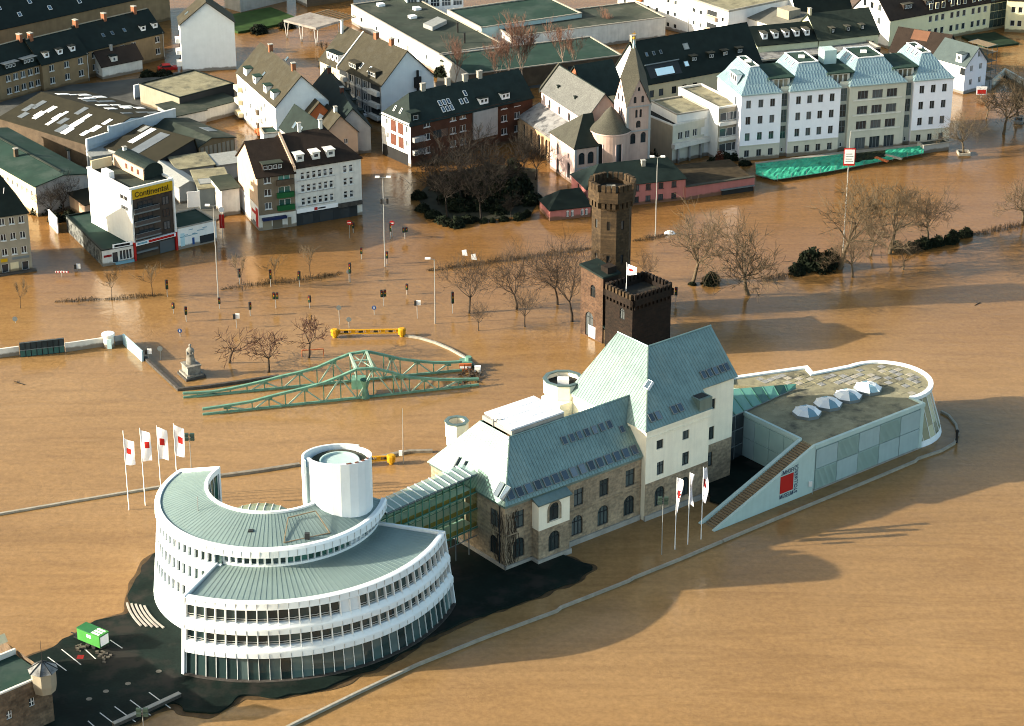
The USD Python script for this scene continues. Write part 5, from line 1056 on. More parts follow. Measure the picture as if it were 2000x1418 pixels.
# ================================================================ the town
def bfr(A, B, z=0., C=None, D=10.):
    o, b = P(*A, z), P(*B, z); F = Fr(o, b - o); F.W = float(np.hypot(*(b - o)[:2])); F.D = abs(F.loc(*C, z)[1]) if C else D; return F
def vfr(front, back, z, W):     # corner nearest the viewer and the far end of the left-hand wall
    o, b = P(*front, z), P(*back, z); v = (b - o)[:2]; F = Fr(o, (v[1], -v[0]), W); F.D = float(np.hypot(*v)); return F
def zo(F, a, b, py): return Zat(F.pt(a, b), py)
def block(t, F, h, mat, wins=None, kind='gable_u', rh=3., rm='roof_slate', z0=-1.2, ov=.3, shift=.5, hipL=None, hipR=None, mats=None, rib=None, par=.4, frame='frame_white', pane='glass_dark', rev=.16, sides='flr', capm='concrete_pale'):
    W, D = F.W, F.D; wins, mats = wins or {}, mats or {}; sl = {}
    for k in sides:
        S = F.side(k); L = S.L; out = rect(0, z0, L, h)
        if kind == 'gable_u' and k in 'lr' and (hipL if k == 'l' else hipR) is None:
            c = D * shift; c = D - c if k == 'l' else c; out = [(0, z0), (L, z0), (L, h), (c, h + rh - .05), (0, h)]
        if kind == 'gable_v' and k in 'fb': c = W * (shift if k == 'f' else 1 - shift); out = [(0, z0), (L, z0), (L, h), (c, h + rh - .05), (0, h)]
        wall(t, S, out, wins.get(k, []), mats.get(k, mat), frame, pane, rev)
    if kind == 'gable_u':
        c = D * shift; s1, s2 = rh / c, rh / (D - c); xl = -ov if hipL is None else hipL; xr = W + ov if hipR is None else W - hipR
        sl['f'] = roof(t, [F.pt(-ov, -ov, h - ov * s1), F.pt(W + ov, -ov, h - ov * s1), F.pt(xr, c, h + rh), F.pt(xl, c, h + rh)], rm, rib=rib)
        sl['b'] = roof(t, [F.pt(W + ov, D + ov, h - ov * s2), F.pt(-ov, D + ov, h - ov * s2), F.pt(xl, c, h + rh), F.pt(xr, c, h + rh)], rm)
        if hipL is not None: sl['l'] = roof(t, [F.pt(-ov, D + ov, h - ov * s1), F.pt(-ov, -ov, h - ov * s1), F.pt(hipL, c, h + rh)], rm)
        if hipR is not None: sl['r'] = roof(t, [F.pt(W + ov, -ov, h - ov * s1), F.pt(W + ov, D + ov, h - ov * s1), F.pt(W - hipR, c, h + rh)], rm)
    if kind == 'gable_v':
        c = W * shift; s1, s2 = rh / c, rh / (W - c)
        sl['l'] = roof(t, [F.pt(-ov, D + ov, h - ov * s1), F.pt(-ov, -ov, h - ov * s1), F.pt(c, -ov, h + rh), F.pt(c, D + ov, h + rh)], rm, rib=rib)
        sl['r'] = roof(t, [F.pt(W + ov, -ov, h - ov * s2), F.pt(W + ov, D + ov, h - ov * s2), F.pt(c, D + ov, h + rh), F.pt(c, -ov, h + rh)], rm, rib=rib)
    if kind == 'flat':
        part(t, 'flat_roof', G().box(.02, W - .02, .02, D - .02, h - .35, h - .12, F), rm); w = .28
        for b in ((-.06, W + .06, -.06, w), (-.06, W + .06, D - w, D + .06), (-.06, w, w, D - w), (W - w, W + .06, w, D - w)): part(t, 'parapet', G().box(*b, h - .05, h + par, F), capm)
    if kind == 'shed': sl['f'] = roof(t, [F.pt(-ov, -ov, h), F.pt(W + ov, -ov, h), F.pt(W + ov, D + ov, h + rh), F.pt(-ov, D + ov, h + rh)], rm)
    return sl
def band(t, S, x0, x1, z0, z1, mat, nm, d=.12): return part(t, nm, G().sbox(S, x0, x1, z0, z1, -d, .003), mat)
def mk(name, label, cat, F, group=None): return thing(name, label, cat, F.pt(0, 0, 0), group=group)

# ---- corner pair by the flooded junction
F1 = bfr((507, 451), (579, 441), 0.); h1 = zo(F1, 0, 0, 345); F1.D = F1.loc(451, 304, h1)[1]
t = mk('corner_house', 'tan house with peach gable wall, green loggias and a wide four-window dormer', 'house', F1); W, D = F1.W, F1.D
rz = zo(F1, 0, D / 2, 275) - h1
w1 = [(W * .27, z, 1.3, 1.25, 'vs') for z in (3.9, 6.4, 8.8)] + [(W * .72, z, 2.2, 1.6, 'v', 'frame_white', 'glass_green') for z in (3.8, 6.2, 8.6)] + [(W * .3, .2, 2.4, 1.9, 'v', 'frame_white', 'glass_warm'), (W * .72, .2, 1.6, 1.9, 'n', 'frame_white', 'glass_warm')]
sl = block(t, F1, h1, 'plaster_brown', {'f': w1}, 'gable_u', rz, 'roof_brown', mats={'l': 'plaster_peach'}); S = F1.side('f')
for z, m in ((3.4, 'paint_green_dark'), (5.8, 'paint_green_dark'), (8.2, 'brick_brown')): band(t, S, W * .5, W * .96, z, z + .95, m, 'loggia_parapet', .5)
band(t, S, .02, W - .02, -1., 2.9, 'plaster_white_old', 'shop_front', .1); band(t, S, .5, W * .72, 2.0, 2.45, 'paint_navy', 'awning', .9)
for x0, x1 in ((.6, 2.3), (2.5, 4.3), (5.3, 6.0)): band(t, S, x0, x1, .1, 1.9, 'glass_warm', 'shop_window', .11)
Sl = F1.side('l'); band(t, Sl, .05, D - .1, -1., 4.4, 'plaster_white', 'white_lower_wall', .06); band(t, Sl, D * .86, D - .3, .4, 4.0, 'paint_red', 'painted_letter', .07); band(t, Sl, D * .66, D - .3, 2.5, 3.1, 'paint_red', 'painted_letter', .075); band(t, Sl, D * .70, D * .85, .6, 1.1, 'frame_grey', 'painted_letter', .07)
dormer(t, sl['f'], W * .46 + .3, 1.2, 3.6, 1.3, 'roof_brown', 'roof_felt', [(x, .3, .7, .75, 'n') for x in (-1.35, -.45, .45, 1.35)])
F2 = bfr((579, 441), (708, 419), 0.); h2 = zo(F2, 0, 0, 327); F2.D = F1.D + .6; W, D = F2.W, F2.D
t = mk('corner_house', 'white corner house with rows of narrow windows and a dark shop front', 'house', F2); S = F2.side('f')
xs = [W * f for f in (.12, .205, .29, .375, .46, .545, .755, .845)]
w = grid(xs, (3.7, 6.2, 8.6), .72, 1.35, 'mts')
rh2 = zo(F2, 0, D / 2, 262) - h2
sl = block(t, F2, h2, 'plaster_white_old', {'f': w, 'l': []}, 'gable_u', rh2, 'roof_brown', hipR=4.2)
band(t, S, .1, W * .92, -1, 2.3, 'frame_dark', 'shop_front', .1); band(t, S, .15, W * .63, 2.35, 3.1, 'paint_white', 'shop_sign', .16); band(t, S, W * .27, W * .32, 2.45, 3.0, 'paint_red', 'sign_mark', .18); band(t, S, W * .33, W * .44, 2.58, 2.86, 'frame_dark', 'sign_text', .18); band(t, S, W * .63, W - .1, 2.2, 2.9, 'stone_dark', 'shop_canopy', .5)
for x0, x1 in ((.1, .25), (.35, .55), (.66, .8)): band(t, S, W * x0, W * x1, .1, 1.9, 'glass_dark', 'shop_window', .12)
for z in (3.5, 6.0, 8.4): band(t, S, .5, W * .6, z - .02, z + .1, 'plaster_grey', 'sill_course', .06)
for f in (.12, .36, .58): dormer(t, sl['f'], W * f + .3, 1.4, 1.5, 1.3, 'plaster_white_old', 'plaster_white_old', [(0, .35, .9, .7, 'n')])
part(t, 'fire_wall', G().hexa([F2.pt(a, b, z) for a, b, z in ((-.2, -.3, h2 - .5), (.25, -.3, h2 - .5), (.25, D / 2, h2 + rh2 - .3), (-.2, D / 2, h2 + rh2 - .3), (-.2, -.3, h2 + .15), (.25, -.3, h2 + .15), (.25, D / 2, h2 + rh2 + .45), (-.2, D / 2, h2 + rh2 + .45))]), 'plaster_peach')
for f in (.3, .62): chimney(t, F2.pt(W * f, D * .5, h2 + rh2), .6, .5, 1.5, 'plaster_white_old', fr=F2)
FW = Fr(F2.pt(W - 6.5, D - 3), F2.u, 6.5, 13.); t = mk('corner_house_wing', 'dark-roofed rear wing of the white corner house along the flooded side street', 'house', FW)
sl = block(t, FW, h2 - .2, 'plaster_grey', {}, 'gable_v', rh2 - .2, 'roof_slate_green', ov=.2)
for k in range(3): sl['r'].skylight(t, 2 + 2.4 * k, 1.8, .9, 1.4)
for k in range(2): sl['l'].skylight(t, 5 + 3 * k, 1.6, .9, 1.3)
# ---- tyre shop tower with yellow sign
F = bfr((262, 509), (346, 487), 0.); h = zo(F, 0, 0, 372); F.D = F.loc(181, 327, h)[1]; W, D = F.W, F.D
t = mk('tyre_shop', 'white tyre shop block with yellow rooftop lettering and dark balcony front', 'building', F)
wl = [(D - 2.2, h - 2.4, 2.6, .9, 'v'), (D - 2.0, h - 4.2, 2.6, .8, 'v')]
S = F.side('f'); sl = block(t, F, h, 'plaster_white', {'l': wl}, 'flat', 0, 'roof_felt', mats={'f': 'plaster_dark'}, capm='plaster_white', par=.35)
for x in (.0, W - .32): band(t, S, x, x + .32, -1, h, 'plaster_white', 'front_fin', .35)
for x in (-.02, W - .34): band(t, S, x, x + .36, -1, 3.4, 'paint_red', 'red_column', .42)
band(t, S, .32, W - .32, h - 1.7, h - .05, 'paint_yellow_sign', 'yellow_sign', .4)
Sy = Side(); Sy.o, Sy.ex, Sy.n = S.pt(0, 0, -.42), S.ex, S.n
lettering('Continental', .75, h - 1.38, .95, 'paint_black', parent=t, Sd=Sy, wid=W - 1.9, depth=.04)
for z in (3.9, 6.2, 8.5):
    band(t, S, .4, W * .62, z, z + .25, 'frame_grey', 'balcony_slab', .7); band(t, S, .4, W * .62, z + .25, z + .95, 'glass_dark', 'balcony_glass', .68); part(t, 'balcony_rail', G().sbox(S, .4, W * .62, z + .95, z + 1.02, -.72, -.66), 'frame_grey')
    win(t, F.side('f', b=-.2), (W * .80, z + .35, 1.3, 1.5, 'v'), 'frame_dark'); win(t, F.side('f', b=-.18), (W * .33, z + .3, 3.0, 1.7, 'w'), 'frame_dark')
band(t, S, .34, W - .34, 2.7, 3.35, 'paint_white', 'white_sign_band', .45); band(t, S, W * .33, W - .7, 2.8, 3.25, 'paint_red', 'sign_stripe', .47); band(t, S, .6, W * .3, 2.85, 3.2, 'paint_lblue', 'sign_stripe', .47)
band(t, S, .5, W * .55, 1.2, 1.5, 'frame_grey', 'shop_lintel', .3); band(t, S, W * .6, W - .5, .1, 2.3, 'glass_dark', 'shop_window', .12)
# roof storey: barrel-roofed hut
BH = Fr(F.pt(W * .55, D * .22), F.u, W * .45, D * .72); part(t, 'roof_hut_wall', G().box(0, .3, 0, BH.D, h - .12, h + 1.9, BH), 'plaster_peach')
q = [(BH.W / 2 - BH.W / 2 * math.cos(a), 1.2 + 1.5 * math.sin(a)) for a in np.linspace(0, math.pi, 11)]
g = G()
for i in range(10): g.quad(BH.pt(q[i][0], -.1, h + q[i][1]), BH.pt(q[i + 1][0], -.1, h + q[i + 1][1]), BH.pt(q[i + 1][0], BH.D, h + q[i + 1][1]), BH.pt(q[i][0], BH.D, h + q[i][1]))
part(t, 'barrel_roof', g, 'roof_slate_green', smooth=40); part(t, 'roof_hut_front', G().poly(BH.side('f'), [(0, h - .1)] + [(a, h + b) for a, b in q] + [(BH.W, h - .1)]), 'roof_slate_green')
for k in range(3): part(t, 'hut_window', G().box(-.04, .02, 1.5 + 2. * k, 2.2 + 2. * k, h + .5, h + 1.4, BH), 'brick_red')
part(t, 'roof_terrace_wall', G().box(.3, W * .5, D - 1.2, D - .9, h, h + 1.7, F), 'plaster_cream'); part(t, 'roof_terrace_box', G().box(.25, 1.3, D * .5, D * .68, h - .1, h + 1.2, F), 'paint_white'); chimney(t, F.pt(W * .75, D * .85, h + 1.8), .6, .6, 1.4, 'plaster_white_old', fr=F)
# ---- low building with graffiti
F = bfr((201, 521), (262, 510), 0.); h = zo(F, 0, 0, 490); F.D = F.loc(120, 423, h)[1]; W, D = F.W, F.D
t = mk('graffiti_shed', 'long low flat-roofed building with a graffiti-covered side wall', 'building', F)
block(t, F, h, 'plaster_white_old', {'f': [(W * .42, .3, 1.1, 2., 'n'), (W * .66, .6, 1.2, 1.8, 'v'), (W * .86, .6, 1.1, 1.8, 'v')]}, 'flat', 0, 'roof_felt_green', mats={'l': 'graffiti'}, par=.15, capm='roof_slate'); S = F.side('f'); band(t, S, W * .35, W - .1, h + .1, h + .8, 'paint_white', 'name_board', .1); band(t, S, W * .4, W * .9, h + .25, h + .65, 'paint_black', 'board_text', .12); band(t, S, W * .4, W - .05, -.3, .45, 'paint_lblue', 'blue_counter', .3); band(t, S, .3, W * .3, 1.6, 2.0, 'paint_red_dark', 'red_board', .06)
F = bfr((96, 438), (113, 456), 0., D=.3); t = mk('hoarding', 'white poster board standing before dark scrub by the graffiti building', 'hoarding', F); part(t, 'board', G().box(0, F.W, 0, .2, -.5, 2.9, F), 'paint_white'); part(t, 'poster', G().box(F.W * .6, F.W - .2, -.03, -.003, .4, 2.3, F), 'plaster_pale_green')
# ---- billboard wall and sheds right of the tyre shop
F = bfr((349, 488), (424, 471), 0., D=7.5); h = zo(F, 0, 0, 447); W, D = F.W, F.D; t = mk('billboard_shed', 'low shed with a wide white painted advertising wall', 'building', F); S = F.side('f')
block(t, F, h, 'plaster_white', {}, 'flat', 0, 'roof_felt_green', par=.1, sides='flrb'); band(t, S, W * .56, W * .93, .3, 1.7, 'frame_dark', 'garage_door', .04)
rng = np.random.default_rng(8)
for k in range(9): x = rng.uniform(.3, W * .8); z = rng.uniform(1.9, h - .7); band(t, S, x, x + rng.uniform(.5, 1.5), z, z + .13, 'paint_lblue', 'painted_line', .02)
band(t, S, .5, 1.3, .5, 2.9, 'paint_pale_blue', 'painted_panel', .015); band(t, S, W * .36, W * .42, .4, 1.7, 'paint_blue', 'painted_panel', .02)
F = bfr((392, 411), (454, 405), 0., D=9.); h = 4.3; t = mk('workshop', 'low dark-fronted workshop with grey roof lights between tyre shop and corner house', 'building', F); sl = block(t, F, h, 'frame_grey', {}, 'shed', .5, 'roof_moss'); sl['f'].skylight(t, F.W * .5, 2., 4.6, 2.6, pm='roof_shed_light'); part(t, 'signal_panel', G().box(-2.4, -.1, -.6, -.45, 1.0, 4.0, F), 'paint_white')
F = bfr((352, 400), (392, 392), 0., D=14.); t = mk('glasshouse_shed', 'narrow shed with long slanting glass roof behind the tyre shop', 'building', F); sl = block(t, F, 3.6, 'plaster_grey', {}, 'gable_v', .8, 'roof_shed_light')
# pennant pole
b = P(435, 465); t = thing('banner_pole', 'red vertical advertising banner on a pole beside the billboard wall', 'banner', b); part(t, 'pole', G().tube(b - up, b + up * 6., .06), 'metal_pole'); part(t, 'banner', G().box(b[0] - .45, b[0] + .45, b[1] - .05, b[1] + .02, 1.9, 4.5), 'paint_red'); part(t, 'round_top', G().tube(b + [0, -.06, 5.4], b + [0, .02, 5.4], .5, k=14, cap=True), 'paint_white')
# ---- building at the left picture edge
F = bfr((-42, 545), (72, 527), 0., D=10.); F = bfr((-30, 541), (64, 527), 0., D=10.); h = zo(F, F.W, 0, 412); W, D = F.W, F.D
t = mk('slate_house', 'grey stone corner house with steep dark slate roof at the left picture edge', 'house', F)
xs = [W * f for f in (.46, .66, .86)]
sl = block(t, F, h, 'plaster_beige', {'f': grid(xs, (3.3, 6.0, 8.8), .95, 1.25, 'vs') + [(W * .44, .2, 1.2, 1.6, 'n'), (W * .86, .2, 1.2, 1.6, 'n')]}, 'gable_u', 5.6, 'roof_slate', hipL=3.2, hipR=3.2)
S = F.side('f'); band(t, S, 0, W + .5, -1., .3, 'stone_dark', 'flooded_plinth', .9); band(t, S, W * .36, W * .5, 2.2, 2.8, 'paint_yellow_sign', 'yellow_sign', .1); band(t, S, W * .6, W * .95, 2.4, 2.8, 'frame_grey', 'shop_sign', .08); band(t, S, W * .55, W * .72, .3, 1.9, 'plaster_cream', 'lit_niche', .06)
part(t, 'roof_ornament', G().tube(F.pt(W * .6, D * .26, h + 2.5), F.pt(W * .62, D * .22, h + 3.9), .06), 'paint_white')
# ---- green-grey hall
F = vfr((69, 363), (-34, 305), 6., 1.); F.W = 1; wv = F.loc(172, 334, 6.); F.W = wv[0]; W, D = F.W, 34.; F.D = D
t = mk('green_roof_hall', 'long low hall with wide green-grey felt roof left of the tyre shop', 'building', F)
sl = block(t, F, 6., 'plaster_cream', {'l': [(D - 1.6 - 1.9 * k, 3.6, .8, .9, 'v') for k in range(9)]}, 'gable_v', 1.0, 'roof_felt_green', mats={'f': 'plaster_grey'}); S = F.side('f')
for k in range(4): band(t, S, W * .55 + 1.2 * k, W * .55 + .9 + 1.2 * k, 3.2, 4.4, 'plaster_grey', 'blind_window', .05)
chimney(t, F.pt(W * .35, D * .45, 6.6), .7, .7, 1.6, 'brick_brown', fr=F); part(t, 'roof_duct', G().box(W * .52, W * .56, 2, D - 3, 6.9, 7.05, F), 'roof_felt')
FA = Fr(F.pt(W * .56, -6.2), F.u, W * .44, 6.); t = mk('lean_to', 'lean-to with wet ribbed roof beside the white tyre shop wall', 'building', FA); block(t, FA, 2.7, 'plaster_peach', {}, 'shed', .7, 'roof_fibre')
# ---- big skylit warehouse
F = bfr((169, 280), (341, 224), 5.2, C=(78, 203)); W, D = F.W, F.D
t = mk('skylight_warehouse', 'warehouse with brown corrugated roof dotted with white roof lights', 'building', F)
hs = 5.0; sl = block(t, F, hs, 'panel_blue_grey', {}, 'gable_v', 2.6, 'roof_fibre', shift=.5, sides='flr', ov=.05, mats={'l': 'brick_brown'})  # left wall's dark brown is painted-in shade of the gap beside the hall
S = F.side('f'); part(t, 'gable_parapet', G().sbox(S, -.1, W * .24, hs - .5, hs + 1.0, -.2, .06).sbox(S, W * .24, W * .26, hs - .5, hs + 2.3, -.21, .07).poly(S, [(W * .26, hs - .5), (W + .2, hs - .5), (W + .2, hs + 1.4), (W * .26, hs + 2.0)], d=-.2), 'panel_blue_grey')
part(t, 'parapet_cap', G().sbox(S, -.15, W * .24, hs + 1.0, hs + 1.12, -.26, .1), 'paint_white'); part(t, 'parapet_cap', G().hexa([S.pt(x, z, d) for x, z, d in ((W * .26, hs + 2.0, .1), (W * .26, hs + 2.0, -.26), (W + .2, hs + 1.4, -.26), (W + .2, hs + 1.4, .1), (W * .26, hs + 2.14, .1), (W * .26, hs + 2.14, -.26), (W + .2, hs + 1.54, -.26), (W + .2, hs + 1.54, .1))]), 'paint_white'); part(t, 'parapet_pier', G().sbox(S, -.2, .15, -1., hs + 1.1, -.25, .05), 'paint_white')
rng = np.random.default_rng(21); T = sl['l'].T
for s_, mid in ((sl['l'], 1), (sl['r'], 1)):
    for k in range(18):
        x = 1.2 + (s_.L - 3.4) * ((k % 6) + rng.uniform(.1, .8)) / 6; tt = .6 + (T - 3.9) * ((k // 6) + rng.uniform(0, .9)) / 3; s_.hexa(g2 := G(), x, x + rng.uniform(.8, 1.7), tt, tt + rng.uniform(2.0, 3.4), .0, .06); part(t, 'roof_light', g2, 'paint_white' if k % 3 else 'roof_light_grey')
F = bfr((304, 312), (384, 284), 4.6, C=(226, 277)); W, D = F.W, F.D
t = mk('workshop', 'brown-roofed workshop with a blue-grey glass strip in front of the skylit warehouse', 'building', F); sl = block(t, F, 4.3, 'plaster_grey', {}, 'gable_v', 1.9, 'roof_fibre', mats={'f': 'frame_dark'}, shift=.95)
s_ = sl['l']; g = G(); s_.hexa(g, s_.L * .42, s_.L * .6, .5, s_.T * .9, 0, .06); part(t, 'roof_light', g, 'roof_light_grey'); g = G(); s_.hexa(g, s_.L * .2, s_.L * .3, s_.T * .35, s_.T * .95, 0, .07); part(t, 'roof_light', g, 'paint_white'); g = G(); s_.hexa(g, s_.L * .08, s_.L * .16, s_.T * .75, s_.T * .97, 0, .07); part(t, 'roof_light', g, 'roof_shed_light')
F = bfr((388, 284), (458, 266), 4.3, D=16.); t = mk('workshop', 'workshop with dark low-pitched roof and pale board wall behind the corner house', 'building', F); sl = block(t, F, 4.2, 'plaster_tan', {}, 'gable_v', 1.1, 'roof_felt', shift=.35); g = G(); sl['r'].hexa(g, sl['r'].L * .3, sl['r'].L * .5, 1, 3.2, 0, .06); part(t, 'roof_light', g, 'roof_light_grey')
for i in range(8): part(t, 'wall_board', G().sbox(F.side('f'), .4 + i * F.W / 8.4, .2 + (i + 1) * F.W / 8.4 - .12, .3, 3.7, -.06, -.003), 'plaster_beige')
# small roofs in the yard
for px, py, w_, d_, h_, m, lab in [(178, 305, 4.5, 5, 3.4, 'roof_shed_light', 'small yard shed with pale glass roof beside the warehouse gable'), (132, 292, 5.5, 5, 2.9, 'roof_felt', 'small dark yard shed between green hall and warehouse'), (348, 330, 7., 6., 3.8, 'roof_moss', 'small mossy shed roof behind the tyre shop'), (425, 322, 5., 5., 3.6, 'roof_shed_light', 'small grey shed next to the peach gable'), (432, 370, 3.4, 6., 5.2, 'roof_felt', 'narrow white lean-to against the peach gable')]:
    o = P(px, py, h_); F = Fr(o, (math.cos(.42), math.sin(.42)), w_, d_); t = mk('yard_shed', lab, 'shed', F); block(t, F, h_, 'plaster_white_old' if h_ > 5 else 'plaster_grey', {}, 'shed', .5, m, sides='flrb')
# ---- row of brick houses at upper left
hs = 6.2; specs = [((-30, 153), (81, 122), 'brick terrace house with two pale ribbed dormers, leftmost of the row', 0), ((82, 125), (170, 103), 'brown brick terrace house with three small white dormers', 1), ((171, 98), (318, 62), 'long brick terrace house with dark roof behind the small white house', 2)]
for A, B, lab, k in specs:
    F = bfr(A, B, hs, D=10.5); W, D = F.W, F.D; t = mk('terrace_house', lab, 'house', F, 'brick terrace at the upper left')
    xs = {0: [W * f for f in (.40, .53, .66, .79, .91)], 1: [W * f for f in (.2, .53, .84)], 2: [W * f for f in (.08, .18, .45, .60, .92)]}[k]
    sl = block(t, F, hs, 'plaster_tan', {'f': grid(xs, (4.1, 1.4), 1.25, 1.35, 'vs')}, 'gable_u', 4.3, 'roof_slate')
    if k == 0:
        for f in (.52, .84): dormer(t, sl['f'], W * f, .9, 3.6, 1.2, 'roof_slate', 'roof_shed_light', [(x, .3, .7, .7, 'n') for x in (-1.2, -.3, .6)])
    if k == 1:
        for f in (.2, .5, .78): dormer(t, sl['f'], W * f, 1.6, 1.2, 1.1, 'paint_white', 'roof_slate_light', [(0, .25, .8, .7, 'n')])
    if k == 2:
        for f in (.80, .96): dormer(t, sl['f'], W * f, 1.8, 1.2, 1.1, 'paint_white', 'roof_slate', [(0, .25, .8, .7, 'n')])
        for f in (.30, .42, .58): sl['f'].skylight(t, W * f, 2.6, .7, 1.0, pm='glass_sky')
    for f in ((.92,) if k == 0 else (.1,) if k == 1 else (.05, .42, .82)): chimney(t, F.pt(W * f, D * .5, hs + 4.3), .7, 1.2, 1.2, 'brick_orange', fr=F)
    part(t, 'ridge_cap', G().tube(F.pt(0, D / 2, hs + 4.34), F.pt(W, D / 2, hs + 4.34), .14, k=5), 'plaster_beige'); part(t, 'downpipe', G().tube(F.pt(W - .1, -.12, 0), F.pt(W - .1, -.12, hs), .07), 'plaster_white_old')
F = bfr((-30, 62), (330, -18), 7., D=13.); W, D = F.W, F.D; t = mk('terrace_house', 'second terrace row with dark roof and white roof windows along the top left', 'house', F)
sl = block(t, F, 7., 'plaster_tan', {}, 'gable_u', 6.5, 'roof_slate')
for k in range(9): sl['f'].skylight(t, 2.6 + k * 4.0, 2.2 + 2.6 * (k % 2), .9, 1.1, fm='frame_white')
# ---- white blank gable house
F = bfr((357, 141), (462, 135), 0.); h = zo(F, 0, 0, 47); F.D = F.loc(331, 36, h)[1] + 1.5; W, D = F.W, F.D
t = mk('white_gable_house', 'tall house with blank white gable wall and small side balconies', 'house', F); sl = block(t, F, h, 'plaster_white_shade', {}, 'gable_v', zo(F, W / 2, 0, 3) - h, 'roof_tile_grey', mats={'l': 'plaster_white'}); S = F.side('l')
for z in (1.2, 3.8, 6.4):
    band(t, S, D * .55, D - .5, z, z + .95, 'plaster_white', 'balcony', 1.1); win(t, F.side('l', a=-.2), (D * .3, z + .4, 1.2, 1.3, 'v'), 'frame_dark')
    band(t, S, D * .1, D * .4, z - .1, z + .35, 'brick_red', 'flower_box', .3)
sl['l'].skylight(t, sl['l'].L * .5, 2.2, .8, 1.0); chimney(t, F.pt(W * .5, D * .8, h + 5.), .8, .8, 1.3, 'brick_orange', fr=F)
# ---- small white house with brown roof
F = bfr((201, 155), (279, 139), 0.); h = zo(F, 0, 0, 129); F.D = F.loc(181, 115, h)[1]; W, D = F.W, F.D; t = mk('cottage', 'small white rendered cottage with brown roof in the back yard', 'house', F)
sl = block(t, F, h, 'plaster_white_old', {'l': [(D * .35, .8, .7, 1.2, 'm'), (D * .65, .8, .7, 1.2, 'm')]}, 'gable_u', 2.6, 'roof_brown'); dormer(t, sl['f'], W * .37, .9, 1.5, 1.2, 'plaster_white_old', 'roof_slate_green', [(0, .1, .6, .8, 'n')]); chimney(t, F.pt(W * .4, D * .45, h + 2.4), .5, .5, .9, 'plaster_grey', fr=F)
# ---- mossy flat roof building, long low garage
F = bfr((350, 191), (457, 163), 4.6, C=(306, 155)); W, D = F.W, F.D; t = mk('flat_garage', 'flat building with mossy dark roof below the white gable house', 'building', F); block(t, F, 4.6, 'plaster_beige', {}, 'flat', 0, 'roof_moss', mats={'f': 'frame_dark'}, par=.12, capm='roof_slate')
F = bfr((402, 239), (466, 222), 0., D=7.); h = 3.; t = mk('flat_garage', 'low white garage row with grey roof left of the sunlit flats', 'building', F); block(t, F, h, 'plaster_white_old', {}, 'shed', .4, 'roof_felt')
F = bfr((345, 226), (402, 214), 3., D=8.); t = mk('flat_garage', 'low grey garage roof behind the brown workshop', 'building', F); block(t, F, 3., 'plaster_grey', {}, 'shed', .4, 'roof_felt', mats={'f': 'plaster_white_old'})
F = bfr((262, 168), (305, 157), 3.2, D=3.); t = mk('garden_wall', 'bright white wall end beside the mossy flat roof', 'wall', F); part(t, 'wall_body', G().box(0, F.W, 0, .4, -1, 3.3, F), 'plaster_white_shade')
# ---- sunlit white flats (centre left)
h = 9.4; F = vfr((538, 207), (462, 140), h, 11.); W, D = F.W, F.D
t = mk('white_flats', 'sunlit white block of flats with grey tiled roof and four box dormers', 'house', F)
rl = None
w = [(x, z, .9, 1.2, 'n') for z in (1.2, 3.9, 6.6) for x in (D * .22, D * .34, D * .47, D * .72)]
sl = block(t, F, h, 'plaster_white', {'l': w}, 'gable_v', 5.6, 'roof_tile_grey', mats={'f': 'plaster_white_shade'}, ov=.25)
S = F.side('l')
for z in (.6, 3.3, 6.0):
    band(t, S, D * .02, D * .14, z, z + .95, 'plaster_cream', 'balcony', 1.0); band(t, S, D * .55, D * .64, z, z + .9, 'paint_orange' if z < 3 else 'plaster_white', 'balcony', 1.0)
band(t, S, D * .52, D * .56, -1, 6.5, 'brick_brown', 'climbing_plant', .3)
for f in (.18, .42, .68, .86): dormer(t, sl['l'], sl['l'].L * f, 1.0, 1.9, 1.5, 'plaster_white', 'roof_felt_green', [(0, .5, 1.0, .7, 'n')])
for f in (.18, .75): chimney(t, F.pt(W * .5, D * f, h + 5.4), .8, .8, 1.4, 'brick_orange', fr=F)
for q in ((3.2, .45), (8.5, .6)): sl['l'].skylight(t, sl['l'].L * q[1], q[0], .7, .9)
# ---- low gabled house with orange mural gable and tangle of small roofs
F = vfr((580, 247), (534, 206), 5.5, 9.5); W, D = F.W, F.D; t = mk('mural_house', 'low tiled house whose orange gable carries a white painted shape', 'house', F)
sl = block(t, F, 5.2, 'plaster_white_old', {}, 'gable_v', 4.8, 'roof_tile_grey', mats={'f': 'paint_orange'}); S = F.side('f')
part(t, 'mural', G().poly(S, [(W * .35, 4.2), (W * .5, 3.4), (W * .7, 4.6), (W * .64, 6.6), (W * .5, 7.6), (W * .42, 6.2)], d=-.03), 'paint_white'); part(t, 'mural_shade', G().poly(S, [(W * .47, 4.4), (W * .58, 4.2), (W * .58, 6.1), (W * .5, 5.6)], d=-.05), 'frame_grey')
sl['l'].skylight(t, sl['l'].L * .35, 2.5, .8, 1.1, fm='frame_white')
F = vfr((632, 263), (603, 236), 5.0, 7.); W, D = F.W, F.D; t = mk('small_house', 'small tiled house with peach gable behind the white corner house', 'house', F); sl = block(t, F, 5., 'plaster_peach', {'f': [(W * .4, 2.6, .8, 1., 'v'), (W * .65, 2.6, .8, 1., 'v')]}, 'gable_v', 3.6, 'roof_tile_grey'); chimney(t, F.pt(W * .5, D * .3, 8.2), .6, .6, 1.2, 'plaster_white_old', fr=F)
F = vfr((655, 247), (607, 168), 6.0, 7.); W, D = F.W, F.D; t = mk('street_house', 'narrow dark-roofed house along the flooded side street', 'house', F); sl = block(t, F, 5.6, 'plaster_grey', {}, 'gable_v', 4., 'roof_slate_green')
for f in (.2, .45, .7): dormer(t, sl['r'], sl['r'].L * f, 1.2, 1.3, 1.1, 'roof_slate_light', 'roof_slate_green', [(0, .25, .8, .7, 'n')])
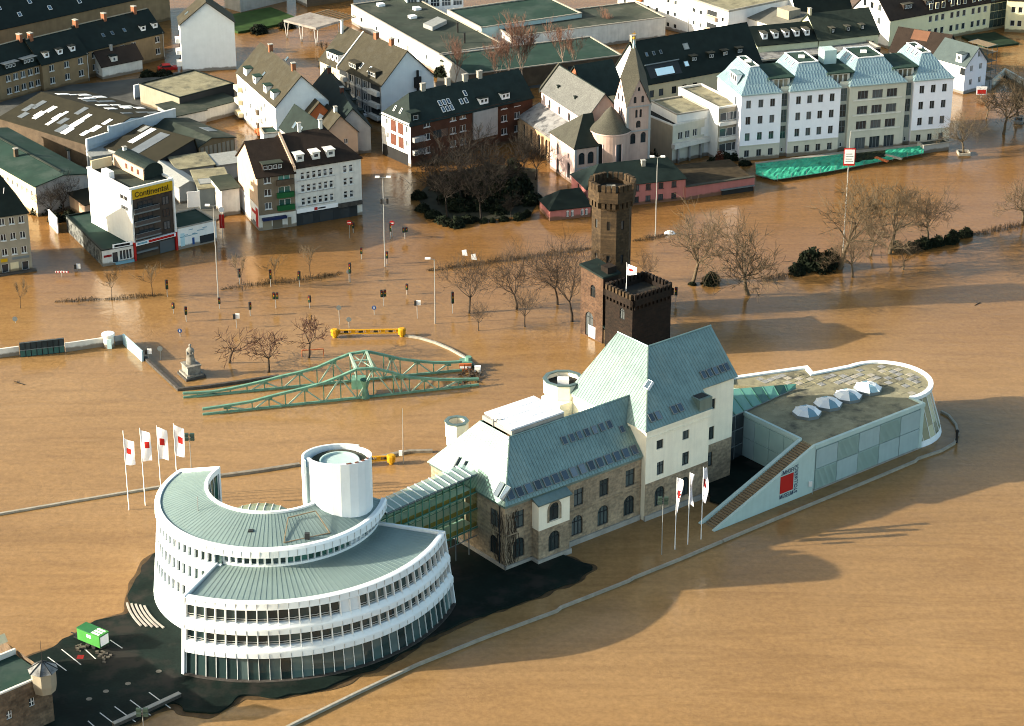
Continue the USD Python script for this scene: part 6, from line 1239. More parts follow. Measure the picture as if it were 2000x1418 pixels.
chimney(t, F.pt(W * .5, D * .9, 9.2), .7, .9, 1.4, 'brick_red', fr=F); chimney(t, F.pt(W * .5, D * .4, 9.2), .7, .9, 1.2, 'brick_red', fr=F)
for px, py, w_, d_, h_, lab in [(515, 262, 5, 4, 4.5, 'low grey yard roof behind the tan corner house'), (560, 258, 6, 5, 4.2, 'low grey-green yard roof behind the white corner house'), (610, 262, 5, 4, 4.6, 'low flat yard roof with white edge below the mural house')]:
    o = P(px, py, h_); F = Fr(o, (math.cos(.3), math.sin(.3)), w_, d_); t = mk('yard_shed', lab, 'shed', F); block(t, F, h_, 'plaster_white_old', {}, 'flat', 0, 'roof_felt_green', sides='flrb', par=.15)
# ---- flats with white gable and balconies (right of the side street)
h = 8.2; F = bfr((744, 166), (847, 145), h); W = F.W; F.D = F.loc(671, 127, h)[1]; D = F.D
t = mk('balcony_flats', 'grey-tiled block of flats with white gable wall and shaded balcony front', 'house', F)
zr = zo(F, W * .5, 0, 98) - h
bx = [D * f for f in (.10, .34, .55, .9)]
sl = block(t, F, h, 'plaster_white_shade', {'l': [(x, z, 1.5, 1.5, 'v', 'frame_white') for z in (.8, 3.4, 6.0) for x in (D * .30, D * .46, D * .62)]}, 'gable_v', zr, 'roof_tile_grey', mats={'l': 'plaster_grey'})
S = F.side('l')
for z in (.5, 3.1, 5.7):
    for f0, f1 in ((.02, .2), (.76, .98)): band(t, S, D * f0, D * f1, z, z + .9, 'plaster_white_old', 'balcony', .9); band(t, S, D * f0 + .1, D * f1 - .1, z + .95, z + 2.3, 'frame_dark', 'balcony_recess', .02)
    band(t, S, D * .2, D * .76, z - .25, z + .15, 'plaster_white_old', 'storey_band', .1)
for f in (.26, .40, .56, .72): part(t, 'wall_pipe', G().tube(S.pt(D * f, 0, -.1), S.pt(D * f, h, -.1), .08), 'frame_dark')
Sf = F.side('f'); 
for z in (3.2, 6.2): band(t, Sf, W * .62, W * .74, z, z + 2.2, 'metal_dark', 'stack_duct', .5)
part(t, 'flue', G().tube(Sf.pt(W * .68, 2.5, -.3), Sf.pt(W * .68, 9.8, -.3), .3), 'metal_dark')
dormer(t, sl['l'], sl['l'].L * .30, 1.0, 3.0, 1.5, 'roof_tile_grey', 'roof_tile_grey', [(x, .4, .8, .8, 'n') for x in (-.9, 0, .9)]); dormer(t, sl['l'], sl['l'].L * .74, 1.0, 3.0, 1.5, 'roof_tile_grey', 'roof_tile_grey', [(x, .4, .8, .8, 'n') for x in (-.9, 0, .9)])
for f in (.42, .6): sl['l'].skylight(t, sl['l'].L * f, 1.8, .6, 1.4, fm='frame_white')
for f in (.35, .7): chimney(t, F.pt(W * .5, D * f, h + zr - .2), .8, 1., 1.3, 'brick_orange', fr=F)
FB = Fr(F.pt(0, D + .02), F.u, W, 7.5); t = mk('cream_flats', 'cream end house of the balcony flats, its side wall in the sun', 'house', FB)
sl = block(t, FB, h - .3, 'plaster_cream_light', {'l': [(x, z, .9, 1.2, 'v') for z in (2.6, 5.3) for x in (2.0, 4.0, 5.8)]}, 'gable_v', zr, 'roof_tile_grey')
for f in (.35, .55, .75): dormer(t, sl['l'], sl['l'].L * f, 1.3, 1.2, 1.6, 'paint_white', 'roof_slate_green', [(0, .4, .6, .9, 'n')])
part(t, 'fire_wall', G().hexa([FB.pt(a, b, z) for a, b, z in ((-.3, 0, h - .6), (-.3, .3, h - .6), (W / 2, .3, h + zr - .4), (W / 2, 0, h + zr - .4), (-.3, 0, h + .1), (-.3, .3, h + .1), (W / 2, .3, h + zr + .2), (W / 2, 0, h + zr + .2))]), 'plaster_white_old'); chimney(t, FB.pt(W * .4, 6.6, h + zr - .6), .5, .5, 1.8, 'plaster_white_old', fr=FB)
# ---- brick block by the park
F = bfr((803, 326), (1040, 268), 0.); h = zo(F, 0, 0, 244); F.D = F.loc(757, 217, h)[1]; W, D = F.W, F.D
t = mk('brick_flats', 'brick block of flats with slate roof behind the dark park trees', 'house', F); zr = zo(F, W * .5, D * .5, 160) - h
wf = [(W * f, z, 1.5, 1.3, 'vs') for z in (2.0, 4.7, 7.3) for f in (.13, .34, .42, .76, .87)]
sl = block(t, F, h, 'brick_flat', {'f': wf, 'l': [(D * .2, z, .9, 1.2, 'v') for z in (3.8, 6.6)] + [(D * .88, z, .9, 1.2, 'v') for z in (3.8, 6.6)]}, 'gable_u', zr, 'roof_slate_green', mats={'l': 'plaster_white'}, hipL=3.2)
S = F.side('l')
for f0, f1 in ((.32, .5), (.58, .76)):
    for z in (3.0, 5.8): band(t, S, D * f0, D * f1, z, z + 2.2, 'brick_red', 'brick_panel', .05)
band(t, S, .2, D - .2, 8.2, 8.7, 'plaster_white', 'white_cornice', .2); band(t, S, .3, D * .9, -1, 2.3, 'metal_dark', 'arcade_shade', .06)
Sf = F.side('f'); band(t, Sf, W * .50, W * .70, 2.5, h - .4, 'plaster_grey', 'grey_stair_bay', .3)
for z in (2.4, 5.0): band(t, Sf, .3, W * .10, z, z + .9, 'plaster_grey', 'corner_balcony', .9)
band(t, Sf, W * .18, W * .30, 4.6, 6.2, 'glass_dark', 'loggia', .03)
for x, q in ((.30, 2.4), (.335, 2.4), (.37, 2.4), (.30, 3.9), (.335, 3.9), (.37, 3.9), (.46, 3.2), (.5, 3.2), (.52, 4.8)): sl['f'].skylight(t, W * x, q - 1.0, .7, 1.2, fm='frame_white')
for f in (.62, .8): dormer(t, sl['f'], W * f, 1.2, 2.0, 1.2, 'paint_white', 'roof_slate', [(-.45, .3, .7, .7, 'n'), (.45, .3, .7, .7, 'n')])
for f in (.22, .42, .56, .68): chimney(t, F.pt(W * f, D * .5, h + zr), 1.0, .6, 1.2, 'concrete_pale', fr=F)
sl['l'].skylight(t, sl['l'].L * .35, 1.6, .5, 1.2, fm='frame_white'); sl['l'].skylight(t, sl['l'].L * .55, 1.6, .5, 1.2, fm='frame_white')
dormer(t, sl['f'], W * .06, .8, 2.2, 1.8, 'roof_slate_green', 'roof_slate_green', [(0, .4, 1.2, .9, 'v')])

# ---- Romanesque church
CF = Fr(P(1224, 213, 14)[:2], (math.cos(math.radians(24)), math.sin(math.radians(24))), 5.1, 5.2)
ch = thing('church', 'pale pink Romanesque church with slate roofs, round apse and gabled spire tower', 'church', CF.pt(0, 0, 0))
CS = ('frame_dark', 'glass_dark')
# nave
NF = Fr(CF.pt(-4.4, 8.5), CF.u, 7.9, 20.5); S = NF.side('l')
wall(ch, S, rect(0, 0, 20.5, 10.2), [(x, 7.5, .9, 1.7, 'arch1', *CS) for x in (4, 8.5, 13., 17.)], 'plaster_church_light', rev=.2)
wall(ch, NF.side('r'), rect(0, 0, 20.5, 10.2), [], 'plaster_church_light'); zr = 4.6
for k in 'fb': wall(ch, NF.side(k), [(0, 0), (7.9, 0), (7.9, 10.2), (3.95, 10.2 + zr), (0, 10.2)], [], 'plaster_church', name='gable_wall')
nl = roof(ch, [NF.pt(-.3, 20.7, 9.9), NF.pt(-.3, -.3, 9.9), NF.pt(3.95, -.3, 14.85), NF.pt(3.95, 20.7, 14.85)], 'roof_slate_pale'); nr = roof(ch, [NF.pt(8.2, -.3, 9.9), NF.pt(8.2, 20.7, 9.9), NF.pt(3.95, 20.7, 14.85), NF.pt(3.95, -.3, 14.85)], 'roof_slate_green')
for f in (.25, .62): dormer(ch, nl, nl.L * f, 2.4, .6, .5, 'roof_slate', 'roof_slate')
dormer(ch, nr, nr.L * .6, 2.4, .5, .4, 'roof_slate', 'roof_slate')
for x0, x1 in ((-.4, 3.95), (3.95, 8.3)):
    z0, z1 = (9.9, 14.9) if x0 < 0 else (14.9, 9.9); g = G(); g.hexa([NF.pt(a, b, z) for a, b, z in ((x0, 20.4, z0 - .3), (x1, 20.4, z1 - .3), (x1, 20.9, z1 - .3), (x0, 20.9, z0 - .3), (x0, 20.4, z0 + .35), (x1, 20.4, z1 + .35), (x1, 20.9, z1 + .35), (x0, 20.9, z0 + .35))]); part(ch, 'gable_coping', g, 'roof_slate_light')
# aisle with lead roof and wall arches
AF = Fr(CF.pt(-9.0, 11.8), CF.u, 4.6, 17.8); S = AF.side('l')
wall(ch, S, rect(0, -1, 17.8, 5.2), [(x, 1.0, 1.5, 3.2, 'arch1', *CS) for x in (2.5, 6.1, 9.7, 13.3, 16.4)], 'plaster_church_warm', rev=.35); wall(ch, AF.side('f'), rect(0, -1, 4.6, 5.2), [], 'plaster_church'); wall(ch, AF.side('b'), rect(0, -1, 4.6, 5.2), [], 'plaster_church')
for x in (.8, 4.3, 7.9, 11.5, 15.0): part(ch, 'buttress', G().sbox(S, x - .25, x + .25, -1, 4.4, -.5, .003), 'plaster_church_warm')
roof(ch, [AF.pt(-.25, 18., 5.05), AF.pt(-.25, -.2, 5.05), AF.pt(4.6, -.2, 7.3), AF.pt(4.6, 18., 7.3)], 'roof_lead')
# choir chapel with hipped roof
HF = Fr(CF.pt(-10.4, .8), CF.u, 5.0, 11.0); S = HF.side('l')
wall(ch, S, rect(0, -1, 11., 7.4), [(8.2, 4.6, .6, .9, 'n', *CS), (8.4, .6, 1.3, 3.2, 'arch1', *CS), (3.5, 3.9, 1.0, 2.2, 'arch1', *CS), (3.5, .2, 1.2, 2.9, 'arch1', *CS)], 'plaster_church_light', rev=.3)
wall(ch, HF.side('f'), rect(0, -1, 5., 7.4), [(1.5, 3.9, 1.3, 2.4, 'arch1', *CS), (3.4, 3.9, 1.3, 2.4, 'arch1', *CS)], 'plaster_church', rev=.3)
for x in (0, 4.6): part(ch, 'corner_pilaster', G().sbox(HF.side('f'), x, x + .4, -1, 7.3, -.1, .003), 'plaster_grey')
part(ch, 'string_course', G().sbox(HF.side('f'), .4, 4.6, 3.1, 3.4, -.08, .003), 'plaster_grey')
a, b, c, d, e, f_ = HF.pt(-.3, -.3, 7.3), HF.pt(5.2, -.3, 7.3), HF.pt(4.6, 6., 11.8), HF.pt(6.6, 6., 11.8), HF.pt(-.3, 11.2, 7.3), HF.pt(6.6, 11.2, 9.)
roof(ch, [a, b, d, c], 'roof_slate'); roof(ch, [e, a, c], 'roof_slate_light'); roof(ch, [HF.pt(6.6, 11.2, 7.6), e, c], 'roof_slate_light')  # sun on the left hip is put into its paler slate colour
# apse
ac = CF.pt(-2.0, 2.6, 0); R = 3.75
ang0 = math.atan2(-CF.v[1], -CF.v[0])
def apw(th, z, r=R): return np.array([ac[0] + r * math.cos(th), ac[1] + r * math.sin(th), z])
N = 20
for i in range(N):
    t0, t1 = ang0 - 1.7 + 3.4 * i / N, ang0 - 1.7 + 3.4 * (i + 1) / N
    isw = i in (3, 4, 9, 10, 15, 16)
    g = G()
    if isw: g.quad(apw(t0, -1), apw(t1, -1), apw(t1, 2.2), apw(t0, 2.2)); g.quad(apw(t0, 7.6), apw(t1, 7.6), apw(t1, 9.6), apw(t0, 9.6))
    else: g.quad(apw(t0, -1), apw(t1, -1), apw(t1, 9.6), apw(t0, 9.6))
    part(ch, 'apse_wall', g, 'plaster_church')
    if isw: part(ch, 'apse_window', G().quad(apw(t0, 2.2, R - .25), apw(t1, 2.2, R - .25), apw(t1, 7.65, R - .25), apw(t0, 7.65, R - .25)), 'glass_dark')
    if i in (3, 9, 15, 5, 11, 17): q = apw(t0, 0); part(ch, 'window_jamb', G().tube(apw(t0, 2.1, R - .05), apw(t0, 7.6, R - .05), .12, k=4), 'plaster_church_light')
part(ch, 'apse_cornice', G().lathe((ac[0], ac[1], 0), [(R - .1, 9.2), (R + .2, 9.4), (R + .2, 9.7), (R - .1, 9.7)], 30, ang0 - 1.75, ang0 + 1.75, True), 'plaster_church_light')
part(ch, 'apse_roof', G().lathe((ac[0], ac[1], 0), [(R + .3, 9.65), (2.4, 11.3), (1.0, 13.2), (0, 14.1)], 32), 'roof_slate_light', smooth=50)
# tower with rhombic helm
S = CF.side('f'); TWs = [(1.45, 6.9, 1.1, 2.1, 'arch1', *CS), (3.65, 6.9, 1.1, 2.1, 'arch1', *CS), (2.55, 10., 1.0, 1.4, 'arch1', *CS), (2.1, 12.0, .5, 1.6, 'arch1', *CS), (3.0, 12.0, .5, 1.6, 'arch1', *CS)]
for k in 'flrb':
    S = CF.side(k, 5.1, 5.2); L = S.L
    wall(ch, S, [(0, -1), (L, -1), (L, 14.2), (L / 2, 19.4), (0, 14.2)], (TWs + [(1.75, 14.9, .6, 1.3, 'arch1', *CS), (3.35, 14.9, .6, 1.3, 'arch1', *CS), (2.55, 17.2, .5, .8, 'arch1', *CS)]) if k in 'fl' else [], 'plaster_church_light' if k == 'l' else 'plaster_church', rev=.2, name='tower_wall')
    for z in (9.4, 14.2): part(ch, 'string_course', G().sbox(S, -.02, L + .02, z - .12, z + .12, -.12, .003), 'plaster_grey')
    for x in (0, L - .45): part(ch, 'corner_pilaster', G().sbox(S, x + .001, x + .449, -1, 14., -.06, .003), 'plaster_grey')
ap = CF.pt(2.55, 2.6, 26.2); mid = {'f': CF.pt(2.55, -.15, 19.6), 'l': CF.pt(-.15, 2.6, 19.6), 'r': CF.pt(5.25, 2.6, 19.6), 'b': CF.pt(2.55, 5.35, 19.6)}
for c_, k1, k2 in ((CF.pt(-.15, -.15, 14.1), 'l', 'f'), (CF.pt(5.25, -.15, 14.1), 'f', 'r'), (CF.pt(5.25, 5.35, 14.1), 'r', 'b'), (CF.pt(-.15, 5.35, 14.1), 'b', 'l')):
    g = G(); q = [c_, mid[k2], ap, mid[k1]]; g.add(q, [[0, 1, 3], [1, 2, 3]]); part(ch, 'spire_face', g, 'roof_slate_light')
part(ch, 'spire_tip', G().lathe((ap[0], ap[1], 0), [(.62, 23.9), (.05, 26.6)], 8), 'roof_metal_blue'); part(ch, 'spire_ball', G().ball(ap + [0, 0, .6], .28), 'paint_yellow'); part(ch, 'spire_cross', G().box(ap[0] - .04, ap[0] + .04, ap[1] - .04, ap[1] + .04, 26.9, 28.2).box(ap[0] - .4, ap[0] + .4, ap[1] - .035, ap[1] + .035, 27.6, 27.7), 'paint_yellow')
h = 9.0; F = bfr((1148, 190), (1218, 178), h, D=10.); W, D = F.W, F.D; t = mk('church_side_house', 'cream house with big dark slate roof wedged between church nave and spire', 'house', F)
block(t, F, h, 'plaster_cream', {'f': [(W * f, 6.6, .8, 1.2, 'n', 'frame_dark') for f in (.4, .6, .8)]}, 'gable_u', zo(F, W * .5, D * .5, 121) - h, 'roof_slate_green', mats={'l': 'brick_orange'}, sides='flrb')
# ---- pink convent wing, gatehouse and garden wall
PF = Fr(P(1338, 390)[:2], (math.cos(math.radians(17.5)), math.sin(math.radians(17.5)))); PX = Fr(PF.pt(-19.5, 0), PF.u, 19.5, 8.5)
t = mk('convent_wing', 'long pink plastered convent wing with dark hipped roof below the church', 'building', PX)
wp = [(x, z, 1.0, 1.15, 'vs') for z in (.5, 2.75) for x in (3.2, 6.2, 9.8, 12.1, 14.6, 17.2)]
sl = block(t, PX, 4.4, 'plaster_pink', {'f': wp, 'l': [(4., 2.6, 1., 1.1, 'v')]}, 'gable_u', 2.9, 'roof_slate_green', hipL=3.8, hipR=2.2, frame='frame_dark'); chimney(t, PX.pt(12.2, 3.2, 6.6), .7, .7, .8, 'concrete_pale', fr=PX)
GF = Fr(PF.pt(-27.6, -3.2), PF.u, 7.8, 6.); t = mk('gatehouse', 'small pink gatehouse with dark hipped roof standing in the flood', 'building', GF)
block(t, GF, 2.3, 'plaster_pink', {'f': [(3.4, .4, .55, 1.3, 'arch1'), (4.3, .4, .55, 1.3, 'arch1'), (6.2, .4, .55, 1.3, 'arch1'), (7.0, .4, .55, 1.3, 'arch1')]}, 'gable_u', 2.4, 'roof_slate', hipL=3., hipR=1.)
WF_ = bfr((1338, 391), (1473, 371), 0., D=.4); t = mk('garden_wall', 'long pink garden wall right of the convent wing', 'wall', WF_); hz = zo(WF_, 0, 0, 366)
part(t, 'wall_body', G().box(.1, WF_.W, 0, .4, -1, hz, WF_), 'plaster_pink'); part(t, 'coping', G().box(.1, WF_.W + .1, -.15, .55, hz, hz + .22, WF_), 'roof_slate_light'); part(t, 'garage_opening', G().box(WF_.W * .52, WF_.W * .97, -.35, -.003, -.4, .95, WF_), 'metal_dark'); part(t, 'garage_lintel', G().box(WF_.W * .5, WF_.W * .99, -.5, -.01, .95, 1.1, WF_), 'frame_grey')
struct('garden_ground', G().prism([WF_.pt(.1, .42)[:2], WF_.pt(WF_.W, .42)[:2], WF_.pt(WF_.W + 1, 12.)[:2], WF_.pt(3., 13.)[:2]], -1., hz - .3), 'leaf_brown')
# ---- flat-roofed parish house and terraced block left of the hotel
F = bfr((1312, 320), (1396, 300), 0.); h = 7.7; F.D = 12.; W, D = F.W, F.D
t = mk('parish_house', 'cream flat-roofed house with dark felt roof and balcony beside the church', 'building', F)
block(t, F, h, 'plaster_cream_pale', {'f': [(W * f, 4.6, 1.1, 1.5, 'v') for f in (.18, .34, .52, .7, .87)]}, 'flat', 0, 'roof_felt_dark', mats={'l': 'plaster_beige'}, par=.25, capm='plaster_white_old', sides='flrb'); S = F.side('f'); band(t, S, -.2, W + .3, 3.2, 4.1, 'plaster_white_old', 'balcony_parapet', 1.0)
for f in (.1, .36, .62, .86): band(t, S, W * f, W * f + .3, -1, 3.2, 'plaster_grey', 'pier', .6)
F = bfr((1400, 314), (1440, 307), 0.); h = 10.6; F.D = 15.; W, D = F.W + .6, F.D; F.W = W
t = mk('terraced_block', 'narrow stepped block with glazed galleries between parish house and hotel', 'building', F)
block(t, F, h, 'plaster_beige', {'f': [(W * .5, z, W * .84, 1.7, 'w') for z in (1.6, 4.7, 7.9)]}, 'flat', 0, 'roof_moss', mats={'l': 'plaster_white'}, par=.3, capm='plaster_white_old', sides='flrb'); S = F.side('f')
for z in (.9, 4.0, 7.1): band(t, S, .1, W - .1, z, z + .7, 'plaster_white_old', 'gallery_parapet', .5)
FT = Fr(F.pt(-7.3, 3.5), F.u, 7.3, 10.); t = mk('terrace_wall_block', 'sunlit white wall block behind the parish house roof', 'building', FT); block(t, FT, 9.4, 'plaster_white', {}, 'flat', 0, 'roof_moss', par=.2, sides='flrb')
# ---- hotel: four pavilions with blue-grey mansards, glazed bays between
HT = bfr((1443, 315), (1853, 277), 0.); W = HT.W; h = 13.3; D = 13.2
ho = mk('hotel', 'long white hotel of four pavilions under curved blue-grey mansard roofs', 'building', HT)
def xo(px): f = (px - 1450.) / 406.; return W * f
def mansard(t, F, x0, x1, y0, y1, z0, z1, iu, iv, m, mt, rib=None):
    lv = [(0., z0), (.42, z0 + (z1 - z0) * .36), (.70, z0 + (z1 - z0) * .70), (1., z1)]; out = None
    c = lambda k: [F.pt(x0 + iu * lv[k][0], y0 + iv * lv[k][0], lv[k][1]), F.pt(x1 - iu * lv[k][0], y0 + iv * lv[k][0], lv[k][1]), F.pt(x1 - iu * lv[k][0], y1 - iv * .4 * lv[k][0], lv[k][1]), F.pt(x0 + iu * lv[k][0], y1 - iv * .4 * lv[k][0], lv[k][1])]
    for k in range(3):
        a, b = c(k), c(k + 1)
        for i in range(4):
            j = (i + 1) % 4; s_ = roof(t, [a[i], a[j], b[j], b[i]], m, .12, rib=rib if i in (0, 3) else None)
            if k == 2 and i == 3: out = s_
    part(t, 'roof_top', G().slab(c(3), .15), mt); q = c(3)
    for i in range(4): part(t, 'roof_top_rim', G().bar(q[i] + up * .08, q[(i + 1) % 4] + up * .08, .18, .2), 'paint_white')
    return q, out
pav = [(0, xo(1526), [1464, 1487, 1509], 'w'), (xo(1541), xo(1638), [1558, 1579, 1600, 1622], 'w'), (xo(1655), xo(1764), [1681, 1709, 1737], 'b'), (xo(1779), W, [1795, 1817, 1839], 'w')]
for n, (x0, x1, cx, kd) in enumerate(pav):
    PVF = Fr(HT.pt(x0, 0), HT.u, x1 - x0, D); S = PVF.side('f')
    if kd == 'w':
        wall(ho, S, rect(0, 3.0, x1 - x0, h), [(xo(c) - x0, z, 1.0, 1.6, 'v', 'frame_grey') for c in cx for z in (4.0, 7.3, 10.6)], 'hotel_white', rev=.2)
        wall(ho, S, rect(0, -1.2, x1 - x0, 3.0), [(xo(c) - x0, .7, 1.0, 1.4, 'v', 'frame_grey') for c in cx], 'plaster_hotel_beige', rev=.2); band(ho, S, 0, x1 - x0, 2.95, 3.1, 'plaster_hotel_beige', 'string_course', .1)
    else:
        wall(ho, S, rect(0, -1.2, x1 - x0, h), [(xo(c) - x0, z, 2.2, 1.7 if z > 1 else 2.4, 'w', 'frame_grey') for c in cx for z in (.2, 4.3, 7.4, 10.5)], 'plaster_hotel_beige', rev=.22)
        for z in (4.0, 7.1, 10.2): band(ho, S, .8, x1 - x0 - .8, z, z + .2, 'plaster_white_old', 'sill_band', .12)
    for k in 'lr': wall(ho, PVF.side(k), rect(0, -1.2, D, h), [(D - 3. , z, 1., 1.6, 'v', 'frame_grey') for z in (4., 7.3, 10.6)] if k == 'l' and n == 0 else [], 'hotel_white' if kd == 'w' else 'plaster_hotel_beige')
    band(ho, S, -.15, x1 - x0 + .15, h - .1, h + .12, 'roof_metal_blue', 'gutter', .25)
    q, s_ = mansard(ho, HT, x0 - .2, x1 + .2, -.2, D + .2, h, 17.5, 3.5, 4.6, 'roof_metal_blue', 'roof_felt_green', (.62, .05, .04))
    m = (q[0] + q[2]) / 2; part(ho, 'roof_hatch', G().box(m[0] - .6, m[0] + .6, m[1] - .5, m[1] + .5, 17.4, 17.9), 'paint_white')
    if n: 
        for k in range(3): s_.skylight(ho, s_.L * (.3 + .2 * k), .3, .6, 1.3, fm='frame_white')
LS = Slope([HT.pt(-.2, D + .2, h), HT.pt(-.2, -.2, h), HT.pt(2.9, 4.1, 18.1), HT.pt(2.9, D - 1.5, 18.1)]); dormer(ho, LS, LS.L * .55, 1.2, 3.4, 1.9, 'hotel_white', 'roof_metal_blue', [(x, .4, .7, 1.2, 'n') for x in (-1.1, 0, 1.1)])
for a, b in ((pav[0][1], pav[1][0]), (pav[1][1], pav[2][0]), (pav[2][1], pav[3][0])):
    BFr = Fr(HT.pt(a + .02, .8), HT.u, b - a - .04, 6.); S = BFr.side('f'); wb = b - a - .04
    wall(ho, S, rect(0, -1.2, wb, 14.2), [(wb / 2, z, wb * .8, 2.6, 'vm', 'frame_grey', 'glass_office') for z in (3.6, 6.9, 10.2)] + [(wb / 2, .8, .5, .9, 'n')], 'plaster_hotel_beige', rev=.12, name='bay_wall')
    part(ho, 'link_roof', G().slab([HT.pt(a - 2.2, 1.7, 15.7), HT.pt(b + 1.6, 1.7, 15.7), HT.pt(b + 1.6, 11., 15.9), HT.pt(a - 2.2, 11., 15.9)], .2), 'roof_felt_green')
    LSf = Fr(HT.pt(a - 1.2, 2.3), HT.u, b - a + 2.0, 6.).side('f'); wall(ho, LSf, rect(0, 13.0, b - a + 2.0, 15.4), [((b - a + 2) * (.22 + .28 * k), 13.3, .9, 1.9, 'n', 'frame_white', 'glass_warm') for k in range(3)], 'plaster_white_old', rev=.15, name='attic_wall')
AL = Fr(HT.pt(xo(1632), 7.5), HT.u, 2.6, 3.); part(ho, 'lift_house', G().box(0, 2.6, 0, 3., 15., 18.6, AL), 'panel_white')
# terrace with green netting in front
TP = [(1474, 322), (1478, 343), (1512, 352), (1600, 339), (1655, 329), (1706, 319), (1735, 313), (1803, 300), (1806, 284), (1740, 291), (1640, 301)]
tp = pxpoly(TP, 0.); t = thing('green_terrace', 'terrace in front of the hotel sheeted over with bright green netting', 'terrace', (*tp[0], 0))
part(t, 'terrace_wall', G().prism(tp, -1.2, .5), 'concrete_pale')
NFr = bfr((1478, 341), (1808, 288), 0.); rng = np.random.default_rng(4); nx, ny = 66, 8; g = G(); grid_ = {}
top = lambda px: [P(px, np.interp(px, [1474, 1640, 1806], [320, 301, 284]), 1.0), P(px, np.interp(px, [1474, 1512, 1600, 1706, 1806], [340, 351, 338, 318, 299]), .62)]
for i in range(nx + 1):
    a, b = top(1476 + 328 * i / nx)
    for j in range(ny + 1): q = b + (a - b) * j / ny; q[2] += rng.uniform(0, .28) * (0 < j < ny); grid_[i, j] = q
hole = lambda i, j: 38 <= i <= 50 and j >= 2
for i in range(nx):
    for j in range(ny):
        if not hole(i, j): g.quad(grid_[i, j], grid_[i + 1, j], grid_[i + 1, j + 1], grid_[i, j + 1])
part(t, 'netting', g, 'tarpaulin_green'); g = G()
for i in range(nx):
    for j in range(ny):
        if hole(i, j): g.quad(*[grid_[a_] - up * .12 for a_ in ((i, j), (i + 1, j), (i + 1, j + 1), (i, j + 1))])
part(t, 'bare_earth', g, 'leaf_dark')
for k, px in enumerate(np.linspace(1490, 1800, 12)): b = top(px)[1]; part(t, 'railing_post', G().tube(b - up * .3, b + up * .9, .04, k=5), 'frame_grey')
for (px, py, w_, m, lab) in [(1722, 314, 2.2, 'paint_orange', 'orange plank ramp lying on the edge of the green terrace'), (1745, 309, 3., 'concrete_pale', 'pale concrete kerb pieces at the edge of the green terrace')]:
    c = P(px, py, .6); solo('plank_ramp' if m == 'paint_orange' else 'kerb_pieces', G().bar(c + [-w_ / 2, .9, .4], c + [w_ / 2, -.8, .1], .7, .25), m, lab, 'ramp' if m == 'paint_orange' else 'kerb')
F = bfr((1803, 300), (1853, 293), 0., D=2.4); t = mk('terrace_kiosk', 'low grey brick bay at the right end of the hotel front', 'building', F); block(t, F, 1.6, 'plaster_grey', {}, 'flat', 0, 'roof_felt', par=.1)
# billboard
b = P(1646, 500); hb = Zat(b, 256); t = thing('billboard', 'white billboard with red border on a tall pole in front of the hotel', 'sign', b); part(t, 'pole', G().tube(b - up, b + up * hb, .12, .07, 7, True), 'metal_pole'); za, zb2 = Zat(b, 323), Zat(b, 289)
part(t, 'board', G().box(b[0] - .95, b[0] + 1.05, b[1] - .18, b[1] - .1, za, zb2), 'paint_red'); part(t, 'board_face', G().box(b[0] - .8, b[0] + .9, b[1] - .2, b[1] - .181, za + .35, zb2 - .25), 'paint_white')
for k in range(4): part(t, 'text_line', G().box(b[0] - .6, b[0] + .7 - .2 * (k % 2), b[1] - .21, b[1] - .201, za + .7 + .45 * k, za + .82 + .45 * k), 'frame_grey')
# ---- long dark roofs behind the hotel
h = 9.2; F = bfr((1262, 163), (1487, 122), h, D=12.); W, D = F.W, F.D; t = mk('long_dark_house', 'long house with huge dark roof, roof lights and small dormers behind the hotel', 'building', F)
zr = zo(F, W * .5, D * .5, 62) - h
sl = block(t, F, h, 'plaster_cream', {'f': [(W * f, z, 1.1, 1.5, 'n', 'frame_dark') for z in (2.6, 6.) for f in (.05, .13, .24, .33, .42)], 'l': []}, 'gable_u', zr, 'roof_slate', mats={'l': 'plaster_white'}); s_ = sl['f']
g = G(); s_.hexa(g, W * .06, W * .33, 1.3, s_.T * .42, -.25, .04); part(t, 'roof_terrace', g, 'frame_dark'); g = G(); s_.hexa(g, W * .12, W * .27, s_.T * .16, s_.T * .32, .05, .14); part(t, 'terrace_glass_roof', g, 'glass_sky_pale'); g = G(); s_.hexa(g, W * .05, W * .34, s_.T * .42, s_.T * .44, .0, .3); part(t, 'terrace_rail', g, 'frame_grey')
for f in (.10, .16, .22): s_.skylight(t, W * f, s_.T * .62, .6, .9)
s_.skylight(t, W * .44, s_.T * .62, 1.3, 1.4, pm='roof_shed_light')
for f in (.46, .61, .73, .86): dormer(t, s_, W * f, s_.T * .32, 1.4, 1.3, 'roof_slate', 'roof_slate_light', [(-.3, .3, .5, .7, 'n'), (.3, .3, .5, .7, 'n')])
s_.skylight(t, W * .39, s_.T * .25, 1.1, 1.2, pm='glass_sky_pale'); chimney(t, F.pt(.6, D * .5, h + zr - .4), 1.0, .8, 1.6, 'plaster_beige', fr=F)
h = 7.6; F = bfr((1480, 88), (1598, 77), h, D=10.); W, D = F.W, F.D; t = mk('dormer_house', 'pale green house with black roof and five pointed dormers', 'building', F)
sl = block(t, F, h, 'plaster_pale_green', {'f': [(W * f, 5.0, .9, .9, 'n') for f in (.2, .55, .85)]}, 'gable_u', zo(F, W / 2, D / 2, 46) - h, 'roof_slate')
for f in (.18, .36, .54, .71, .88): dormer(t, sl['f'], W * f, sl['f'].T * .3, 1.1, 1.3, 'paint_white', 'roof_slate_light', [(0, .3, .7, .8, 'v')])
F = bfr((1600, 77), (1716, 64), h, D=11.); W, D = F.W, F.D; t = mk('dormer_house', 'pale green house with grey tiled roof and three small dormers', 'building', F)
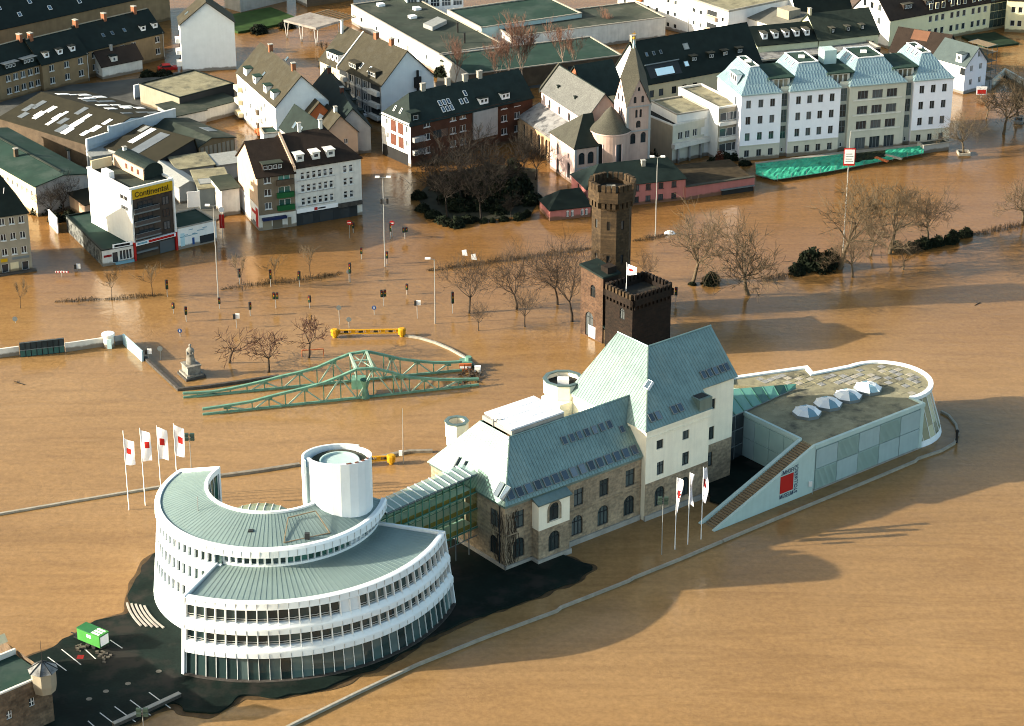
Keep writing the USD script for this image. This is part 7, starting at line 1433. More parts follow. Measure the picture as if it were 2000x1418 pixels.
sl = block(t, F, h, 'plaster_pale_green', {'f': [(W * f, 5.0, .9, .9, 'n') for f in (.9,)]}, 'gable_u', zo(F, W / 2, D / 2, 20) - h, 'roof_slate_green2')
for f in (.28, .54, .78): dormer(t, sl['f'], W * f, sl['f'].T * .2, .9, 1.2, 'roof_slate', 'roof_slate_light', [(0, .3, .5, .7, 'n')])
chimney(t, F.pt(.3, D * .5, h + 4.), .5, .9, 1.5, 'plaster_cream', fr=F)
F = bfr((1488, 118), (1720, 92), 6.2, D=9.); t = mk('courtyard_roof', 'flat gravelled roof strip between hotel and dormer houses', 'building', F); block(t, F, 6., 'roof_slate', {}, 'flat', 0, 'roof_lead', par=.3)
# ---- yellow school at the upper right
h = 10.; F = bfr((1735, 96), (2030, 40), 0., D=13.); h = zo(F, 0, 0, 38); W, D = F.W, F.D; t = mk('yellow_school', 'large pale yellow school with brown roof and glazed stair tower', 'building', F)
xs = [W * f for f in (.26, .30, .34, .40, .44, .48, .54, .58, .62)]
w = grid(xs, (1.4, 4.5, 7.4), 1.0, 1.5, 'n') + grid([W * f for f in (.80, .84, .88, .93, .97)], (1.4, 4.5, 7.4), 1.0, 1.5, 'n')
sl = block(t, F, h, 'plaster_yellow', {'f': w, 'l': [(D * f, z, 1., 1.4, 'n', 'frame_dark') for f in (.3, .5, .7) for z in (2., 5., 8.)]}, 'gable_u', 6., 'roof_brown', mats={'l': 'plaster_white'}, rev=.15)
S = F.side('f'); 
for i in range(4):
    for k in range(5): part(t, 'stair_glass', G().sbox(S, W * .655 + i * 1.25, W * .655 + i * 1.25 + 1.1, .6 + 1.9 * k, 2.35 + 1.9 * k, -.12, -.003), 'glass_office')
for k in range(4): dormer(t, sl['f'], W * (.14 + .14 * k), 2.0, 2.6, 1.3, 'roof_brown', 'roof_slate_light', [(x, .3, .6, .8, 'n') for x in (-.75, 0, .75)])
FY = Fr(P(1962, 62)[:2], (F.u[0] * .75 + F.u[1] * .66, F.u[1] * .75 - F.u[0] * .66), 14., 10.); t = mk('yellow_school_wing', 'pale yellow school wing with reddish roof at the right picture edge', 'building', FY); sl = block(t, FY, 7.8, 'plaster_yellow', {'f': grid([1.6, 3.2, 5.6, 7.2, 9.6], (1.4, 4.6), 1.0, 1.4, 'n'), 'l': []}, 'gable_u', 4., 'roof_brown'); chimney(t, FY.pt(3, 3.5, 10.4), .8, .7, 1.4, 'plaster_white', fr=FY)
# brown roofed house and slate-roofed white house
h = 6.4; F = bfr((1735, 100), (1842, 108), h, D=11.); F = vfr((1838, 112), (1738, 96), h, 9.); F = bfr((1738, 96), (1840, 112), h, D=9.5); W, D = F.W, F.D; t = mk('brown_roof_house', 'house with large patched brown roof behind the hotel end', 'house', F); sl = block(t, F, h - .3, 'plaster_grey', {}, 'gable_u', 4.2, 'roof_brown', sides='flrb'); g = G(); sl['f'].hexa(g, sl['f'].L * .3, sl['f'].L * .6, sl['f'].T * .6, sl['f'].T * .98, 0, .04); part(t, 'tile_patch', g, 'roof_tile_orange_dull')
F = bfr((1881, 184), (1923, 172), 0.); h = zo(F, 0, 0, 128); F.D = F.loc(1836, 106, h)[1]; W, D = F.W, F.D; t = mk('slate_roof_house', 'white gabled house with grey slate roof right of the hotel', 'house', F)
sl = block(t, F, h, 'hotel_white', {'f': [(W * f, z, .9, 1.3, 'v') for f in (.3, .72) for z in (1.6, 4.6)] + [(W * .62, 7.4, .9, 1.3, 'v')]}, 'gable_v', zo(F, W * .55, 0, 91) - h, 'roof_slate_mid', mats={'l': 'plaster_white'}, shift=.55); S = F.side('l')
dormer(t, sl['l'], sl['l'].L * .75, .7, 1.6, 1.8, 'plaster_white', 'roof_slate_mid', [(0, .5, .9, .9, 'vm')]); win(t, F.side('l', a=-.19), (D * .93, h - 2.2, 1.2, 1.5, 'v'), 'frame_dark')
SC = Fr(F.pt(W + .2, .2), F.u, 3.2, D * .6); t2 = mk('scaffold', 'metal scaffolding tower on the right side of the slate-roofed white house', 'scaffold', SC)
for a in (0, 1.6, 3.2):
    for b in (0, SC.D / 2, SC.D): part(t2, 'upright', G().tube(SC.pt(a, b, -1), SC.pt(a, b, h + 2.2), .06, k=5), 'frame_grey')
for z in (1.5, 3.5, 5.5, 7.5, 9.):
    for b in (0, SC.D): part(t2, 'ledger', G().bar(SC.pt(0, b, z), SC.pt(3.2, b, z), .08, .08), 'frame_grey')
    part(t2, 'deck', G().slab([SC.pt(.05, .05, z), SC.pt(3.1, .05, z), SC.pt(3.1, SC.D, z), SC.pt(.05, SC.D, z)], .05), 'wood_step')
wall_line('garden_wall', [(1938, 172), (1962, 150), (2010, 178)], .4, -1, 1.9, 'plaster_cream_pale', 'pale yard wall at the right picture edge below the yellow school')
F = bfr((1924, 92), (1990, 84), 0.4, D=10.); struct('school_lawn', G().box(0, F.W, 0, F.D, -1, .4, F), 'grass_dark')
# ---- white flats along the top
F = bfr((1206, 32), (1343, 68), 0., D=12.); W, D = F.W, F.D; t = mk('white_tower_flats', 'bright sunlit white flats with small windows and orange balconies at the top', 'building', F)
w = [(W * f, z, .8, .9, 'n', 'frame_dark') for z in (.8, 3.6, 6.4, 9.2) for f in (.1, .2, .44, .56, .72, .82)]
block(t, F, 13., 'plaster_white', {'f': w}, 'flat', 0, 'roof_felt', sides='flrb'); S = F.side('f')
for z in (2.4, 5.2, 8.0): band(t, S, W * .27, W * .36, z, z + .9, 'paint_orange', 'balcony', .8); band(t, S, W * .275, W * .355, z + .95, z + 2.2, 'brick_brown', 'balcony_recess', .02)
F = bfr((1343, 68), (1545, 50), 0., D=14.); F.o = F.pt(.5, -2.)[:2]; F = bfr((1345, 70), (1420, 96), 0., D=24.); W, D = F.W, F.D; t = mk('white_tower_flats', 'second sunlit white apartment block with loggias at the top', 'building', F)
block(t, F, 8.6, 'plaster_white', {'f': [(W * f, z, .8, .9, 'n', 'frame_dark') for z in (3., 6.) for f in (.12, .3, .86)]}, 'flat', 0, 'roof_moss', sides='flrb'); S = F.side('f')
for z in (2.6, 5.6): band(t, S, W * .45, W * .72, z, z + .9, 'plaster_peach', 'balcony', .7); band(t, S, W * .46, W * .71, z + .95, z + 2.1, 'frame_dark', 'balcony_recess', .02)
FX = Fr(F.pt(W + .1, 6), F.u, 13., 14.); t = mk('white_roof_block', 'low white block with grey sloping roof and a roof cabin near the top edge', 'building', FX); sl = block(t, FX, 6.5, 'plaster_white', {'f': [(3, 3., 1., 1., 'n')]}, 'gable_u', 1.2, 'roof_felt_pale', sides='flrb'); part(t, 'roof_cabin', G().box(5, 9, 4, 7.5, 6.8, 9.2, FX), 'plaster_beige')
FX = bfr((1563, 42), (1667, 30), 5., D=10.); t = mk('dark_gable_house', 'house with black roof and white gable wall at the top edge', 'house', FX); block(t, FX, 5., 'plaster_white', {}, 'gable_u', 6., 'roof_slate', sides='flrb')
# ---- flat white school complex (top centre)
h = 4.6; F = vfr((858, 106), (686, 9), h, 16.); F.W = 16; W, D = F.W, F.D; t = mk('white_flat_school', 'long white flat-roofed school wing with grey roof, sunlit side wall', 'building', F)
block(t, F, h, 'plaster_white', {'l': [(x, 1.8, 1.0, 1.0, 'n', 'frame_grey') for x in (D * .12, D * .3, D * .55, D * .86)]}, 'flat', 0, 'roof_felt', par=.15, sides='flrb')
for b, a in ((D * .62, 7.), (D * .75, 11.), (D * .9, 5.)): part(t, 'roof_light', G().box(a, a + 1.6, b, b + 1.6, h - .1, h + .5, F), 'paint_white')
g = G(); q0 = F.pt(8, D * .42, h); g.prism([F.pt(7, D * .38)[:2], F.pt(12.5, D * .46)[:2], F.pt(12., D * .54)[:2], F.pt(6.5, D * .46)[:2]], h - .1, h + .8); part(t, 'glass_roof_light', g, 'roof_shed_light')
for a, b in ((9, D * .12), (11.5, D * .3)): part(t, 'flue', G().tube(F.pt(a, b, h - .2), F.pt(a, b, h + 2.2), .22, k=7, cap=True), 'metal_dark')
FS = Fr(F.pt(W + .02, D * .24), F.u, 26., 17.); t = mk('white_flat_school_wing', 'second white flat-roofed school wing with dark window row', 'building', FS); block(t, FS, 5.6, 'plaster_white', {'l': [(x, 3.2, 1.3, 1.6, 'vm', 'frame_white') for x in (3, 6, 9, 12)], 'f': [(x, 1.5, 1.4, 1.6, 'vm', 'frame_white') for x in (3, 6.5, 10)]}, 'flat', 0, 'roof_felt_green', par=.2, sides='flrb', mats={'f': 'panel_white'})
g = G(); wf_ = bfr((795, 24), (905, 16), 2.2, D=8.)
t = mk('window_band_block', 'white block with a row of tall dark grid windows at the top edge', 'building', wf_); block(t, wf_, 6.6, 'plaster_white_shade', {'f': [(wf_.W * f, 3.0, 2.2, 2.2, 'wm', 'frame_white') for f in (.1, .3, .5, .7, .9)]}, 'flat', 0, 'roof_felt', sides='flrb')
F = bfr((930, 128), (1235, 112), 4., D=24.); F = bfr((915, 146), (1215, 108), 4.4, D=16.); W, D = F.W, F.D; t = mk('long_flat_hall', 'long hall with grey-green flat roof behind the birches', 'building', F); block(t, F, 4.4, 'plaster_grey', {'f': [(W * (.66 + .05 * k), 1.6, 1.3, 1.8, 'n', 'frame_dark') for k in range(6)]}, 'flat', 0, 'roof_felt_green', par=.15, sides='flrb', mats={'f': 'brick_brown'})
F = bfr((1000, 72), (1300, 34), 4.8, D=15.); F = Fr(F.pt(0, 0), F.u, F.W, 15.); t = mk('long_flat_hall', 'second long flat-roofed hall with pale felt roof near the top', 'building', F); block(t, F, 4.8, 'plaster_white_old', {}, 'flat', 0, 'roof_felt', par=.15, sides='flrb')
F = bfr((862, 118), (925, 128), 3.6, D=9.); t = mk('yellow_outhouse', 'sunlit cream outhouse with grey sheet roof behind the birches', 'building', F); block(t, F, 3.6, 'plaster_cream', {'f': [(2 + 1.8 * k, 1.2, .7, 1.4, 'n', 'frame_dark') for k in range(4)], 'l': []}, 'shed', .8, 'roof_felt', sides='flrb')
F = bfr((972, 152), (1000, 146), 3., D=4.); t = mk('small_outhouse', 'little yellow gabled outhouse by the birches', 'building', F); block(t, F, 2.6, 'plaster_yellow', {}, 'gable_v', 1.2, 'roof_felt', sides='flrb')
# ---- canopy on V columns in the flooded yard
F = bfr((617, 55), (668, 40), 4.2, C=(580, 32)); W, D = F.W, F.D; t = mk('yard_canopy', 'pale canopy roof on white V-shaped columns with open timber rafters', 'canopy', F)
part(t, 'canopy_roof', G().slab([F.pt(0, 0, 4.3), F.pt(W, 0, 4.3), F.pt(W, D, 4.3), F.pt(0, D, 4.3)], .5), 'canopy_grey')
for a, b in ((.4, .4), (.4, D * .5), (.4, D - .5), (W - .4, .4), (W - .4, D - .5)):
    for s in (-.6, .6): part(t, 'v_column', G().tube(F.pt(a, b, -1), F.pt(a + s, b, 3.8), .1, k=6), 'plaster_white_old')
for k in range(8): part(t, 'rafter', G().bar(F.pt(W + .1, D * (.1 + .11 * k), 4.1), F.pt(W + 5.2, D * (.1 + .11 * k), 4.1), .14, .25), 'wood_step')
for b in (.6, D - .6): part(t, 'rafter_beam', G().bar(F.pt(W, b, 3.9), F.pt(W + 5.2, b, 3.9), .16, .25), 'wood_step')
F = bfr((465, 62), (590, 38), .5, D=14.); struct('lawn', G().box(0, F.W, 0, F.D, -1, .5, F), 'grass_green')
F = bfr((470, 24), (560, 2), 0., D=6.); t = mk('concrete_hall', 'grey concrete building at the top edge behind the lawn', 'building', F); block(t, F, 8., 'concrete', {}, 'flat', 0, 'roof_felt', sides='flrb')
F = bfr((600, 14), (690, 0), 0., D=6.); t = mk('brick_hall', 'brown brick building behind the yard canopy', 'building', F); block(t, F, 6., 'brick_brown', {}, 'flat', 0, 'roof_felt', sides='flrb', mats={'l': 'plaster_white_old'})
# yard grounds (dry, grey)
struct('yard_ground', G().prism(pxpoly([(-40, 190), (60, 180), (130, 166), (205, 160), (300, 150), (350, 141), (300, 190), (360, 240), (330, 250), (460, 300), (440, 420), (345, 470), (330, 400), (150, 330), (60, 300), (-40, 330)], .2), -1, .2), 'yard_grey')
struct('yard_ground', G().prism(pxpoly([(850, 180), (1050, 170), (1260, 190), (1260, 120), (1100, 100), (860, 110)], .2), -1, .2), 'yard_grey')
# ---- stone building corner at lower left
F = bfr((0, 1418), (108, 1380), 0., D=14.); zc = 6.6
cx = P(96, 1312, zc); 
F = Fr(P(-20, 1366, zc)[:2], P(96, 1317, zc)[:2] - P(-20, 1366, zc)[:2]); F.W = F.loc(98, 1316, zc)[0]; F.D = 16.; W, D = F.W, F.D
t = mk('gate_building', 'old stone building corner with zinc-capped octagonal turret at the lower left', 'building', F)
S = F.side('f'); wall(t, S, rect(0, -1.2, W, zc), [(W * .28, 3.0, .75, 1.1, 'vm'), (W * .66, 3.4, .75, 1.1, 'vm')], 'corner_stone', rev=.2)
for k in 'lr': wall(t, F.side(k), rect(0, -1.2, D, zc), [], 'corner_stone')
part(t, 'flat_roof', G().box(.3, W - .3, .3, 7., zc - .5, zc - .4, F), 'roof_felt_green'); part(t, 'parapet', G().box(0, W, 0, .3, zc, zc + .2, F), 'plaster_white_old'); part(t, 'parapet', G().box(-1, W - .2, 7., 7.3, zc - .5, zc + .3, F), 'plaster_white_old'); part(t, 'ridge_wall', G().slab([F.pt(-1, 9., zc + .3), F.pt(W, 9., zc + .3), F.pt(W, 9.6, zc + 1.2), F.pt(-1, 9.6, zc + 1.2)], .3), 'plaster_cream')
part(t, 'light_well', G().box(-1, W - .3, 7.3, 9., zc - 3.2, zc - 3., F), 'metal_dark'); part(t, 'glazing_post', G().tube(F.pt(W * .5, 8.2, zc - 3), F.pt(W * .5, 8.2, zc + .4), .08), 'paint_white')
tc = P(84, 1310, zc + 1.0); c3 = (tc[0], tc[1], 0); part(t, 'turret', G().lathe(c3, [(1.25, zc - 1.6), (1.45, zc - .6), (1.45, zc + 1.2), (0, zc + 1.3)], 8), 'plaster_beige')
for k in range(8):
    a, b = k * math.pi / 4, (k + 1) * math.pi / 4; q = lambda r, x, z: np.array([tc[0] + r * math.cos(x), tc[1] + r * math.sin(x), z]); part(t, 'turret_roof', G().add([q(1.75, a, zc + 1.2), q(1.75, b, zc + 1.2), q(0, 0, zc + 2.3)], [[0, 1, 2]]), 'roof_lead'); part(t, 'turret_rib', G().bar(q(1.77, a, zc + 1.22), q(.05, a, zc + 2.33), .09, .09), 'frame_dark')
part(t, 'turret_spike', G().tube([tc[0], tc[1], zc + 2.2], [tc[0], tc[1], zc + 5.], .05, .02), 'metal_dark')
# ================================================================ bare winter trees, hedges and scrub
def gen_tree(seed, H, trunk_h, r0, nl, ang, fac, split, depth, curve=.25, up_=.12, lean=0., rt=.022):
    rng = np.random.default_rng(seed); tr, cr = G(), G()
    def grow(p, d, L, r, lev):
        g = tr if lev <= 1 else cr; k = 7 if lev == 0 else 5 if lev == 1 else 3; n = 3 if lev <= 2 else 2
        for i in range(n):
            d = d + rng.normal(0, curve / n * 1.4, 3) + np.array([0, 0, up_]); d /= np.linalg.norm(d); q = p + d * L / n; r1 = max(r * .86, rt * .7); g.tube(p, q, r, r1, k); p, r = q, r1
            if 0 < lev < depth and rng.random() < .75: side(p, d, L * rng.uniform(.45, .7), r * .55, lev + 1)
        if lev < depth:
            for j in range(split if lev else nl): side(p, d, L * fac * rng.uniform(.75, 1.15), r * (.62 if lev else .55), lev + 1, lev == 0, j)
    def side(p, d, L, r, lev, first=False, j=0):
        a = (2 * math.pi * (j + rng.uniform(-.3, .3)) / nl) if first else rng.uniform(0, 6.28); e = np.cross(d, [math.cos(1.7), math.sin(1.7), .1]); e /= np.linalg.norm(e); f = np.cross(d, e)
        t = math.radians(ang * rng.uniform(.55, 1.2) * (1. if first else .85)); grow(p, d * math.cos(t) + (e * math.cos(a) + f * math.sin(a)) * math.sin(t), L, max(r, rt), lev)
    d0 = np.array([lean, 0, 1.]); tr.tube([0, 0, -2.], [0, 0, 0.], r0 * 1.15, r0 * 1.05, 7)
    grow(np.zeros(3), d0 / np.linalg.norm(d0), trunk_h, r0, 0)
    allv = np.vstack(tr.v + cr.v); s = H / allv[:, 2].max()
    for g in (tr, cr): g.v = [v * [s, s, s] for v in g.v]
    w = np.percentile(np.hypot(allv[:, 0], allv[:, 1]), 97) * s
    return tr, cr, w
KINDS = {'broad': [(dict(seed=s, H=10., trunk_h=3.1, r0=.24, nl=6, ang=52, fac=.95, split=3, depth=4), 'bark_dark', 'bark_dark') for s in (1, 2)],
         'pale': [(dict(seed=s, H=10., trunk_h=2.6, r0=.24, nl=8, ang=54, fac=.86, split=3, depth=4, up_=.09, curve=.34, rt=.019), 'bark_tan', 'bark_twig') for s in (13, 24, 35)],
         'small': [(dict(seed=s, H=6., trunk_h=1.5, r0=.13, nl=6, ang=62, fac=.9, split=3, depth=3, up_=.05, rt=.025), 'bark_dark', 'bark_red') for s in (5, 6)],
         'street': [(dict(seed=s, H=6., trunk_h=2.0, r0=.07, nl=5, ang=42, fac=.8, split=3, depth=3, rt=.02), 'bark_dark', 'bark_twig') for s in (7,)],
         'birch': [(dict(seed=s, H=11., trunk_h=4.5, r0=.17, nl=5, ang=26, fac=.75, split=3, depth=4, up_=.2), 'bark_birch', 'bark_red_pale') for s in (8, 9)],
         'park': [(dict(seed=s, H=11., trunk_h=3.6, r0=.24, nl=7, ang=50, fac=.85, split=3, depth=4, rt=.03), 'bark_black', 'bark_black') for s in (10, 11)]}
_made = {}
def tree(kind, px, py, ty, label, group=None, z=0., width=None, var=None):
    vi = (px * 7 + py) % len(KINDS[kind]) if var is None else var % len(KINDS[kind]); par_, m1, m2 = KINDS[kind][vi]; b = P(px, py, z); H = Zat(b, ty) - z; key = (kind, vi); rz = (px * 37 + py * 11) % 360
    if key not in _made:
        tr, cr, w = gen_tree(**par_); t = thing('bare_tree', label, 'tree', b, rz, group); T0 = lambda: None; T0.path, T0.loc = t.path, np.zeros(3)
        part(T0, 'trunk', tr, m1, smooth=True); part(T0, 'crown', cr, m2); _made[key] = (t, w); s = H / par_['H']; k = s if width is None else width / w
        t.prim.GetAttribute('xformOp:scale').Set(Gf.Vec3f(k, k, s)); return
    t, w = _made[key]; s = H / par_['H']; k = s if width is None else width / w; dup(t, b, rz, label, group, (k, k, s))
R_ = 'bare trees along the flooded river road'
for a in [(916, 612, 462, 'large dark bare tree right of the single-headed lamp'), (935, 646, 583, 'small dark forked tree in front of the largest riverside tree'), (1009, 604, 470, 'tall dark slender tree in the middle of the riverside group'), (1025, 638, 553, 'small dark tree in front of the slender riverside tree'), (1089, 595, 438, 'tallest dark tree left of the brick tower'), (1117, 628, 456, 'dark wide-forked tree next to the brick tower wall')]: tree('broad', *a, R_)
tree('broad', 1262, 548, 478, 'dark bare tree just behind the square keep', R_)
for a in [(1353, 553, 378, 'large pale bare tree right of the brick tower'), (1461, 576, 402, 'pale bare tree with forked trunk right of the round dark bush'), (1640, 525, 338, 'pale bare tree behind the big dark shrub'), (1665, 541, 425, 'lower pale tree in front of the billboard pole'), (1738, 496, 352, 'pale bare tree in the middle of the right-hand riverside row'), (1812, 472, 345, 'wide pale bare tree at the right of the shrub bank'), (1764, 527, 462, 'small pale tree standing in open water before the shrub bank'), (1998, 436, 326, 'pale bare tree cut by the right picture edge'), (1882, 300, 196, 'pale bare tree in a concrete tub right of the hotel'), (1960, 262, 150, 'twiggy tree by the yard wall at the right picture edge'), (1926, 232, 165, 'low twiggy tree in front of the scaffolding tower'), (1990, 236, 120, 'twiggy tree rising over the yard wall at the far right'), (1700, 500, 392, 'thin pale tree between billboard pole and shrub bank')]: tree('pale', *a, 'pale bare trees on the right bank')
for a in [(448, 709, 636, 'left of three red-brown round trees by the statue'), (525, 727, 641, 'middle of three red-brown round trees, nearest the green bridge'), (603, 699, 614, 'right of three red-brown round trees, by the orange frame')]: tree('small', *a, 'red-brown trees by the green bridge')
for a in [(606, 543, 478, 'thin street tree at the right end of the hedge island'), (538, 556, 494, 'thin street tree in the middle of the hedge island'), (473, 567, 492, 'thin street tree at the left end of the hedge island'), (298, 578, 508, 'thin street tree on the short left hedge'), (219, 585, 522, 'thin street tree between the two left hedges'), (40, 602, 543, 'thin street tree at the left picture edge')]: tree('street', *a, 'thin street trees on the drowned traffic islands')
for a in [(999, 146, 52, 'left birch behind the brick flats'), (1014, 142, 24, 'tallest birch with white trunk behind the brick flats'), (1024, 144, 44, 'slim birch right of the tallest birch'), (1103, 124, 22, 'birch between the flat halls and the church gable'), (1125, 118, 52, 'small birch left of the spire'), (884, 158, 70, 'reddish birch behind the white gable of the balcony flats'), (1180, 48, 14, 'small bare tree in front of the top white flats'), (960, 150, 62, 'thin birch by the little yellow outhouse')]: tree('birch', a[0], a[1] + (34 if a[0] > 950 and a[0] < 1150 else 26), a[2], a[3], 'birches behind the church', z=.2)
for a in [(874, 424, 285, 'tall dark park tree left of centre in the churchyard park'), (902, 400, 255, 'dark park tree before the grey stair bay'), (940, 430, 300, 'dark park tree at the front of the park lawn'), (844, 372, 268, 'dark park tree by the corner balconies'), (975, 395, 265, 'dark park tree beside the church aisle'), (998, 428, 372, 'small dark tree at the right end of the park'), (1022, 345, 240, 'dark tree against the church aisle wall'), (1046, 352, 262, 'slender dark tree by the church buttresses'), (856, 400, 330, 'low dark tree at the left corner of the park'), (925, 372, 225, 'tall dark tree near the brick facade')]: tree('park', *a, 'dark trees in the churchyard park')
for a in [(100, 432, 348, 'dark scrub tree by the green-roofed hall'), (126, 418, 338, 'second scrub tree between green hall and graffiti shed')]: tree('park', *a)
for a in [(636, 118, 78, 'thin bare tree in the flooded yard behind the flats'), (668, 128, 84, 'bare shrub tree by the yard canopy')]: tree('street', *a)
# leaf masses
def leaf_mass(g, c, rx, ry, rz_, n, s, rng, twig=0.):
    u = rng.normal(size=(n, 3)); u /= np.linalg.norm(u, axis=1)[:, None]; u[:, 2] = np.abs(u[:, 2]) * 1.0 - .05; rr = rng.uniform(.5, 1., n) ** .6
    bump = 1 + .28 * (meshkit.noise(u * 2.3 + c) - .5) * 2
    p = c + u * (rr * bump)[:, None] * [rx, ry, rz_]
    a = rng.normal(size=(n, 3)); a /= np.linalg.norm(a, axis=1)[:, None]; b = np.cross(a, rng.normal(size=(n, 3))); b /= np.linalg.norm(b, axis=1)[:, None]; k = rng.uniform(.5, 1.2, n)[:, None] * s
    v = np.stack([p - a * k, p + b * k * .6, p + a * k, p - b * k * .6], 1).reshape(-1, 3); i = np.arange(n)[:, None] * 4; g.add(v, np.vstack([np.hstack([i, i + 1, i + 2]), np.hstack([i, i + 2, i + 3])]))
    return g
bush0 = None
def bush(px, py, w, hgt, label, group=None, mat='leaf_dark'):
    global bush0
    b = P(px, py); rz = (px * 13) % 360
    if bush0 is None:
        rng = np.random.default_rng(2); bush0 = thing('bush', label, 'bush', b, rz, group); T0 = lambda: None; T0.path, T0.loc = bush0.path, np.zeros(3)
        part(T0, 'foliage', leaf_mass(leaf_mass(leaf_mass(G(), np.array([0, 0, 0.]), .9, .8, 1., 700, .13, rng), np.array([.35, .2, .1]), .6, .6, .75, 350, .13, rng), np.array([-.4, -.1, 0]), .6, .65, .7, 350, .13, rng), 'leaf_dark'); g = G()
        for k in range(9): a = k * .7; g.tube([0, 0, -1], [.5 * math.cos(a), .5 * math.sin(a), .7], .04, .02, 4)
        part(T0, 'stem', g, 'bark_dark'); bush0.prim.GetAttribute('xformOp:scale').Set(Gf.Vec3f(w, w, hgt)); return
    dup(bush0, b, rz, label, group, (w, w * .85, hgt))
bush(1388, 553, 1.9, 1.9, 'round dark bush in the water right of the large pale tree'); bush(1352, 556, .9, .5, 'tiny dark tuft at the foot of the large pale tree'); bush(1590, 526, 3.3, 3.8, 'biggest dark shrub on the right bank'); bush(1622, 522, 2.4, 3.3, 'dark shrub joined to the right of the biggest one'); bush(1556, 532, 2.2, 1.5, 'low brown-green shrub left of the biggest dark shrub')
for k, (x, y, w, h_) in enumerate([(1752, 489, 1.6, 1.7), (1776, 490, 1.8, 1.6), (1800, 484, 2., 2.0), (1828, 479, 1.8, 1.8), (1858, 473, 1.9, 2.2), (1884, 461, 1.7, 1.6)]): bush(x, y, w, h_, ['leftmost shrub of the bank below the right-hand trees', 'second shrub of the right-hand bank, low and wide', 'middle shrub of the right-hand bank', 'shrub under the wide pale tree', 'darkest tall shrub at the right of the bank', 'last round shrub of the right-hand bank'][k], 'shrub bank below the right-hand trees')
PK = [(870, 372, 3., 3.4), (905, 362, 3., 3.), (945, 372, 3.2, 3.6), (968, 388, 3.4, 3.6), (1000, 395, 3.2, 4.2), (900, 410, 3., 2.2), (940, 408, 3., 2.2), (975, 412, 2.8, 2.), (818, 388, 1.7, 1.7), (826, 412, 1.8, 1.5), (846, 424, 1.8, 1.4), (868, 436, 2.2, 1.3), (892, 440, 2.2, 1.5), (912, 434, 1.7, 1.4), (929, 432, .9, .9), (945, 434, 1., .9), (962, 433, .9, .8), (984, 431, 1.1, 1.), (1014, 428, 1.4, 1.3), (1028, 422, 1.2, 1.2), (880, 395, 3.2, 2.6), (930, 385, 3.4, 3.), (985, 372, 3.6, 4.2), (1018, 382, 3.4, 4.5), (1040, 398, 2.4, 2.4), (850, 360, 2.2, 2.), (955, 350, 3., 3.2), (1005, 345, 2.4, 3.5)]
for k, (x, y, w, h_) in enumerate(PK): bush(x, y, w, h_, 'dark evergreen shrub in the churchyard park, ' + ['behind its tall left tree', 'at the back by the brick flats', 'at the back in the centre', 'right of centre in the shade', 'before the aisle arches', 'on the lawn, left', 'on the lawn, centre', 'on the lawn, right', 'at its far left corner', 'left, beside the junction', 'front left', 'front, below the tall dark tree', 'large at the front edge', 'front centre', 'small and round in the front row', 'round in the front row by the middle tree', 'smallest in the front row', 'right part of the front row', 'at the right end of the front row', 'last in the front row towards the gatehouse', 'in its shaded middle left', 'in its shaded centre', 'large, before the church aisle', 'tallest, in the corner by the church', 'beside the pink gatehouse', 'under the corner balconies', 'under the brick facade', 'between brick flats and church'][k], 'dark shrubs in the churchyard park')
struct('park_ground', G().prism(pxpoly([(815, 380), (830, 420), (870, 437), (930, 432), (1035, 420), (1050, 395), (1050, 330), (960, 320), (860, 340)], .05), -1., .06), 'ground_dark')  # shade under the park trees is put into the dark ground colour
for k, (x, y, w, h_) in enumerate([(1412, 322, 2.0, 1.8), (1440, 318, 2.2, 1.6), (1390, 330, 1.6, 1.4), (1455, 330, 1.5, 1.), (1290, 312, 1.6, 3.)]): bush(x, y - 8, w, h_, ['dark shrub in the garden behind the pink wall', 'wide dark shrub in the garden next to the hotel', 'low shrub in the garden near the convent roof', 'small shrub at the right end of the pink wall', 'tall dark shrub between church tower and parish house'][k])
for k, (x, y, w, h_) in enumerate([(85, 415, 2.4, 3.), (112, 408, 2.6, 3.2), (135, 430, 1.8, 2.), (108, 432, 1.6, 1.6)]): bush(x, y, w, h_, ['dark scrub at the corner of the green-roofed hall', 'dense dark scrub behind the poster board', 'low scrub by the lean-to', 'small scrub in front of the dense one'][k])
for k, (x, y, w, h_) in enumerate([(290, 150, 2., 1.6), (320, 148, 2.2, 1.5), (640, 128, 2.2, 1.8), (672, 140, 1.8, 1.4), (505, 62, 3., 1.6), (560, 52, 3., 1.4), (870, 150, 3., 2.5), (905, 158, 2.6, 2.2), (1150, 100, 3., 1.5)]): bush(x, y, w, h_, ['yard shrub right of the cottage', 'yard shrub below the side balconies', 'dark shrub behind the sunlit flats', 'dark shrub near the cream end house', 'dark hedge along the lawn, left', 'dark hedge along the lawn, right', 'dark shrub behind the balcony flats', 'dark shrub behind the brick flats', 'dark shrub by the flat hall windows'][k])
o = P(1405, 322, .6); g = leaf_mass(G(), o, .9, .9, 3.6, 500, .16, np.random.default_rng(6)); solo('copper_shrub', g, 'leaf_red', 'pointed rusty red conifer in the garden beside the hotel', 'shrub')
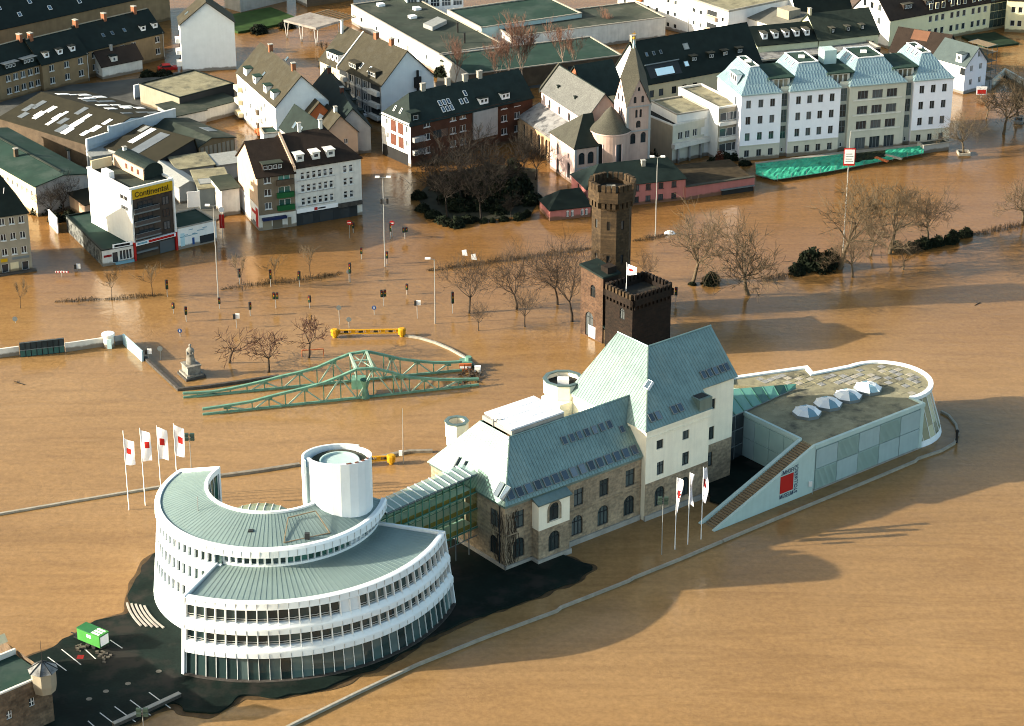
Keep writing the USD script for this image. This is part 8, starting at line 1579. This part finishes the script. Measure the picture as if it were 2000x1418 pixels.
# drowned hedges: brown twig strips just above the water
def hedge(pts, w, h_, label, mat='leaf_brown', n=26, kind=None):
    p = np.array([P(x, y)[:2] for x, y in pts]); L = sg.LineString(p); rng = np.random.default_rng(int(pts[0][0])); g = G(); N = int(L.length * n)
    for k in range(N):
        s = rng.uniform(0, L.length); q = L.interpolate(s); e = math.sin(math.pi * s / L.length) ** .4; x, y = q.x + rng.normal(0, w * .35) * e, q.y + rng.normal(0, w * .35) * e; hh = h_ * e * rng.uniform(.3, 1.) * (.6 + .8 * meshkit.noise(np.array([x * .5, y * .5, 0.])))
        d = rng.normal(0, .12, 2); g.tube([x, y, -.2], [x + d[0], y + d[1], hh], .025, .012, 3)
        if k % 2 == 0: leaf_mass(g, np.array([x, y, hh * .6]), .2, .2, .15, 5, .07, rng)
    tag(part(None, 'hedge', g, mat).prim, label, 'hedge')
hedge([(433, 566), (470, 560), (520, 554), (580, 549), (630, 541), (668, 533)], 2.2, .75, 'long brown drowned hedge on the middle traffic island'); hedge([(107, 590), (150, 588), (196, 585)], 1.3, .6, 'short drowned hedge at the left, left of the street trees'); hedge([(205, 586), (250, 582), (314, 576)], 1.5, .65, 'short drowned hedge below the graffiti shed')
hedge([(835, 529), (900, 521), (970, 511), (1040, 502), (1110, 492), (1160, 485)], 1.5, 1.1, 'long straight drowned hedge behind the dark riverside trees'); hedge([(1236, 472), (1265, 467), (1302, 459)], 1.2, .7, 'short drowned hedge at the foot of the double lamp'); hedge([(1900, 458), (1950, 449), (2010, 437)], 1.6, 1.0, 'drowned hedge running out of the right picture edge')
hedge([(1490, 548), (1530, 541), (1570, 533)], 1.6, .9, 'low drowned scrub left of the biggest dark shrub')
# small things afloat and in the streets
for px, py, w_, lab in [(1308, 457, 1.5, 'white upturned boat beside the double lamp')]:
    c = P(px, py); g = G().ball(c + [0, 0, .1], (1.0, .6, .55), 2); solo('upturned_boat', g, 'paint_white', lab, 'boat')
TB = P(1882, 301); t = thing('tree_tub', 'square pale concrete tub round the tree right of the hotel', 'tub', TB)
for dx, dy, sx, sy in ((-1, 0, .1, 1.1), (1, 0, .1, 1.1), (0, -1, 1.1, .1), (0, 1, 1.1, .1)): part(t, 'tub_wall', G().box(TB[0] + dx * 1.1 - sx, TB[0] + dx * 1.1 + sx, TB[1] + dy * 1.1 - sy, TB[1] + dy * 1.1 + sy, -1, .55), 'concrete_pale')
def car(px, py, ang, mat, label):
    c = P(px, py); F = Fr(c, (math.cos(ang), math.sin(ang)), 4.2, 1.7); t = thing('parked_car', label, 'car', c); pr = [(0, .05), (4.2, .05), (4.2, .5), (3.3, .62), (2.7, 1.15), (1.0, 1.18), (.35, .7), (0, .62)]
    g = G(); k = len(pr); v = [F.pt(a, 0, z) for a, z in pr] + [F.pt(a, 1.7, z) for a, z in pr]; tri = _earcut(np.array(pr)); g.add(v, [list(x) for x in tri] + [[k + q for q in x[::-1]] for x in tri] + [[i, (i + 1) % k, (i + 1) % k + k] for i in range(k)] + [[i, (i + 1) % k + k, i + k] for i in range(k)]); part(t, 'body', g, mat)
    part(t, 'side_window', G().box(.75, 2.75, -.01, .05, .68, 1.08, F), 'glass_dark'); part(t, 'side_window', G().box(.75, 2.75, 1.65, 1.71, .68, 1.08, F), 'glass_dark'); part(t, 'windscreen', G().quad(F.pt(3.27, .12, .66), F.pt(3.27, 1.58, .66), F.pt(2.73, 1.5, 1.14), F.pt(2.73, .2, 1.14)), 'glass_dark'); part(t, 'rear_window', G().quad(F.pt(.40, .15, .76), F.pt(.40, 1.55, .76), F.pt(.93, 1.5, 1.15), F.pt(.93, .2, 1.15)), 'glass_dark')
car(684, 222, -.9, 'paint_white', 'white car standing in the flooded side street by the balcony flats'); car(1996, 244, 1.2, 'frame_grey', 'grey car at the right picture edge, half in the flood'); car(310, 139, .3, 'paint_red', 'red car in the back yard below the side balconies')
for px, py, w_, h_, m, lab in [(1916, 192, 2.2, 1.6, 'paint_white', 'white and red notice board by the trees right of the hotel')]:
    b = P(px, py); t = thing('notice_board', lab, 'sign', b); part(t, 'board', G().box(b[0] - 1.1, b[0] + 1.1, b[1] - .05, b[1] + .05, .8, 2.6), m); part(t, 'red_panel', G().box(b[0] - .9, b[0] + .9, b[1] - .08, b[1] - .052, 1.0, 1.9), 'paint_red'); part(t, 'post', G().tube(b - up, b + up * .9, .07), 'metal_pole')
b = P(917, 512); 
for px, py, lab in [(908, 500, 'left of two white sheets caught in the largest riverside tree'), (926, 508, 'right of two white sheets caught in the largest riverside tree')]:
    q = P(916, 612); z = Zat(q, py - 8); c = P(px, py - 8, z); g = G(); g.hexa([c + np.array(k) for k in ((-.4, -.3, -.5), (.4, -.3, -.6), (.45, -.25, -.6), (-.35, -.25, -.5), (-.5, -.3, .4), (.2, -.3, .5), (.25, -.25, .5), (-.45, -.25, .4))]); solo('caught_sheet', g, 'cloth_white', lab, 'plastic sheet')

# driftwood on the open water
rng = np.random.default_rng(77); d0 = None
for k, (px, py) in enumerate([(38, 748), (1910, 594)]):
    c = P(px, py); a = float(rng.uniform(0, 180)); sc = float(rng.uniform(.5, 1.2)); lab = ['small dark branch drifting below the flood gate at the left', 'small dark branch drifting near the right picture edge'][k]
    if d0 is None:
        d0 = thing('drift_branch', lab, 'driftwood', c, a, 'branches drifting on the flood'); T0 = lambda: None; T0.path, T0.loc = d0.path, np.zeros(3); g = G().tube([-1.2, 0, .02], [1.1, .15, .06], .09, .05, 5, True); g2 = G().tube([-.2, .02, .04], [.5, .7, .12], .05, .02, 4).tube([.3, .05, .04], [.9, -.4, .1], .04, .02, 4); part(T0, 'stem', g, 'bark_black'); part(T0, 'twig', g2, 'bark_black')
    else: dup(d0, c, a, lab, None, (sc, sc, 1))
